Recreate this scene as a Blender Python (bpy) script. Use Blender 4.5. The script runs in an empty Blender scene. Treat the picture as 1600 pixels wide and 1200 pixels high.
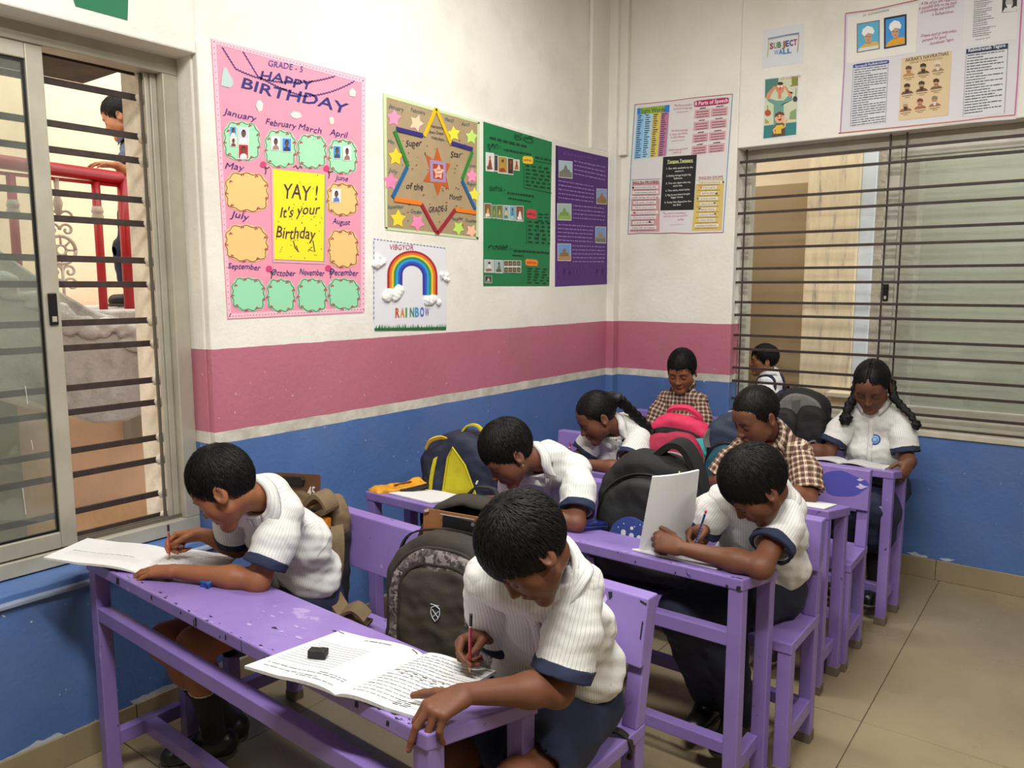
import bpy, bmesh, math, random
import numpy as np
from mathutils import Vector, Matrix, Euler

scene = bpy.context.scene
COL = scene.collection
R = math.radians
rng = random.Random(7)
nrg = np.random.RandomState(11)

# ---------------------------------------------------------------- camera
cam_data = bpy.data.cameras.new('camera')
cam_data.sensor_width = 36.0
cam_data.lens = 36.0 * 1215.0 / 1600.0
cam_data.clip_start = 0.05
cam = bpy.data.objects.new('camera', cam_data)
cam.location = (0, 0, 1.5)
cam.rotation_euler = (R(90 - 7.27), 0, R(36.97))
COL.objects.link(cam)
scene.camera = cam

# ---------------------------------------------------------------- exposure
vs = scene.view_settings
vs.view_transform = 'Standard'
vs.look = 'None'
vs.gamma = 1.0
vs.exposure = -0.12
vs.use_curve_mapping = False

# ---------------------------------------------------------------- sky
world = bpy.data.worlds.new('sky')
scene.world = world
world.use_nodes = True
wn = world.node_tree.nodes
wn['Background'].inputs[0].default_value = (0.93, 0.96, 1.0, 1)
wn['Background'].inputs[1].default_value = 4.0

def area(name, loc, target, sx, sy, power, col):
    l = bpy.data.lights.new(name, 'AREA')
    l.shape = 'RECTANGLE'
    l.size, l.size_y, l.energy, l.color = sx, sy, power, col
    o = bpy.data.objects.new(name, l)
    o.location = loc
    o.rotation_euler = (Vector(target) - Vector(loc)).to_track_quat('-Z', 'Y').to_euler()
    COL.objects.link(o)
    return o
# the room's ceiling tube lamps (behind and above the camera, and over the middle of the room)
area('tube_lamp', (-0.55, 0.35, 3.18), (-0.75, 1.0, 0), 1.2, 0.14, 96, (1.0, 0.985, 0.945))
area('tube_lamp', (-1.2, 2.5, 3.22), (-1.2, 2.5, 0), 1.2, 0.14, 50, (1.0, 0.985, 0.945))
area('tube_lamp', (1.0, 1.6, 3.22), (1.0, 1.6, 0), 0.14, 1.2, 48, (1.0, 0.985, 0.945))
sun = bpy.data.lights.new('sun', 'SUN')
sun.energy = 2.4
sun.angle = R(12)
sun.color = (1.0, 0.9, 0.76)
so = bpy.data.objects.new('sun', sun)
so.rotation_euler = Vector((-0.50, 0.80, -0.60)).to_track_quat('-Z', 'Y').to_euler()
COL.objects.link(so)

# ---------------------------------------------------------------- helpers: colour and materials
def lin(c):
    if isinstance(c, str):
        c = tuple(int(c[i:i + 2], 16) for i in (0, 2, 4))
    out = []
    for v in c[:3]:
        v = v / 255.0
        out.append(v / 12.92 if v <= 0.04045 else ((v + 0.055) / 1.055) ** 2.4)
    return (out[0], out[1], out[2], 1.0)

class NT:
    def __init__(self, name):
        self.m = bpy.data.materials.new(name)
        self.m.use_nodes = True
        self.t = self.m.node_tree
        self.n = self.t.nodes
        self.b = self.n['Principled BSDF']
    def add(self, kind, **kw):
        nd = self.n.new(kind)
        for k, v in kw.items():
            if k.startswith('i_'):
                nd.inputs[k[2:].replace('_', ' ')].default_value = v
            else:
                setattr(nd, k, v)
        return nd
    def link(self, a, b):
        self.t.links.new(a, b)
    def coord(self, scale=(1, 1, 1)):
        g = self.add('ShaderNodeNewGeometry')
        mp = self.add('ShaderNodeMapping')
        mp.inputs['Scale'].default_value = scale
        self.link(g.outputs['Position'], mp.inputs['Vector'])
        return mp.outputs['Vector']
    def noise(self, scale, detail=3, rough=0.55, vec=None):
        nz = self.add('ShaderNodeTexNoise')
        nz.inputs['Scale'].default_value = scale
        nz.inputs['Detail'].default_value = detail
        nz.inputs['Roughness'].default_value = rough
        self.link(vec if vec is not None else self.coord(), nz.inputs['Vector'])
        return nz.outputs['Fac']
    def ramp(self, fac, stops, interp='LINEAR'):
        r = self.add('ShaderNodeValToRGB')
        r.color_ramp.interpolation = interp
        el = r.color_ramp.elements
        while len(el) < len(stops):
            el.new(0.5)
        for e, (p, c) in zip(el, stops):
            e.position = p
            e.color = c
        self.link(fac, r.inputs['Fac'])
        return r.outputs['Color']
    def mix(self, fac, a, b, mode='MIX'):
        m = self.add('ShaderNodeMix', data_type='RGBA', blend_type=mode)
        for s, v in ((m.inputs['Factor'], fac), (m.inputs['A'], a), (m.inputs['B'], b)):
            pass
        ins = [m.inputs[0], m.inputs[6], m.inputs[7]]
        for s, v in zip(ins, (fac, a, b)):
            if hasattr(v, 'is_linked') or isinstance(v, bpy.types.NodeSocket):
                self.link(v, s)
            else:
                s.default_value = v
        return m.outputs[2]
    def math(self, op, a, b=None, c=None):
        m = self.add('ShaderNodeMath', operation=op)
        for s, v in zip(m.inputs, (a, b, c)):
            if v is None:
                continue
            if isinstance(v, bpy.types.NodeSocket):
                self.link(v, s)
            else:
                s.default_value = v
        return m.outputs[0]
    def bump(self, h, strength=0.3, dist=0.01):
        b = self.add('ShaderNodeBump')
        b.inputs['Strength'].default_value = strength
        b.inputs['Distance'].default_value = dist
        self.link(h, b.inputs['Height'])
        self.link(b.outputs['Normal'], self.b.inputs['Normal'])
    def color(self, c):
        if isinstance(c, bpy.types.NodeSocket):
            self.link(c, self.b.inputs['Base Color'])
        else:
            self.b.inputs['Base Color'].default_value = c
    def rough(self, v):
        if isinstance(v, bpy.types.NodeSocket):
            self.link(v, self.b.inputs['Roughness'])
        else:
            self.b.inputs['Roughness'].default_value = v

def mat(name, c, rough=0.6, var=0.0, vscale=6.0, bump=0.0, bscale=60.0, bdist=0.004, metal=0.0, spec=None, sub=0.0):
    t = NT(name)
    base = lin(c)
    if var > 0:
        f = t.noise(vscale, 4)
        d = tuple(max(0, v * (1 - var)) for v in base[:3]) + (1,)
        l = tuple(min(1, v * (1 + var)) for v in base[:3]) + (1,)
        t.color(t.ramp(f, [(0.3, d), (0.7, l)]))
    else:
        t.color(base)
    t.rough(rough)
    t.b.inputs['Metallic'].default_value = metal
    if spec is not None:
        t.b.inputs['Specular IOR Level'].default_value = spec
    if sub:
        t.b.inputs['Subsurface Weight'].default_value = sub
        t.b.inputs['Subsurface Radius'].default_value = (0.012, 0.005, 0.003)
    if bump > 0:
        t.bump(t.noise(bscale, 4), bump, bdist)
    return t.m

_flat = {}
def flat(c, rough=0.75):
    key = (c if isinstance(c, str) else tuple(c), rough)
    if key not in _flat:
        _flat[key] = mat('paint_' + (c if isinstance(c, str) else '%02x%02x%02x' % tuple(c)), c, rough)
    return _flat[key]

# ---------------------------------------------------------------- helpers: objects
def org(p):
    return Vector(p.location) if p is not None else Vector((0, 0, 0))

def world_loc(p):
    v = Vector((0, 0, 0))
    while p is not None:
        v += Vector(p.location)
        p = p.parent
    return v

def link_mesh(name, verts, faces, mats, parent=None, mi=None, smooth=False, bevel=0.0, attrs=None, kind=None, local=False):
    off = Vector((0, 0, 0)) if (parent is None or local) else world_loc(parent)
    me = bpy.data.meshes.new(name)
    V = np.asarray(verts, dtype=float).reshape(-1, 3) - np.array(off)
    me.from_pydata(V.tolist(), [], faces if isinstance(faces, list) else faces.tolist())
    if not isinstance(mats, (list, tuple)):
        mats = [mats]
    for m in mats:
        me.materials.append(m)
    if mi is not None:
        me.polygons.foreach_set('material_index', np.asarray(mi, dtype=np.int32))
    if smooth:
        me.polygons.foreach_set('use_smooth', np.ones(len(me.polygons), dtype=bool))
    if attrs:
        for k, (kind_, arr) in attrs.items():
            a = me.attributes.new(k, kind_, 'POINT')
            if kind_ == 'FLOAT':
                a.data.foreach_set('value', np.asarray(arr, dtype=np.float32))
            else:
                a.data.foreach_set('color', np.asarray(arr, dtype=np.float32).ravel())
    me.update()
    o = bpy.data.objects.new(name, me)
    COL.objects.link(o)
    o.parent = parent
    if bevel > 0:
        b = o.modifiers.new('bevel', 'BEVEL')
        b.width = bevel
        b.segments = 2
        b.limit_method = 'ANGLE'
    if kind:
        o['kind'] = kind
    return o

def tag(o, label=None, cat=None, group=None, kind=None):
    if label: o['label'] = label
    if cat: o['category'] = cat
    if group: o['group'] = group
    if kind: o['kind'] = kind
    return o

def thing(name, label, cat, loc=(0, 0, 0), group=None, kind=None):
    o = bpy.data.objects.new(name, None)
    o.empty_display_size = 0.05
    o.location = loc
    COL.objects.link(o)
    return tag(o, label, cat, group, kind)

def copy_tree(o, parent=None):
    c = o.copy()
    COL.objects.link(c)
    if parent is not None:
        c.parent = parent
    for ch in list(o.children):
        copy_tree(ch, c)
    return c

def smooth_path(pts, k=6):
    P = [Vector(p) for p in pts]
    if len(P) < 3:
        return P
    out = []
    for i in range(len(P) - 1):
        a, b, c, d = P[max(i - 1, 0)], P[i], P[i + 1], P[min(i + 2, len(P) - 1)]
        for q in range(k):
            t = q / k
            out.append(0.5 * (2 * b + (c - a) * t + (2 * a - 5 * b + 4 * c - d) * t * t + (3 * b - a - 3 * c + d) * t ** 3))
    return out + [P[-1]]

class MB:
    """collects simple solids into ONE mesh"""
    def __init__(self):
        self.v, self.f, self.mi = [], [], []
        self.cur = 0
    def use(self, i):
        self.cur = i
        return self
    def add(self, vs, fs):
        n = len(self.v)
        self.v += [tuple(p) for p in vs]
        self.f += [tuple(i + n for i in f) for f in fs]
        self.mi += [self.cur] * len(fs)
        return self
    def box(self, x0, x1, y0, y1, z0, z1):
        v = [(x, y, z) for x in (x0, x1) for y in (y0, y1) for z in (z0, z1)]
        f = [(0, 1, 3, 2), (4, 6, 7, 5), (0, 4, 5, 1), (2, 3, 7, 6), (0, 2, 6, 4), (1, 5, 7, 3)]
        return self.add(v, f)
    def hexa(self, b, t):
        """bottom quad b and top quad t, both counter-clockwise seen from above"""
        v = list(b) + list(t)
        f = [(3, 2, 1, 0), (4, 5, 6, 7)] + [(i, (i + 1) % 4, 4 + (i + 1) % 4, 4 + i) for i in range(4)]
        return self.add(v, f)
    def bar(self, p, q, w, h, up=(0, 0, 1)):
        p, q = Vector(p), Vector(q)
        d = (q - p).normalized()
        s = d.cross(Vector(up))
        if s.length < 1e-6:
            s = d.cross(Vector((1, 0, 0)))
        s.normalize()
        u = s.cross(d).normalized()
        a = [p + s * sx * w / 2 + u * sz * h / 2 for sx, sz in ((-1, -1), (1, -1), (1, 1), (-1, 1))]
        b = [c + (q - p) for c in a]
        v = a + b
        f = [(0, 1, 2, 3), (7, 6, 5, 4)] + [((i + 1) % 4, i, 4 + i, 4 + (i + 1) % 4) for i in range(4)]
        return self.add(v, f)
    def tube(self, pts, r, seg=8, flatten=None, closed=False):
        P = [Vector(p) for p in pts]
        n = len(P)
        rs = r if isinstance(r, (list, tuple)) else [r] * n
        vs, fs = [], []
        ref = Vector((0, 0, 1))
        prev = None
        for i in range(n):
            if closed:
                d = (P[(i + 1) % n] - P[i - 1])
            else:
                d = (P[min(i + 1, n - 1)] - P[max(i - 1, 0)])
            d.normalize()
            if prev is None:
                a = d.cross(ref)
                if a.length < 1e-3:
                    a = d.cross(Vector((1, 0, 0)))
            else:
                a = prev - d * prev.dot(d)
            a.normalize()
            prev = a
            b = d.cross(a)
            for k in range(seg):
                t = 2 * math.pi * k / seg
                vs.append(P[i] + (a * math.cos(t) + b * math.sin(t) * (flatten or 1)) * rs[i])
        m = n if closed else n - 1
        for i in range(m):
            j = (i + 1) % n
            for k in range(seg):
                k2 = (k + 1) % seg
                fs.append((i * seg + k, i * seg + k2, j * seg + k2, j * seg + k))
        if not closed:
            fs.append(tuple(range(seg - 1, -1, -1)))
            fs.append(tuple((n - 1) * seg + k for k in range(seg)))
        return self.add(vs, fs)
    def ribbon(self, pts, side, w, th):
        """a strap: rectangular section w x th swept along pts; side = width direction per point or one vector"""
        P = smooth_path(pts)
        n = len(P)
        S = [Vector(s).normalized() for s in side] if isinstance(side, list) else [Vector(side).normalized()] * n
        vs, fs = [], []
        for i in range(n):
            d = (P[min(i + 1, n - 1)] - P[max(i - 1, 0)]).normalized()
            nn = d.cross(S[i]).normalized()
            for a, b in ((-1, -1), (1, -1), (1, 1), (-1, 1)):
                vs.append(P[i] + S[i] * a * w / 2 + nn * b * th / 2)
        for i in range(n - 1):
            for k in range(4):
                k2 = (k + 1) % 4
                fs.append((i * 4 + k, i * 4 + k2, i * 4 + 4 + k2, i * 4 + 4 + k))
        fs.append((3, 2, 1, 0))
        fs.append(tuple((n - 1) * 4 + k for k in range(4)))
        return self.add(vs, fs)
    def prism(self, poly, O, U, V, N, th):
        """polygon poly [(u,v)] in frame, extruded along N by th"""
        O, U, V, N = Vector(O), Vector(U), Vector(V), Vector(N)
        n = len(poly)
        a = [O + U * p[0] + V * p[1] for p in poly]
        b = [p + N * th for p in a]
        fs = [tuple(range(n - 1, -1, -1)), tuple(range(n, 2 * n))] + [(i, (i + 1) % n, n + (i + 1) % n, n + i) for i in range(n)]
        return self.add(a + b, fs)
    def disc(self, c, nrm, r, th, seg=16):
        nrm = Vector(nrm).normalized()
        a = nrm.orthogonal().normalized()
        b = nrm.cross(a)
        poly = [(r * math.cos(2 * math.pi * k / seg), r * math.sin(2 * math.pi * k / seg)) for k in range(seg)]
        return self.prism(poly, c, a, b, nrm, th)
    def build(self, name, mats, parent=None, smooth=False, bevel=0.0, kind=None, local=False):
        return link_mesh(name, self.v, self.f, mats, parent, self.mi, smooth, bevel, None, kind, local)

def part_box(name, m, parent, x0, x1, y0, y1, z0, z1, bevel=0.0, local=False):
    return MB().box(x0, x1, y0, y1, z0, z1).build(name, m, parent, bevel=bevel, local=local)

# ---------------------------------------------------------------- helpers: implicit surfaces (soft bodies, cloth, bags)
def npv(p):
    return np.array(p, dtype=float)

class SDF:
    """a list of soft solids; evaluated on points, turned into a mesh by surface nets"""
    def __init__(self):
        self.ops = []
    def _push(self, op, fn, lo, hi, k):
        self.ops.append((op, fn, np.array(lo), np.array(hi), k))
        return self
    def rc(self, a, b, r1, r2, k=0.01, op='add', lat=None, w=1.0):
        """round cone from a to b; lat/w stretches it sideways by w"""
        a, b = npv(a), npv(b)
        lat_ = None if lat is None else npv(lat) / np.linalg.norm(lat)
        def T(P):
            if lat_ is None:
                return P
            return P - np.multiply.outer(P @ lat_ - a @ lat_, lat_) * (1 - 1 / w)
        b2 = b if lat_ is None else b - lat_ * ((b - a) @ lat_) * (1 - 1 / w)
        ab = b2 - a
        L2 = max(ab @ ab, 1e-12)
        def fn(P):
            Q = T(P) - a
            t = np.clip((Q @ ab) / L2, 0, 1)
            d = Q - np.multiply.outer(t, ab)
            return np.sqrt((d * d).sum(-1)) - (r1 + (r2 - r1) * t)
        m = max(r1, r2) * max(1, w)
        return self._push(op, fn, np.minimum(a, b) - m, np.maximum(a, b) + m, k)
    def el(self, c, rad, rot=None, k=0.01, op='add'):
        c, rad = npv(c), npv(rad)
        M = np.eye(3) if rot is None else np.array(rot)
        def fn(P):
            Q = (P - c) @ M
            k0 = np.sqrt(((Q / rad) ** 2).sum(-1))
            k1 = np.sqrt(((Q / (rad * rad)) ** 2).sum(-1)) + 1e-9
            return k0 * (k0 - 1) / k1
        ext = np.sqrt((M ** 2) @ (rad ** 2))
        return self._push(op, fn, c - ext, c + ext, k)
    def bx(self, c, half, rot=None, rnd=0.01, k=0.01, op='add'):
        c, half = npv(c), npv(half)
        M = np.eye(3) if rot is None else np.array(rot)
        def fn(P):
            q = np.abs((P - c) @ M) - (half - rnd)
            return np.sqrt((np.maximum(q, 0) ** 2).sum(-1)) + np.minimum(q.max(-1), 0) - rnd
        ext = np.abs(M) @ half
        return self._push(op, fn, c - ext, c + ext, k)
    def cut(self, p, n, k=0.002):
        """keep the side of the plane through p that n points away from"""
        p, n = npv(p), npv(n) / np.linalg.norm(n)
        def fn(P):
            return (P - p) @ n
        return self._push('int', fn, [-1e3] * 3, [1e3] * 3, k)
    def fun(self, fn, op='int', lo=(-1e3,) * 3, hi=(1e3,) * 3, k=0.003):
        return self._push(op, fn, lo, hi, k)
    @staticmethod
    def _join(op, d, e, k):
        if op == 'add':
            h = np.maximum(k - np.abs(d - e), 0)
            return np.minimum(d, e) - h * h / (4 * k)
        if op == 'sub':
            e = -e
        h = np.maximum(k - np.abs(d - e), 0)
        return np.maximum(d, e) + h * h / (4 * k)
    def eval(self, P):
        P = np.asarray(P, dtype=float)
        d = np.full(P.shape[:-1], 10.0)
        for op, fn, lo, hi, k in self.ops:
            d = self._join(op, d, fn(P), k)
        return d
    def bounds(self, pad=0.01):
        lo = np.min([o[2] for o in self.ops if o[0] == 'add'], axis=0) - pad
        hi = np.max([o[3] for o in self.ops if o[0] == 'add'], axis=0) + pad
        return lo, hi
    def mesh(self, h, lo=None, hi=None, disp=None):
        if lo is None:
            lo, hi = self.bounds(2.5 * h)
        lo, hi = npv(lo), npv(hi)
        n = np.maximum(np.ceil((hi - lo) / h).astype(int) + 1, 3)
        ax = [lo[i] + h * np.arange(n[i]) for i in range(3)]
        D = np.full(tuple(n), 10.0)
        for op, fn, l, u, k in self.ops:
            pad = k + 2.5 * h
            if op == 'add' or op == 'sub':
                i0 = np.clip(np.floor((l - pad - lo) / h).astype(int), 0, n)
                i1 = np.clip(np.ceil((u + pad - lo) / h).astype(int) + 1, 0, n)
                if np.any(i1 <= i0):
                    continue
            else:
                i0, i1 = np.zeros(3, int), n
            sl = tuple(slice(i0[i], i1[i]) for i in range(3))
            G = np.stack(np.meshgrid(*[ax[i][sl[i]] for i in range(3)], indexing='ij'), -1)
            D[sl] = self._join(op, D[sl], fn(G), k)
        if disp is not None:
            m = np.abs(D) < 0.03
            idx = np.argwhere(m)
            D[m] += disp(lo + h * idx)
        return surface_net(D, lo, h)

def surface_net(D, lo, h):
    S = D < 0
    nx, ny, nz = D.shape
    cs = [(i, j, k) for i in (0, 1) for j in (0, 1) for k in (0, 1)]
    cnt = np.zeros((nx - 1, ny - 1, nz - 1), np.int8)
    for i, j, k in cs:
        cnt += S[i:nx - 1 + i, j:ny - 1 + j, k:nz - 1 + k]
    act = (cnt > 0) & (cnt < 8)
    ii = np.argwhere(act)
    idx = -np.ones(act.shape, np.int64)
    idx[act] = np.arange(len(ii))
    pos = np.zeros((len(ii), 3))
    num = np.zeros(len(ii))
    for a in cs:
        for axis in range(3):
            if a[axis]:
                continue
            b = list(a)
            b[axis] = 1
            da = D[ii[:, 0] + a[0], ii[:, 1] + a[1], ii[:, 2] + a[2]]
            db = D[ii[:, 0] + b[0], ii[:, 1] + b[1], ii[:, 2] + b[2]]
            m = (da < 0) != (db < 0)
            t = np.where(m, da / np.where(m, da - db, 1), 0)
            p = np.array(a, float) + np.multiply.outer(t, np.array(b, float) - np.array(a, float))
            pos += p * m[:, None]
            num += m
    V = lo + h * (ii + pos / np.maximum(num, 1)[:, None])
    F = []
    for axis in range(3):
        o1, o2 = [(1, 2), (2, 0), (0, 1)][axis]
        sl_a = [slice(1, -1)] * 3
        sl_b = [slice(1, -1)] * 3
        sl_a[axis] = slice(0, -1)
        sl_b[axis] = slice(1, None)
        A, B = S[tuple(sl_a)], S[tuple(sl_b)]
        for flip, m in ((False, A & ~B), (True, ~A & B)):
            e = np.argwhere(m)
            if len(e) == 0:
                continue
            base = e.copy()
            for q in (o1, o2):
                base[:, q] += 1
            def cell(d1, d2):
                c = base.copy()
                c[:, o1] -= d1
                c[:, o2] -= d2
                return idx[c[:, 0], c[:, 1], c[:, 2]]
            q = np.stack([cell(1, 1), cell(0, 1), cell(0, 0), cell(1, 0)], 1)
            if flip:
                q = q[:, ::-1]
            F.append(q)
    F = np.concatenate(F) if F else np.zeros((0, 4), np.int64)
    F = F[(F >= 0).all(1)]
    return V, F

def join_meshes(parts):
    V, F, n = [], [], 0
    for v, f in parts:
        V.append(v)
        F.append(f + n)
        n += len(v)
    return np.concatenate(V), np.concatenate(F)

def march(sdf, P, d, steps=60, k=0.8):
    """walk points P along direction(s) d until they touch the solid"""
    P = np.array(P, float)
    d = np.broadcast_to(npv(d), P.shape)
    for _ in range(steps):
        P = P + d * np.clip(sdf.eval(P), -0.02, 0.05)[:, None] * k
    return P

def wob(P, f, ph=0.0):
    x, y, z = P[..., 0], P[..., 1], P[..., 2]
    return (np.sin(f * (x + 0.6 * z) + ph + 1.7 * np.sin(f * 0.53 * y)) * np.sin(f * 0.9 * (y - 0.4 * x) + 2.1 * ph + 1.3 * np.sin(f * 0.47 * z)) +
            0.5 * np.sin(1.9 * f * (z + 0.3 * y) + 0.7 * ph + 1.1 * np.sin(f * 0.8 * x)))

def basis(fwd, up=(0, 0, 1)):
    """columns: side, forward, up"""
    f = npv(fwd) / np.linalg.norm(fwd)
    s = np.cross(f, npv(up))
    s /= np.linalg.norm(s)
    return np.stack([s, f, np.cross(s, f)], 1)

# ---------------------------------------------------------------- helpers: lettering
_font = {}
def text_verts(s, align='LEFT', shear=0.0, bold=0.0, extrude=0.0, spacing=1.0, res=2):
    cu = bpy.data.curves.new('t', 'FONT')
    cu.body = s
    cu.align_x = align
    cu.shear = shear
    cu.offset = bold
    cu.extrude = extrude
    cu.resolution_u = res
    cu.space_character = spacing
    o = bpy.data.objects.new('t', cu)
    me = o.to_mesh()
    v = np.zeros(len(me.vertices) * 3)
    me.vertices.foreach_get('co', v)
    f = [tuple(p.vertices) for p in me.polygons]
    o.to_mesh_clear()
    bpy.data.objects.remove(o)
    bpy.data.curves.remove(cu)
    return v.reshape(-1, 3), f
# ================================================================ MATERIALS OF THE ROOM
def wall_material(name):
    """white plaster above, pink band, pale stripe, blue dado - by height, with chips and dirt"""
    t = NT(name)
    g = t.add('ShaderNodeNewGeometry')
    sp = t.add('ShaderNodeSeparateXYZ')
    t.link(g.outputs['Position'], sp.inputs[0])
    wobble = t.math('MULTIPLY', t.math('SUBTRACT', t.noise(9, 3), 0.5), 0.008)
    z = t.math('ADD', sp.outputs['Z'], wobble)
    big = t.noise(1.7, 5)
    white = t.ramp(big, [(0.3, lin('e2ddd0')), (0.7, lin('efece3'))])
    pink = t.ramp(big, [(0.3, lin('b06476')), (0.7, lin('bd7083'))])
    stripe = t.ramp(t.noise(14, 4), [(0.35, lin('b9b4a6')), (0.65, lin('d8d3c6'))])
    blue = t.ramp(big, [(0.3, lin('46659d')), (0.7, lin('5475ae'))])
    c = t.mix(t.math('GREATER_THAN', z, 0.932), blue, stripe)
    c = t.mix(t.math('GREATER_THAN', z, 0.975), c, pink)
    # chips in the paint
    vo = t.add('ShaderNodeTexVoronoi')
    vo.inputs['Scale'].default_value = 5.5
    t.link(t.coord(), vo.inputs['Vector'])
    chip = t.math('LESS_THAN', t.math('ADD', vo.outputs['Distance'], t.math('MULTIPLY', t.noise(40, 2), 0.05)), 0.062)
    spot = t.math('GREATER_THAN', t.noise(60, 2, 0.4), 0.775)
    chips = t.math('MINIMUM', t.math('ADD', t.math('MULTIPLY', chip, t.math('GREATER_THAN', t.noise(3.1, 1), 0.55)), spot), 1.0)
    c = t.mix(t.math('MULTIPLY', chips, 0.85), c, lin('cfcac0'))
    c = t.mix(t.math('GREATER_THAN', z, 1.273), c, white)
    # grime
    dirt = t.ramp(t.noise(2.6, 6, 0.65), [(0.5, (0, 0, 0, 1)), (0.78, (1, 1, 1, 1))])
    c = t.mix(t.math('MULTIPLY', dirt, 0.22), c, lin('7d7464'))
    # flaked paint low on the wall
    low = t.math('LESS_THAN', t.math('ADD', z, t.math('MULTIPLY', t.noise(7, 3), 0.10)), 0.166)
    c = t.mix(t.math('MULTIPLY', low, t.math('GREATER_THAN', t.noise(3.3, 2), 0.50)), c, lin('b9bcc4'))
    t.color(c)
    t.rough(0.55)
    h = t.math('ADD', t.noise(45, 5), t.math('MULTIPLY', t.noise(160, 3), 0.35))
    t.bump(h, 0.35, 0.006)
    return t.m

M_wall = wall_material('painted_plaster')
M_ceil = mat('ceiling_white', 'e4e1d8', 0.8, 0.03, 3)
M_alu = mat('grey_aluminium', 'b3ad9c', 0.42, 0.10, 9, 0.05, 80, 0.002, metal=0.25)
M_alu_dark = mat('aluminium_track', '5d584d', 0.5, 0.1, 20)
M_bar = mat('dark_iron_bar', '352722', 0.6, 0.35, 30, 0.25, 120, 0.002)
M_black = mat('black_plastic', '131313', 0.35)
M_outer = mat('weathered_outer_plaster', 'd8ceb8', 0.85, 0.16, 12, 0.5, 35, 0.01)

def floor_material():
    t = NT('beige_floor_tile')
    n = t.noise(1.4, 5)
    c = t.ramp(n, [(0.3, lin('897a5e')), (0.7, lin('9b8c6e'))])
    dirt = t.ramp(t.noise(5, 6, 0.7), [(0.5, (0, 0, 0, 1)), (0.8, (1, 1, 1, 1))])
    c = t.mix(t.math('MULTIPLY', dirt, 0.25), c, lin('5f5342'))
    t.color(c)
    t.rough(t.ramp(t.noise(3, 4), [(0.3, (0.22, 0.22, 0.22, 1)), (0.7, (0.4, 0.4, 0.4, 1))]))
    t.bump(t.noise(8, 2), 0.03, 0.01)
    return t.m
M_floor = floor_material()
M_grout = mat('dark_grout', '57493a', 0.9)

def glass(name, tint, rough=0.02, alpha=0.25, haze=0.10):
    """thin window pane: mostly see-through, a little reflective, a little dusty"""
    t = NT(name)
    out = t.n['Material Output']
    tr = t.add('ShaderNodeBsdfTransparent')
    tr.inputs[0].default_value = tint
    gl = t.add('ShaderNodeBsdfGlossy')
    gl.inputs['Roughness'].default_value = rough
    gl.inputs['Color'].default_value = (1, 1, 1, 1)
    df = t.add('ShaderNodeBsdfDiffuse')
    df.inputs[0].default_value = (0.62, 0.63, 0.58, 1)
    fr = t.add('ShaderNodeFresnel')
    fr.inputs[0].default_value = 1.45
    dust = t.math('MULTIPLY', t.noise(3, 5, 0.7), haze * 2)
    m1 = t.add('ShaderNodeMixShader')
    t.link(t.math('MINIMUM', dust, 1.0), m1.inputs[0])
    t.link(tr.outputs[0], m1.inputs[1])
    t.link(df.outputs[0], m1.inputs[2])
    m2 = t.add('ShaderNodeMixShader')
    t.link(fr.outputs[0], m2.inputs[0])
    t.link(m1.outputs[0], m2.inputs[1])
    t.link(gl.outputs[0], m2.inputs[2])
    t.link(m2.outputs[0], out.inputs['Surface'])
    return t.m
M_glass_l = glass('dusty_window_glass', (0.80, 0.86, 0.82, 1), haze=0.13)
M_glass_r = glass('greenish_window_glass', (0.90, 0.93, 0.90, 1), haze=0.20)

# ================================================================ ROOM SHELL
XA, YB, ZC = -2.49, 4.37, 3.30       # wall with the posters, wall with the barred window, ceiling
def struct(o):
    o['kind'] = 'structure'
    return o

# the poster wall with its window opening (y 0.28-1.54, z 0.60-2.27)
w = MB()
w.box(-2.86, XA - 0.03, 1.54, 4.60, 0, ZC)
w.box(XA - 0.03, XA, 1.545, 4.335, 0, 2.31)            # thicker plaster up to the ledge
w.box(-2.86, XA, 0.28, 1.545, 0, 0.60)
w.box(-2.86, XA, 0.28, 1.545, 2.27, ZC)
w.box(-2.86, XA, -2.2, 0.28, 0, ZC)
w.box(XA - 0.03, XA - 0.006, 4.10, 4.335, 2.31, ZC)
struct(w.build('wall_left', M_wall, bevel=0.006))
struct(part_box('trim_3', M_outer, None, -2.86, -2.70, 1.470, 1.545, 0.55, 2.27, bevel=0.006))   # outer part of the reveal
# corner casing
w = MB()
w.box(XA - 0.01, -2.440, 4.30, 4.37, 0, ZC)
w.box(-2.445, -2.390, 4.335, 4.37, 2.29, ZC)
struct(w.build('trim_1', M_wall, bevel=0.004))
# barred window wall
w = MB()
w.box(-2.86, -1.70, YB, 4.62, 0, ZC)
w.box(-1.70, -0.02, YB, 4.62, 0, 0.745)
w.box(-1.70, -0.02, YB, 4.62, 2.262, ZC)
w.box(-0.02, 2.8, YB, 4.62, 0, ZC)
struct(w.build('wall_back', M_wall, bevel=0.006))
M_dim = mat('low_bounce_plaster', '8f8a80', 0.8, 0.08, 3)  # unseen walls coloured darker to cut the light they bounce back
struct(part_box('wall_right', M_dim, None, 2.6, 2.8, -2.2, 4.62, 0, ZC))
struct(part_box('wall_front', M_dim, None, -2.86, 2.8, -2.2, -2.0, 0, ZC))
struct(part_box('ceiling', M_ceil, None, -2.86, 2.8, -2.2, 4.62, ZC, ZC + 0.12))

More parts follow.
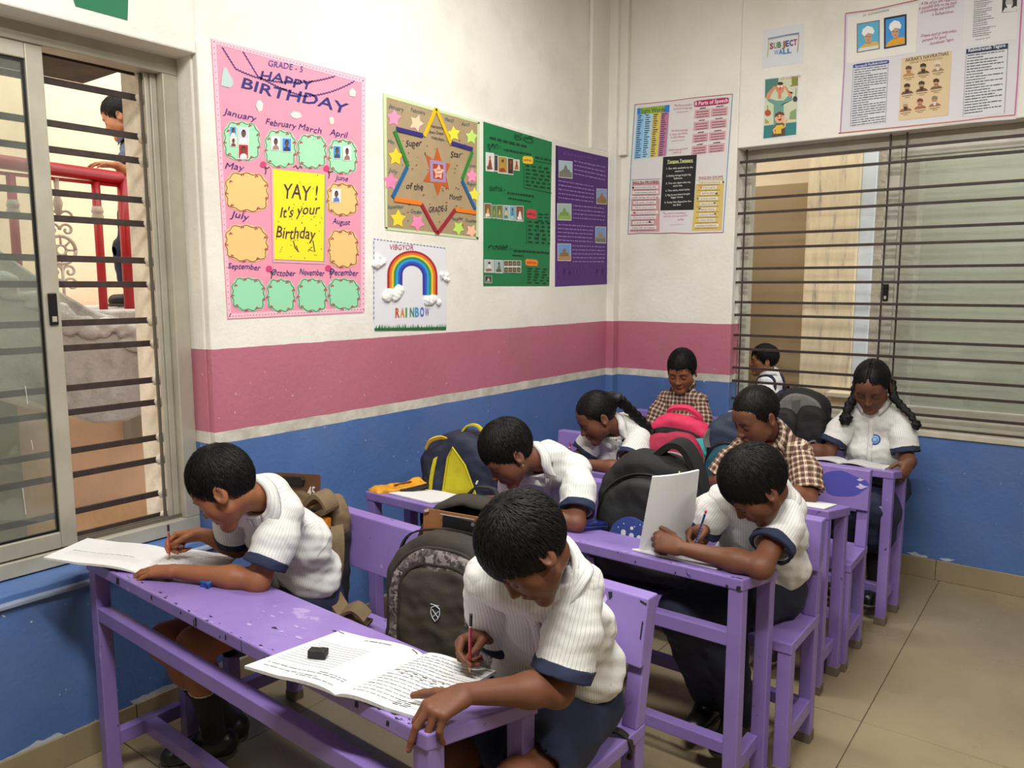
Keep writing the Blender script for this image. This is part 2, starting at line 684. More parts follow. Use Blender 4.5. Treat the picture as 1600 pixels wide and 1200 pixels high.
# floor: bedding plus every tile a piece
fl = struct(part_box('floor', M_grout, None, -2.86, 2.8, -2.2, 4.62, -0.12, -0.004))
tile_me = None
S_T = 0.80
for i in range(-3, 5):
    for j in range(-6, 3):
        x0, y0 = -0.55 + i * S_T, 2.745 + j * S_T
        x1, y1 = x0 + S_T, y0 + S_T
        cx0, cx1 = max(x0, -2.49), min(x1, 2.6)
        cy0, cy1 = max(y0, -2.0), min(y1, 4.37)
        if cx1 - cx0 < 0.02 or cy1 - cy0 < 0.02:
            continue
        g = 0.0016
        dz = rng.uniform(-0.0006, 0.0006)
        part_box('floor_tile', M_floor, fl, cx0 + g, cx1 - g, cy0 + g, cy1 - g, -0.02, dz, bevel=0.0012)

# skirting tiles
bl = struct(part_box('baseboard_left', M_grout, None, XA, XA + 0.006, -2.0, 4.30, 0, 0.10))
for k in range(8):
    part_box('skirting_tile', M_floor, bl, XA + 0.0, XA + 0.011, -2.0 + k * 0.8 + 0.001, min(-2.0 + k * 0.8 + 0.799, 4.30), 0.0, 0.104, bevel=0.002)
bb = struct(part_box('baseboard_back', M_grout, None, -2.44, 2.6, YB - 0.006, YB, 0, 0.10))
for k in range(-3, 4):
    part_box('skirting_tile', M_floor, bb, max(-0.57 + k * 0.8 + 0.001, -2.44), min(-0.57 + k * 0.8 + 0.799, 2.6), YB - 0.011, YB, 0.0, 0.104, bevel=0.002)

# ---------------------------------------------------------------- window by the poster wall: sliding aluminium sash, iron bars
w1 = struct(thing('window_1', None, None, (-2.64, 0.9, 0.6)))
M_sill = mat('painted_sill', '8792a8', 0.6, 0.22, 7, 0.2, 50, 0.004)
MB().hexa([(-2.70, 0.28, 0.585), (-2.475, 0.28, 0.56), (-2.475, 1.54, 0.56), (-2.70, 1.54, 0.585)],
          [(-2.70, 0.28, 0.612), (-2.475, 0.28, 0.575), (-2.475, 1.54, 0.575), (-2.70, 1.54, 0.612)]).build('sill', M_sill, w1, bevel=0.004)
f = MB()
f.box(-2.685, -2.605, 0.28, 1.54, 0.605, 0.655)
f.box(-2.685, -2.605, 0.28, 1.54, 2.215, 2.275)
f.box(-2.685, -2.605, 1.485, 1.54, 0.655, 2.215)
f.box(-2.685, -2.605, 0.28, 0.335, 0.655, 2.215)
f.box(-2.68, -2.645, 1.462, 1.485, 0.655, 2.215)
f.box(-2.66, -2.650, 1.445, 1.462, 0.655, 2.215)
f.build('window_frame', M_alu, w1, bevel=0.003)
f = MB()
f.box(-2.676, -2.668, 1.438, 1.447, 0.655, 2.215)
f.box(-2.640, -2.634, 0.33, 1.485, 0.655, 0.668)
f.box(-2.664, -2.658, 0.33, 1.485, 0.655, 0.668)
f.build('track', M_alu_dark, w1)
sa = MB()
sa.box(-2.645, -2.612, 1.060, 1.110, 0.66, 2.215)
sa.box(-2.645, -2.612, 0.335, 0.385, 0.66, 2.215)
sa.box(-2.645, -2.612, 0.385, 1.060, 0.66, 0.712)
sa.box(-2.645, -2.612, 0.385, 1.060, 2.168, 2.215)
sash = sa.build('sash', M_alu, w1, bevel=0.003)
f = MB()
f.box(-2.634, -2.622, 1.053, 1.061, 0.712, 2.168)
f.box(-2.634, -2.622, 0.384, 0.392, 0.712, 2.168)
f.box(-2.634, -2.622, 0.392, 1.053, 0.711, 0.719)
f.box(-2.634, -2.622, 0.392, 1.053, 2.161, 2.169)
f.build('rubber_gasket', M_black, sash)
part_box('window_pane', M_glass_l, sash, -2.630, -2.626, 0.39, 1.055, 0.716, 2.165)
lt = MB()
lt.box(-2.612, -2.604, 1.072, 1.098, 1.375, 1.475)
la = lt.build('latch', M_black, sash, bevel=0.003)
part_box('latch_slide', M_alu, la, -2.605, -2.600, 1.078, 1.092, 1.385, 1.402, bevel=0.001)
# drips of white paint on the pane
for (y, z, l) in ((0.995, 1.19, 0.055), (0.965, 0.875, 0.085), (1.0, 1.02, 0.03)):
    MB().tube([(-2.6245, y, z), (-2.6245, y + 0.002, z - l * 0.5), (-2.6245, y + 0.003, z - l)], [0.004, 0.0025, 0.0035], 6, 0.3).build('paint_drip', flat('e6e6e0'), sash)
for i, z in enumerate([2.22, 2.137, 2.007, 1.926, 1.792, 1.711, 1.584, 1.501, 1.375, 1.293, 1.161, 1.08, .951, .869, .744, .661]):
    b = MB()
    b.bar((-2.70, 0.30, z + 0.002), (-2.70, 1.52, z), 0.009, 0.021)
    o = b.build('window_bar', M_bar, w1, bevel=0.001)
    if i == 0:
        v_, f_ = SDF().el((0, 0, 0), (.012, .020, .015), k=.01).el((.002, -.016, .003), (.009, .013, .011), k=.012).el((-.004, -.008, -.012), (.010, .014, .010), k=.012).mesh(.005)
        lump = link_mesh('cement_lump', v_ + np.array([-2.698, 1.462, z]), f_, M_outer, w1, smooth=True)
        z0_ = z
    else:
        lc = lump.copy(); COL.objects.link(lc); lc.location = (0, rng.uniform(-.006, .004), z - z0_)

# ---------------------------------------------------------------- barred window of the back wall
w2 = struct(thing('window_2', None, None, (-0.86, 4.5, 0.75)))
M_frame2 = mat('pale_aluminium', 'b9b5a6', 0.45, 0.1, 10, metal=0.2)
part_box('sill', mat('stone_sill', 'bdb6a4', 0.6, 0.15, 12, 0.2, 60), w2, -1.70, -0.02, 4.36, 4.60, 0.735, 0.765, bevel=0.004)
f = MB()
f.box(-1.70, -0.02, 4.49, 4.56, 2.20, 2.262)
f.box(-1.70, -0.02, 4.49, 4.56, 0.765, 0.825)
f.box(-1.70, -1.655, 4.49, 4.56, 0.82, 2.20)
f.box(-0.065, -0.02, 4.49, 4.56, 0.82, 2.20)
f.build('window_frame', M_frame2, w2, bevel=0.003)
f = MB()
f.box(-0.945, -0.875, 4.50, 4.525, 0.82, 2.20)
f.box(-0.115, -0.065, 4.50, 4.525, 0.82, 2.20)
f.box(-0.875, -0.115, 4.50, 4.525, 0.82, 0.87)
f.box(-0.875, -0.115, 4.50, 4.525, 2.15, 2.20)
s2 = f.build('sash', M_frame2, w2, bevel=0.003)
part_box('window_pane', M_glass_r, s2, -0.876, -0.114, 4.510, 4.515, 0.865, 2.155)
lt = part_box('latch', M_black, s2, -0.925, -0.898, 4.492, 4.50, 1.415, 1.505, bevel=0.003)
part_box('latch_slide', M_frame2, lt, -0.918, -0.906, 4.488, 4.493, 1.425, 1.442, bevel=0.001)
for z in [2.191, 2.118, 1.985, 1.905, 1.787, 1.709, 1.592, 1.514, 1.400, 1.326, 1.209, 1.129, 1.018, 0.940, 0.836, 0.768]:
    MB().bar((-1.74, 4.42, z), (0.0, 4.42, z), 0.012, 0.014).build('window_bar', M_bar, w2, bevel=0.001)
for x in (-1.668, -0.918, -0.842):
    MB().bar((x, 4.435, 0.75), (x, 4.435, 2.262), 0.007 if x < -1.5 else 0.016, 0.007).build('upright_bar', M_bar, w2, bevel=0.001)

# ================================================================ OUTSIDE THE WINDOW BY THE POSTER WALL: stair, railing, house wall
M_peach = mat('peach_house_plaster', 'ecd0b0', 0.85, 0.10, 2.5, 0.25, 25, 0.01)
M_peach_dark = mat('worn_peach_plaster', 'dcbd94', 0.85, 0.12, 4, 0.3, 25, 0.01)
def concrete():
    t = NT('stair_concrete')
    n = t.noise(5, 6, 0.7)
    c = t.ramp(n, [(0.3, lin('97948b')), (0.5, lin('bdbcb4')), (0.7, lin('c9c9c2'))])
    t.color(c)
    t.rough(0.9)
    t.bump(t.noise(18, 6, 0.7), 0.7, 0.02)
    return t.m
M_conc = concrete()
M_red = mat('red_enamel_paint', 'a8141c', 0.35, 0.1, 10)
M_silver = mat('silver_paint', 'b7ab9d', 0.45, 0.1, 20)
og = struct(part_box('ground', M_peach_dark, None, -9.0, -2.86, -3.0, 9.0, -0.14, 0.0))
hw = struct(thing('wall_outside', None, None, (-4.9, 2, 0)))
part_box('house_wall', M_peach, hw, -5.0, -4.7, -3.0, 8.0, 0, 5.0)
part_box('wall_plinth', M_peach_dark, hw, -4.7, -4.60, -3.0, 8.0, 0, 0.20, bevel=0.01)
part_box('wall_pillar', mat('grey_green_plaster', '8b8a78', 0.85, 0.08), hw, -4.7, -4.58, 1.0, 1.69, 0, 1.2)
part_box('meter_box', mat('grey_meter_box', '97917f', 0.6), hw, -4.7, -4.60, 2.30, 2.41, 0.54, 0.72, bevel=0.01)
struct(part_box('trim_2', mat('dark_beam', '453c30', 0.9, 0.3, 10, 0.4, 20), None, -3.2, -2.86, -1.0, 1.5, 2.27, 2.6))

# the concrete stair, sloping down away from the landing
t_s = MB()
prof_top = [(0.2, 2.35), (1.276, 1.638), (1.479, 1.481), (1.63, 1.384), (1.91, 1.30)]
prof_low = [(1.91, 0.93), (1.74, 0.884), (1.60, 0.892), (1.48, 0.948), (1.234, 1.08), (0.2, 1.72)]
poly = [(a, b) for a, b in prof_top] + prof_low
t_s.prism([(-a, b) for a, b in poly][::-1], (-3.5, 0, 0), (0, -1, 0), (0, 0, 1), (-1, 0, 0), 0.75)
st = t_s.build('concrete_stair', M_conc, bevel=0.012)
tag(st, 'grey rough concrete stair flight seen through the sliding window', 'stair')
st2 = part_box('landing', M_conc, st, -4.6, -3.52, 1.70, 3.2, 1.10, 1.385, bevel=0.01)
# crumbled edge band along the flight
def lumps(name, pts, m, parent, r=0.02, n=60, seed=3):
    rr = random.Random(seed)
    s = SDF()
    for k in range(n):
        i = rr.uniform(0, len(pts) - 1.001)
        a, b = pts[int(i)], pts[int(i) + 1]
        q = npv(a) + (npv(b) - npv(a)) * (i % 1) + np.array([rr.uniform(0, .012), rr.uniform(-.03, .03), rr.uniform(-.05, .05)])
        s.el(q, (0.012 + rr.random() * 0.012, r * rr.uniform(.6, 2.2), r * rr.uniform(.5, 1.3)), k=0.02)
    V, F = s.mesh(0.010)
    return link_mesh(name, V, F, m, parent, smooth=True)
lumps('crumbled_plaster', [(-3.50, 1.25, 1.50), (-3.50, 1.48, 1.36), (-3.50, 1.68, 1.29), (-3.50, 1.86, 1.24)], M_conc, st)
lumps('crumbled_edge', [(-3.50, 1.86, 1.25), (-3.50, 1.87, 1.1), (-3.50, 1.86, 0.95)], mat('crumbled_brown_plaster', 'a8987c', 0.9, 0.3, 20), st, 0.016, 34, 5)

# red stair railing with silver scrollwork
rl = thing('stair_railing', 'red metal stair railing with silver scroll ornament outside the window', 'railing', (-3.75, 1.6, 1.385))
MB().tube([(-3.75, 0.4, 2.045), (-3.75, 1.905, 2.0)], 0.030, 12).build('handrail', M_red, rl, smooth=True)
MB().tube([(-3.75, 0.4, 1.975), (-3.75, 1.91, 1.965)], 0.008, 8).build('upper_rail', M_red, rl, smooth=True)
MB().tube([(-3.75, 1.914, 2.01), (-3.75, 1.914, 1.38)], 0.030, 12).build('post', M_red, rl, smooth=True)
for y in (1.43, 1.783, 1.08):
    bz = 1.385 if y > 1.6 else 1.5
    b = MB().tube([(-3.75, y, 1.97), (-3.75, y, bz)], 0.019, 10).build('baluster', M_red, rl, smooth=True)
    MB().tube([(-3.75, y, 1.86), (-3.75, y, 1.835), (-3.75, y, 1.825), (-3.75, y, 1.815), (-3.75, y, 1.79)], [0.021, 0.027, 0.021, 0.027, 0.021], 10).build('collar', M_silver, b, smooth=True)
sc = MB()
def spiral(cy, cz, r0, r1, a0, a1, th, n=16):
    pts = []
    for k in range(n):
        u = k / (n - 1)
        a = a0 + (a1 - a0) * u
        r = r0 + (r1 - r0) * u
        pts.append((-3.75, cy + r * math.cos(a), cz + r * math.sin(a)))
    sc.tube(pts, th, 6)
oy = 1.612
sc.tube([(-3.75, oy, 1.97), (-3.75, oy, 1.90), (-3.75, oy, 1.86), (-3.75, oy, 1.80)], [0.012, 0.010, 0.022, 0.008], 8)
for sgn in (1, -1):
    for (cz, r) in ((1.80, .035), (1.745, .03), (1.56, .03), (1.50, .035)):
        spiral(oy + sgn * r, cz, r, 0.006, math.pi if sgn > 0 else 0, (math.pi - 7) if sgn > 0 else 7, 0.006)
spiral(oy, 1.655, 0.062, 0.062, 0, 2 * math.pi, 0.008, 24)
spiral(oy, 1.655, 0.022, 0.022, 0, 2 * math.pi, 0.006, 14)
for k in range(8):
    a = k * math.pi / 4
    sc.tube([(-3.75, oy + .022 * math.cos(a), 1.655 + .022 * math.sin(a)), (-3.75, oy + .06 * math.cos(a), 1.655 + .06 * math.sin(a))], 0.005, 5)
sc.tube([(-3.75, oy, 1.60), (-3.75, oy, 1.40)], 0.007, 6)
sc.build('scroll_ornament', M_silver, rl, smooth=True)

# ================================================================ OUTSIDE THE BARRED WINDOW: corridor
M_tan = mat('tan_corridor_paint', 'a58f6c', 0.8, 0.05, 2, 0.15, 30)
M_cream = mat('cream_corridor_paint', 'd9c9ac', 0.8, 0.06, 3)
def streaked():
    t = NT('peeling_pale_paint')
    v = t.coord((9, 9, 1.2))
    n = t.noise(2.2, 6, 0.7, v)
    c = t.ramp(n, [(0.32, lin('a79a86')), (0.42, lin('dccaa8')), (0.62, lin('ecd9b4')), (0.75, lin('f2e6cc'))])
    t.color(c)
    t.rough(0.85)
    t.bump(t.noise(14, 5), 0.3, 0.01)
    return t.m
M_streak = streaked()
M_grout_wall = mat('grey_green_render', 'c9c6b2', 0.85, 0.10, 2.2, 0.25, 30)
ow = struct(thing('wall_corridor', None, None, (-1, 5.6, 0)))
part_box('corridor_floor', M_floor, ow, -6, 3.5, 4.62, 7.5, -0.12, -0.005)
part_box('tan_wall', M_tan, ow, -2.7, -1.60, 5.62, 5.85, 0, 2.20)
part_box('lintel_wall', M_cream, ow, -2.7, -1.62, 5.66, 5.85, 2.20, 2.7)
part_box('end_wall', M_tan, ow, -2.95, -2.7, 4.62, 5.85, 0, 2.7)
col_ = part_box('peeling_column', M_streak, ow, -1.61, -1.28, 5.40, 5.85, 0, 3.4, bevel=0.01)
part_box('column_side', mat('bluish_whitewash', 'd5dbe0', 0.8, 0.10, 6), ow, -1.28, -1.19, 5.42, 5.85, 0, 3.4, bevel=0.006)
part_box('rough_pier', mat('rough_grey_render', 'b5ab98', 0.9, 0.16, 9, 0.6, 30, 0.015), ow, -1.19, -0.95, 5.44, 5.85, 0, 3.4)
part_box('render_wall', M_grout_wall, ow, -0.95, 3.4, 5.62, 5.85, 0, 3.4)
nb = MB()
nb.box(-1.40, -1.10, 5.30, 5.40, 0.77, 0.80)
nb.box(-1.40, -1.39, 5.30, 5.40, 0.62, 0.77)
nb.box(-1.40, -1.10, 5.30, 5.40, 0.58, 0.62)
nb.build('niche_ledge', M_cream, ow, bevel=0.004)
# ================================================================ DESKS AND BENCHES
def purple():
    t = NT('purple_enamel')
    n = t.noise(4, 5)
    c = t.ramp(n, [(0.3, lin('7e67aa')), (0.7, lin('8d77b7'))])
    chip = t.math('GREATER_THAN', t.noise(38, 3, 0.5), 0.735)
    c = t.mix(t.math('MULTIPLY', chip, 0.75), c, lin('3b2c50'))
    worn = t.math('GREATER_THAN', t.math('MULTIPLY', t.noise(22, 4, 0.6), t.noise(3.0, 2)), 0.405)
    c = t.mix(t.math('MULTIPLY', worn, 0.5), c, lin('b7a3cf'))
    t.color(c)
    t.rough(t.ramp(t.noise(7, 3), [(0.3, (0.28, 0.28, 0.28, 1)), (0.7, (0.45, 0.45, 0.45, 1))]))
    t.bump(t.math('ADD', t.noise(30, 4), t.math('MULTIPLY', t.noise(5, 2), 1.5)), 0.12, 0.006)
    return t.m
M_pur = purple()
M_foot = mat('worn_foot_metal', '6b5f52', 0.6, 0.2, 30)
M_chip = flat('1d1724')
M_worn = flat('c3b4d6', 0.5)

def desk_frame(root, L, dep, zf, zb, rail_z=0.50, sk=0.018):
    """front edge on y=0, end away from the poster wall on x=0; top slopes from zf at the front to zb at the back"""
    sl = (zb - zf) / dep
    T = 0.034
    MB().hexa([(-L, 0, zf - T), (0, 0, zf - T), (sk, dep, zb - T), (-L + sk, dep, zb - T)],
              [(-L, 0, zf), (0, 0, zf), (sk, dep, zb), (-L + sk, dep, zb)]).build('tabletop', M_pur, root, bevel=0.004)
    wl = 0.042
    for x0 in (-L + 0.003, -0.003 - wl):
        for y0 in (0.004, dep - wl - 0.004):
            zt = zf + sl * (y0 + wl / 2) - T + 0.004
            xa = x0 + sk * (y0 + wl / 2) / dep
            lg = part_box('leg', M_pur, root, xa, xa + wl, y0, y0 + wl, 0.012, zt, bevel=0.003)
            part_box('foot_cap', M_foot, lg, xa - 0.002, xa + wl + 0.002, y0 - 0.002, y0 + wl + 0.002, 0, 0.035, bevel=0.002)
        part_box('side_rail', M_pur, root, x0 + 0.004, x0 + wl - 0.004, 0.04, dep - 0.04, 0.105, 0.150, bevel=0.003)
    part_box('front_rail', M_pur, root, -L + 0.04, -0.04, 0.006, 0.044, rail_z, rail_z + 0.042, bevel=0.003)
    part_box('foot_rail', M_pur, root, -L + 0.03, -0.03, dep * 0.5 - 0.02, dep * 0.5 + 0.02, 0.108, 0.148, bevel=0.003)

def bench_frame(root, L, dep=0.30, lean=0.035, zs=0.437, zt=0.755):
    """seat front on y=0, end away from the poster wall on x=0"""
    wl = 0.042
    part_box('seat', M_pur, root, -L, 0, 0, dep, zs - 0.034, zs, bevel=0.004)
    bz = 0.590
    for x0 in (-L + 0.002, -0.002 - wl):
        lg = part_box('leg', M_pur, root, x0, x0 + wl, 0.004, 0.004 + wl, 0.012, zs - 0.034, bevel=0.003)
        part_box('foot_cap', M_foot, lg, x0 - 0.002, x0 + wl + 0.002, 0.002, 0.006 + wl, 0, 0.035, bevel=0.002)
        y0 = dep - wl - 0.001
        lg = MB().box(x0, x0 + wl, y0, y0 + wl, 0.012, zs)
        lg.hexa([(x0, y0, zs), (x0 + wl, y0, zs), (x0 + wl, y0 + wl, zs), (x0, y0 + wl, zs)],
                [(x0, y0 + lean, zt - 0.004), (x0 + wl, y0 + lean, zt - 0.004), (x0 + wl, y0 + wl * 0.8 + lean, zt - 0.004), (x0, y0 + wl * 0.8 + lean, zt - 0.004)])
        lg = lg.build('back_post', M_pur, root, bevel=0.003)
        part_box('foot_cap', M_foot, lg, x0 - 0.002, x0 + wl + 0.002, y0 - 0.002, y0 + wl + 0.002, 0, 0.035, bevel=0.002)
        part_box('side_rail', M_pur, root, x0 + 0.003, x0 + wl - 0.003, 0.04, dep - 0.03, 0.105, 0.152, bevel=0.003)
    part_box('foot_rail', M_pur, root, -L + 0.03, -0.03, dep - 0.04, dep - 0.006, 0.10, 0.14, bevel=0.003)
    def yb(z): return dep - wl - 0.001 + lean * (z - zs) / (zt - zs)
    MB().hexa([(-L, yb(bz) - 0.018, bz), (0, yb(bz) - 0.018, bz), (0, yb(bz) + 0.002, bz), (-L, yb(bz) + 0.002, bz)],
              [(-L, yb(zt) - 0.018, zt), (0, yb(zt) - 0.018, zt), (0, yb(zt) + 0.030, zt), (-L, yb(zt) + 0.030, zt)]).build('backrest', M_pur, root, bevel=0.004)

def place(o, x, y, rz):
    o.location = (x, y, 0)
    o.rotation_euler = (0, 0, rz)

G_D, G_B = 'purple school desks', 'purple school benches'
desk1 = thing('school_desk', 'purple slope-topped desk with scuffed top under the black eraser and two workbooks', 'desk', group=G_D)
desk_frame(desk1, 1.43, 0.285, 0.70, 0.6587, 0.515, 0.035)
desk2 = thing('school_desk', 'purple desk holding the blue pencil tin and the yellow pencil pouch', 'desk', group=G_D)
desk_frame(desk2, 1.52, 0.235, 0.70, 0.6658, 0.495)
desk3 = copy_tree(desk2)
desk3['label'] = 'purple desk mostly hidden behind the black backpack and the boy with the pencil'
desk4 = copy_tree(desk2)
desk4['label'] = 'purple desk by the barred window, under the open book of the girl with plaits'
bench1 = thing('school_bench', 'purple bench with camouflage backpack and chipped backrest, seat of the boy with black eraser', 'bench', group=G_B)
bench_frame(bench1, 1.46, 0.29, 0.060)
bench2 = thing('school_bench', 'purple bench under the big black backpack and the navy and yellow bag', 'bench', group=G_B)
bench_frame(bench2, 1.50, 0.285, 0.030)
bench3 = copy_tree(bench2)
bench3['label'] = 'purple bench with a blue paint blot on its backrest'
bench4 = copy_tree(bench2)
bench4['label'] = 'purple bench against the back wall, seat of the girl with plaits'
place(desk1, -0.905, 0.948, R(-2.4))
place(desk2, -0.722, 2.008, R(-0.5))
place(desk3, -0.715, 2.826, 0)
place(desk4, -0.655, 3.608, 0)
place(bench1, -0.822, 1.328, R(-2.6))
place(bench2, -0.655, 2.255, R(-0.3))
place(bench3, -0.686, 3.066, R(0.6))
place(bench4, -0.700, 3.90, 0)

# wear that has its own shape
def blot(name, root, pts, y, m, slope=0.0):
    n = len(pts)
    v = [(x, y + slope * z, z) for x, z in pts]
    return link_mesh(name, v, [tuple(range(n))], m, root, local=True)
bl_pts = []
for k in range(26):
    a = 2 * math.pi * k / 26
    r = 1 + 0.10 * math.sin(3 * a + 1) + 0.06 * math.sin(5 * a)
    bl_pts.append((-0.10 + 0.088 * r * math.cos(a), 0.688 + 0.052 * r * math.sin(a)))
yb3 = lambda z: 0.285 - 0.043 + 0.03 * (z - 0.437) / (0.755 - 0.437) - 0.0188
link_mesh('paint_blot', [(x, yb3(z), z) for x, z in bl_pts], [tuple(range(26))[::-1]], flat('4b4aa0', 0.45), bench3, local=True)
for (cx, cz, s, m) in ((-0.028, 0.688, 1.0, M_worn), (-0.035, 0.715, .6, M_worn)):
    pts = [(cx + s * 0.018 * math.cos(a) * (1 + .5 * math.sin(4 * a)), cz + s * 0.009 * math.sin(a) * (1 + .4 * math.cos(3 * a))) for a in [2 * math.pi * k / 14 for k in range(14)]]
    link_mesh('worn_patch', [(x, yb3(z) - 0.0006, z) for x, z in pts], [tuple(range(14))[::-1]], m, bench3, local=True)
yb1 = lambda z: 0.29 - 0.043 + 0.06 * (z - 0.437) / (0.755 - 0.437) - 0.0186
for pts, m in (([(-.112, .745), (-.100, .748), (-.098, .735), (-.106, .726)], M_chip), ([(-.118, .738), (-.112, .728), (-.118, .712), (-.124, .700), (-.121, .716), (-.128, .712)], M_worn),
               ([(-.022, .748), (-.003, .744), (-.003, .738), (-.02, .742)], M_chip), ([(-.010, .70), (-.006, .70), (-.007, .655), (-.011, .66)], M_chip)):
    link_mesh('worn_patch', [(x, yb1(z), z) for x, z in pts], [tuple(range(len(pts)))[::-1]], m, bench1, local=True)

def wear_marks(root, name, zfun, tops, fronts, m, lift=.0007):
    """flaked spots: tops = (x, y, size) on the sloping top, fronts = (x, z, w, h) on the front edge; joined, too small to pick apart"""
    V, F = [], []
    rr = random.Random(len(tops) * 7 + len(fronts))
    for x, y, s_ in tops:
        n, b = 7, len(V)
        for k in range(n):
            a = 2 * math.pi * k / n
            r = s_ * rr.uniform(.35, 1.0)
            px, py = x + 1.7 * r * math.cos(a), y + .8 * r * math.sin(a)
            V.append((px, py, zfun(py) + lift))
        F.append(tuple(range(b, b + n)))
    for x, z, w_, h in fronts:
        b = len(V)
        V += [(x - w_ / 2, -lift, z), (x + w_ * .4, -lift, z + rr.uniform(-.002, .002)), (x + w_ * .5, -lift, z + h), (x - w_ * .3, -lift, z + h)]
        F.append((b, b + 1, b + 2, b + 3))
    return link_mesh(name, V, F, m, root, local=True, kind='stuff')
zt1 = lambda y: .70 - .145 * y
zt2 = lambda y: .70 - .1455 * y
rr_ = random.Random(5)
wear_marks(desk1, 'paint_chips', zt1, [(rr_.uniform(-1.40, -.02), .004 + rr_.random() ** 3 * .02, rr_.uniform(.002, .006)) for k in range(46)] + [(-.62, .10, .010), (-.52, .20, .006), (-.98, .13, .006), (-.35, .22, .005)],
           [(rr_.uniform(-1.36, -.02), .668 + rr_.random() * .02, rr_.uniform(.004, .012), rr_.uniform(.004, .014)) for k in range(15)] + [(-.80, .672, .010, .024), (-.81, .668, .004, .02), (-.60, .667, .002, .03), (-.03, .670, .004, .022), (-1.22, .672, .02, .02)], M_chip)
wear_marks(desk1, 'pale_scuffs', zt1, [(rr_.uniform(-.75, -.35), rr_.uniform(.06, .20), rr_.uniform(.004, .014)) for k in range(16)] + [(rr_.uniform(-1.40, -.02), .006, rr_.uniform(.002, .005)) for k in range(40)], [], flat('a893c8', .5))
wear_marks(desk2, 'paint_chips', zt2, [(-.012, .008, .009), (-.03, .005, .005)] + [(rr_.uniform(-1.0, -.01), .004, rr_.uniform(.002, .004)) for k in range(16)],
           [(-.012, .668, .014, .012), (-.045, .668, .008, .008), (-.20, .672, .005, .006), (-.33, .676, .005, .006)], M_chip)
wear_marks(desk2, 'pale_scuffs', zt2, [(rr_.uniform(-.40, -.02), .007, rr_.uniform(.003, .007)) for k in range(22)], [], flat('c3b4d6', .5))
# ================================================================ PEOPLE
def skin_mat(name, c):
    t = NT(name)
    a = t.add('ShaderNodeAttribute', attribute_name='tint')
    n = t.noise(22, 4)
    base = t.ramp(n, [(0.3, tuple(v * 0.9 for v in lin(c)[:3]) + (1,)), (0.7, tuple(min(1, v * 1.1) for v in lin(c)[:3]) + (1,))])
    t.color(t.mix(1.0, base, a.outputs['Color'], 'MULTIPLY'))
    t.rough(0.54)
    t.b.inputs['Specular IOR Level'].default_value = 0.35
    t.b.inputs['Subsurface Weight'].default_value = 0.08
    t.b.inputs['Subsurface Radius'].default_value = (0.010, 0.004, 0.002)
    t.bump(t.noise(240, 3), 0.06, 0.001)
    return t.m

def hair_mat():
    t = NT('black_hair')
    t.color(t.ramp(t.noise(60, 3), [(0.3, (0.004, 0.0035, 0.0035, 1)), (0.7, (0.010, 0.008, 0.0075, 1))]))
    t.rough(0.5)
    t.b.inputs['Specular IOR Level'].default_value = 0.16
    return t.m
M_hair = hair_mat()

def cloth_bump(t, s=1.0):
    h = t.math('ADD', t.noise(7, 4, 0.6), t.math('MULTIPLY', t.noise(420, 2), 0.03))
    t.bump(h, 0.35 * s, 0.02)

def stripe_mat(name, base, line, step=0.0078, width=0.13):
    t = NT(name)
    a = t.add('ShaderNodeAttribute', attribute_name='across')
    f = t.math('FRACT', t.math('DIVIDE', a.outputs['Fac'], step))
    tri = t.math('ABSOLUTE', t.math('SUBTRACT', f, 0.5))
    ln = t.math('LESS_THAN', tri, width * 0.5)
    nz = t.ramp(t.noise(5, 3), [(0.3, tuple(v * .94 for v in lin(base)[:3]) + (1,)), (0.7, lin(base))])
    t.color(t.mix(t.math('MULTIPLY', ln, 0.45), nz, lin(line)))
    t.rough(0.85)
    t.b.inputs['Specular IOR Level'].default_value = 0.2
    cloth_bump(t)
    return t.m
M_shirt = stripe_mat('white_pinstripe_cloth', 'd8d7d2', '5f5259')

def plaid_mat():
    t = NT('maroon_check_cloth')
    a = t.add('ShaderNodeAttribute', attribute_name='across')
    b = t.add('ShaderNodeAttribute', attribute_name='along')
    def band(x, step, lo, hi):
        f = t.math('FRACT', t.math('DIVIDE', x, step))
        return t.math('MULTIPLY', t.math('GREATER_THAN', f, lo), t.math('LESS_THAN', f, hi))
    c = lin('cbb59a')
    d = lin('5a2a22')
    va, vb = band(a.outputs['Fac'], 0.024, 0.0, 0.64), band(b.outputs['Fac'], 0.024, 0.0, 0.64)
    col = t.mix(t.math('MULTIPLY', va, 0.68), c, d)
    col = t.mix(t.math('MULTIPLY', vb, 0.68), col, d)
    both = t.math('MULTIPLY', va, vb)
    col = t.mix(t.math('MULTIPLY', both, 0.6), col, lin('2e1512'))
    w1 = band(a.outputs['Fac'], 0.048, 0.30, 0.345)
    w2 = band(b.outputs['Fac'], 0.048, 0.80, 0.845)
    col = t.mix(t.math('MULTIPLY', t.math('MAXIMUM', w1, w2), 0.5), col, lin('e6dcc8'))
    t.color(col)
    t.rough(0.85)
    cloth_bump(t)
    return t.m
M_plaid = plaid_mat()
M_navy = mat('navy_cloth', '191f38', 0.85, 0.15, 18, 0.3, 9, 0.02)
M_navy_trim = mat('navy_trim_cloth', '1d2540', 0.85, 0.1, 30, 0.15, 200, 0.002)
M_navy2 = mat('dark_navy_trousers', '15192c', 0.85, 0.15, 14, 0.3, 9, 0.02)
M_sock = mat('charcoal_sock', '1b1917', 0.95, 0.1, 60, 0.4, 300, 0.002)
M_shoe = mat('black_shoe_leather', '14120f', 0.35, 0.2, 20, 0.1, 60, 0.003)
M_sole = mat('grey_brown_sole', '4a4236', 0.7)
M_belt = mat('dark_brown_belt', '241a14', 0.5, 0.2, 40)
M_button = mat('pale_button', 'c9c6bd', 0.35)
M_eyewhite = mat('eye_white', 'd9d2c8', 0.25)
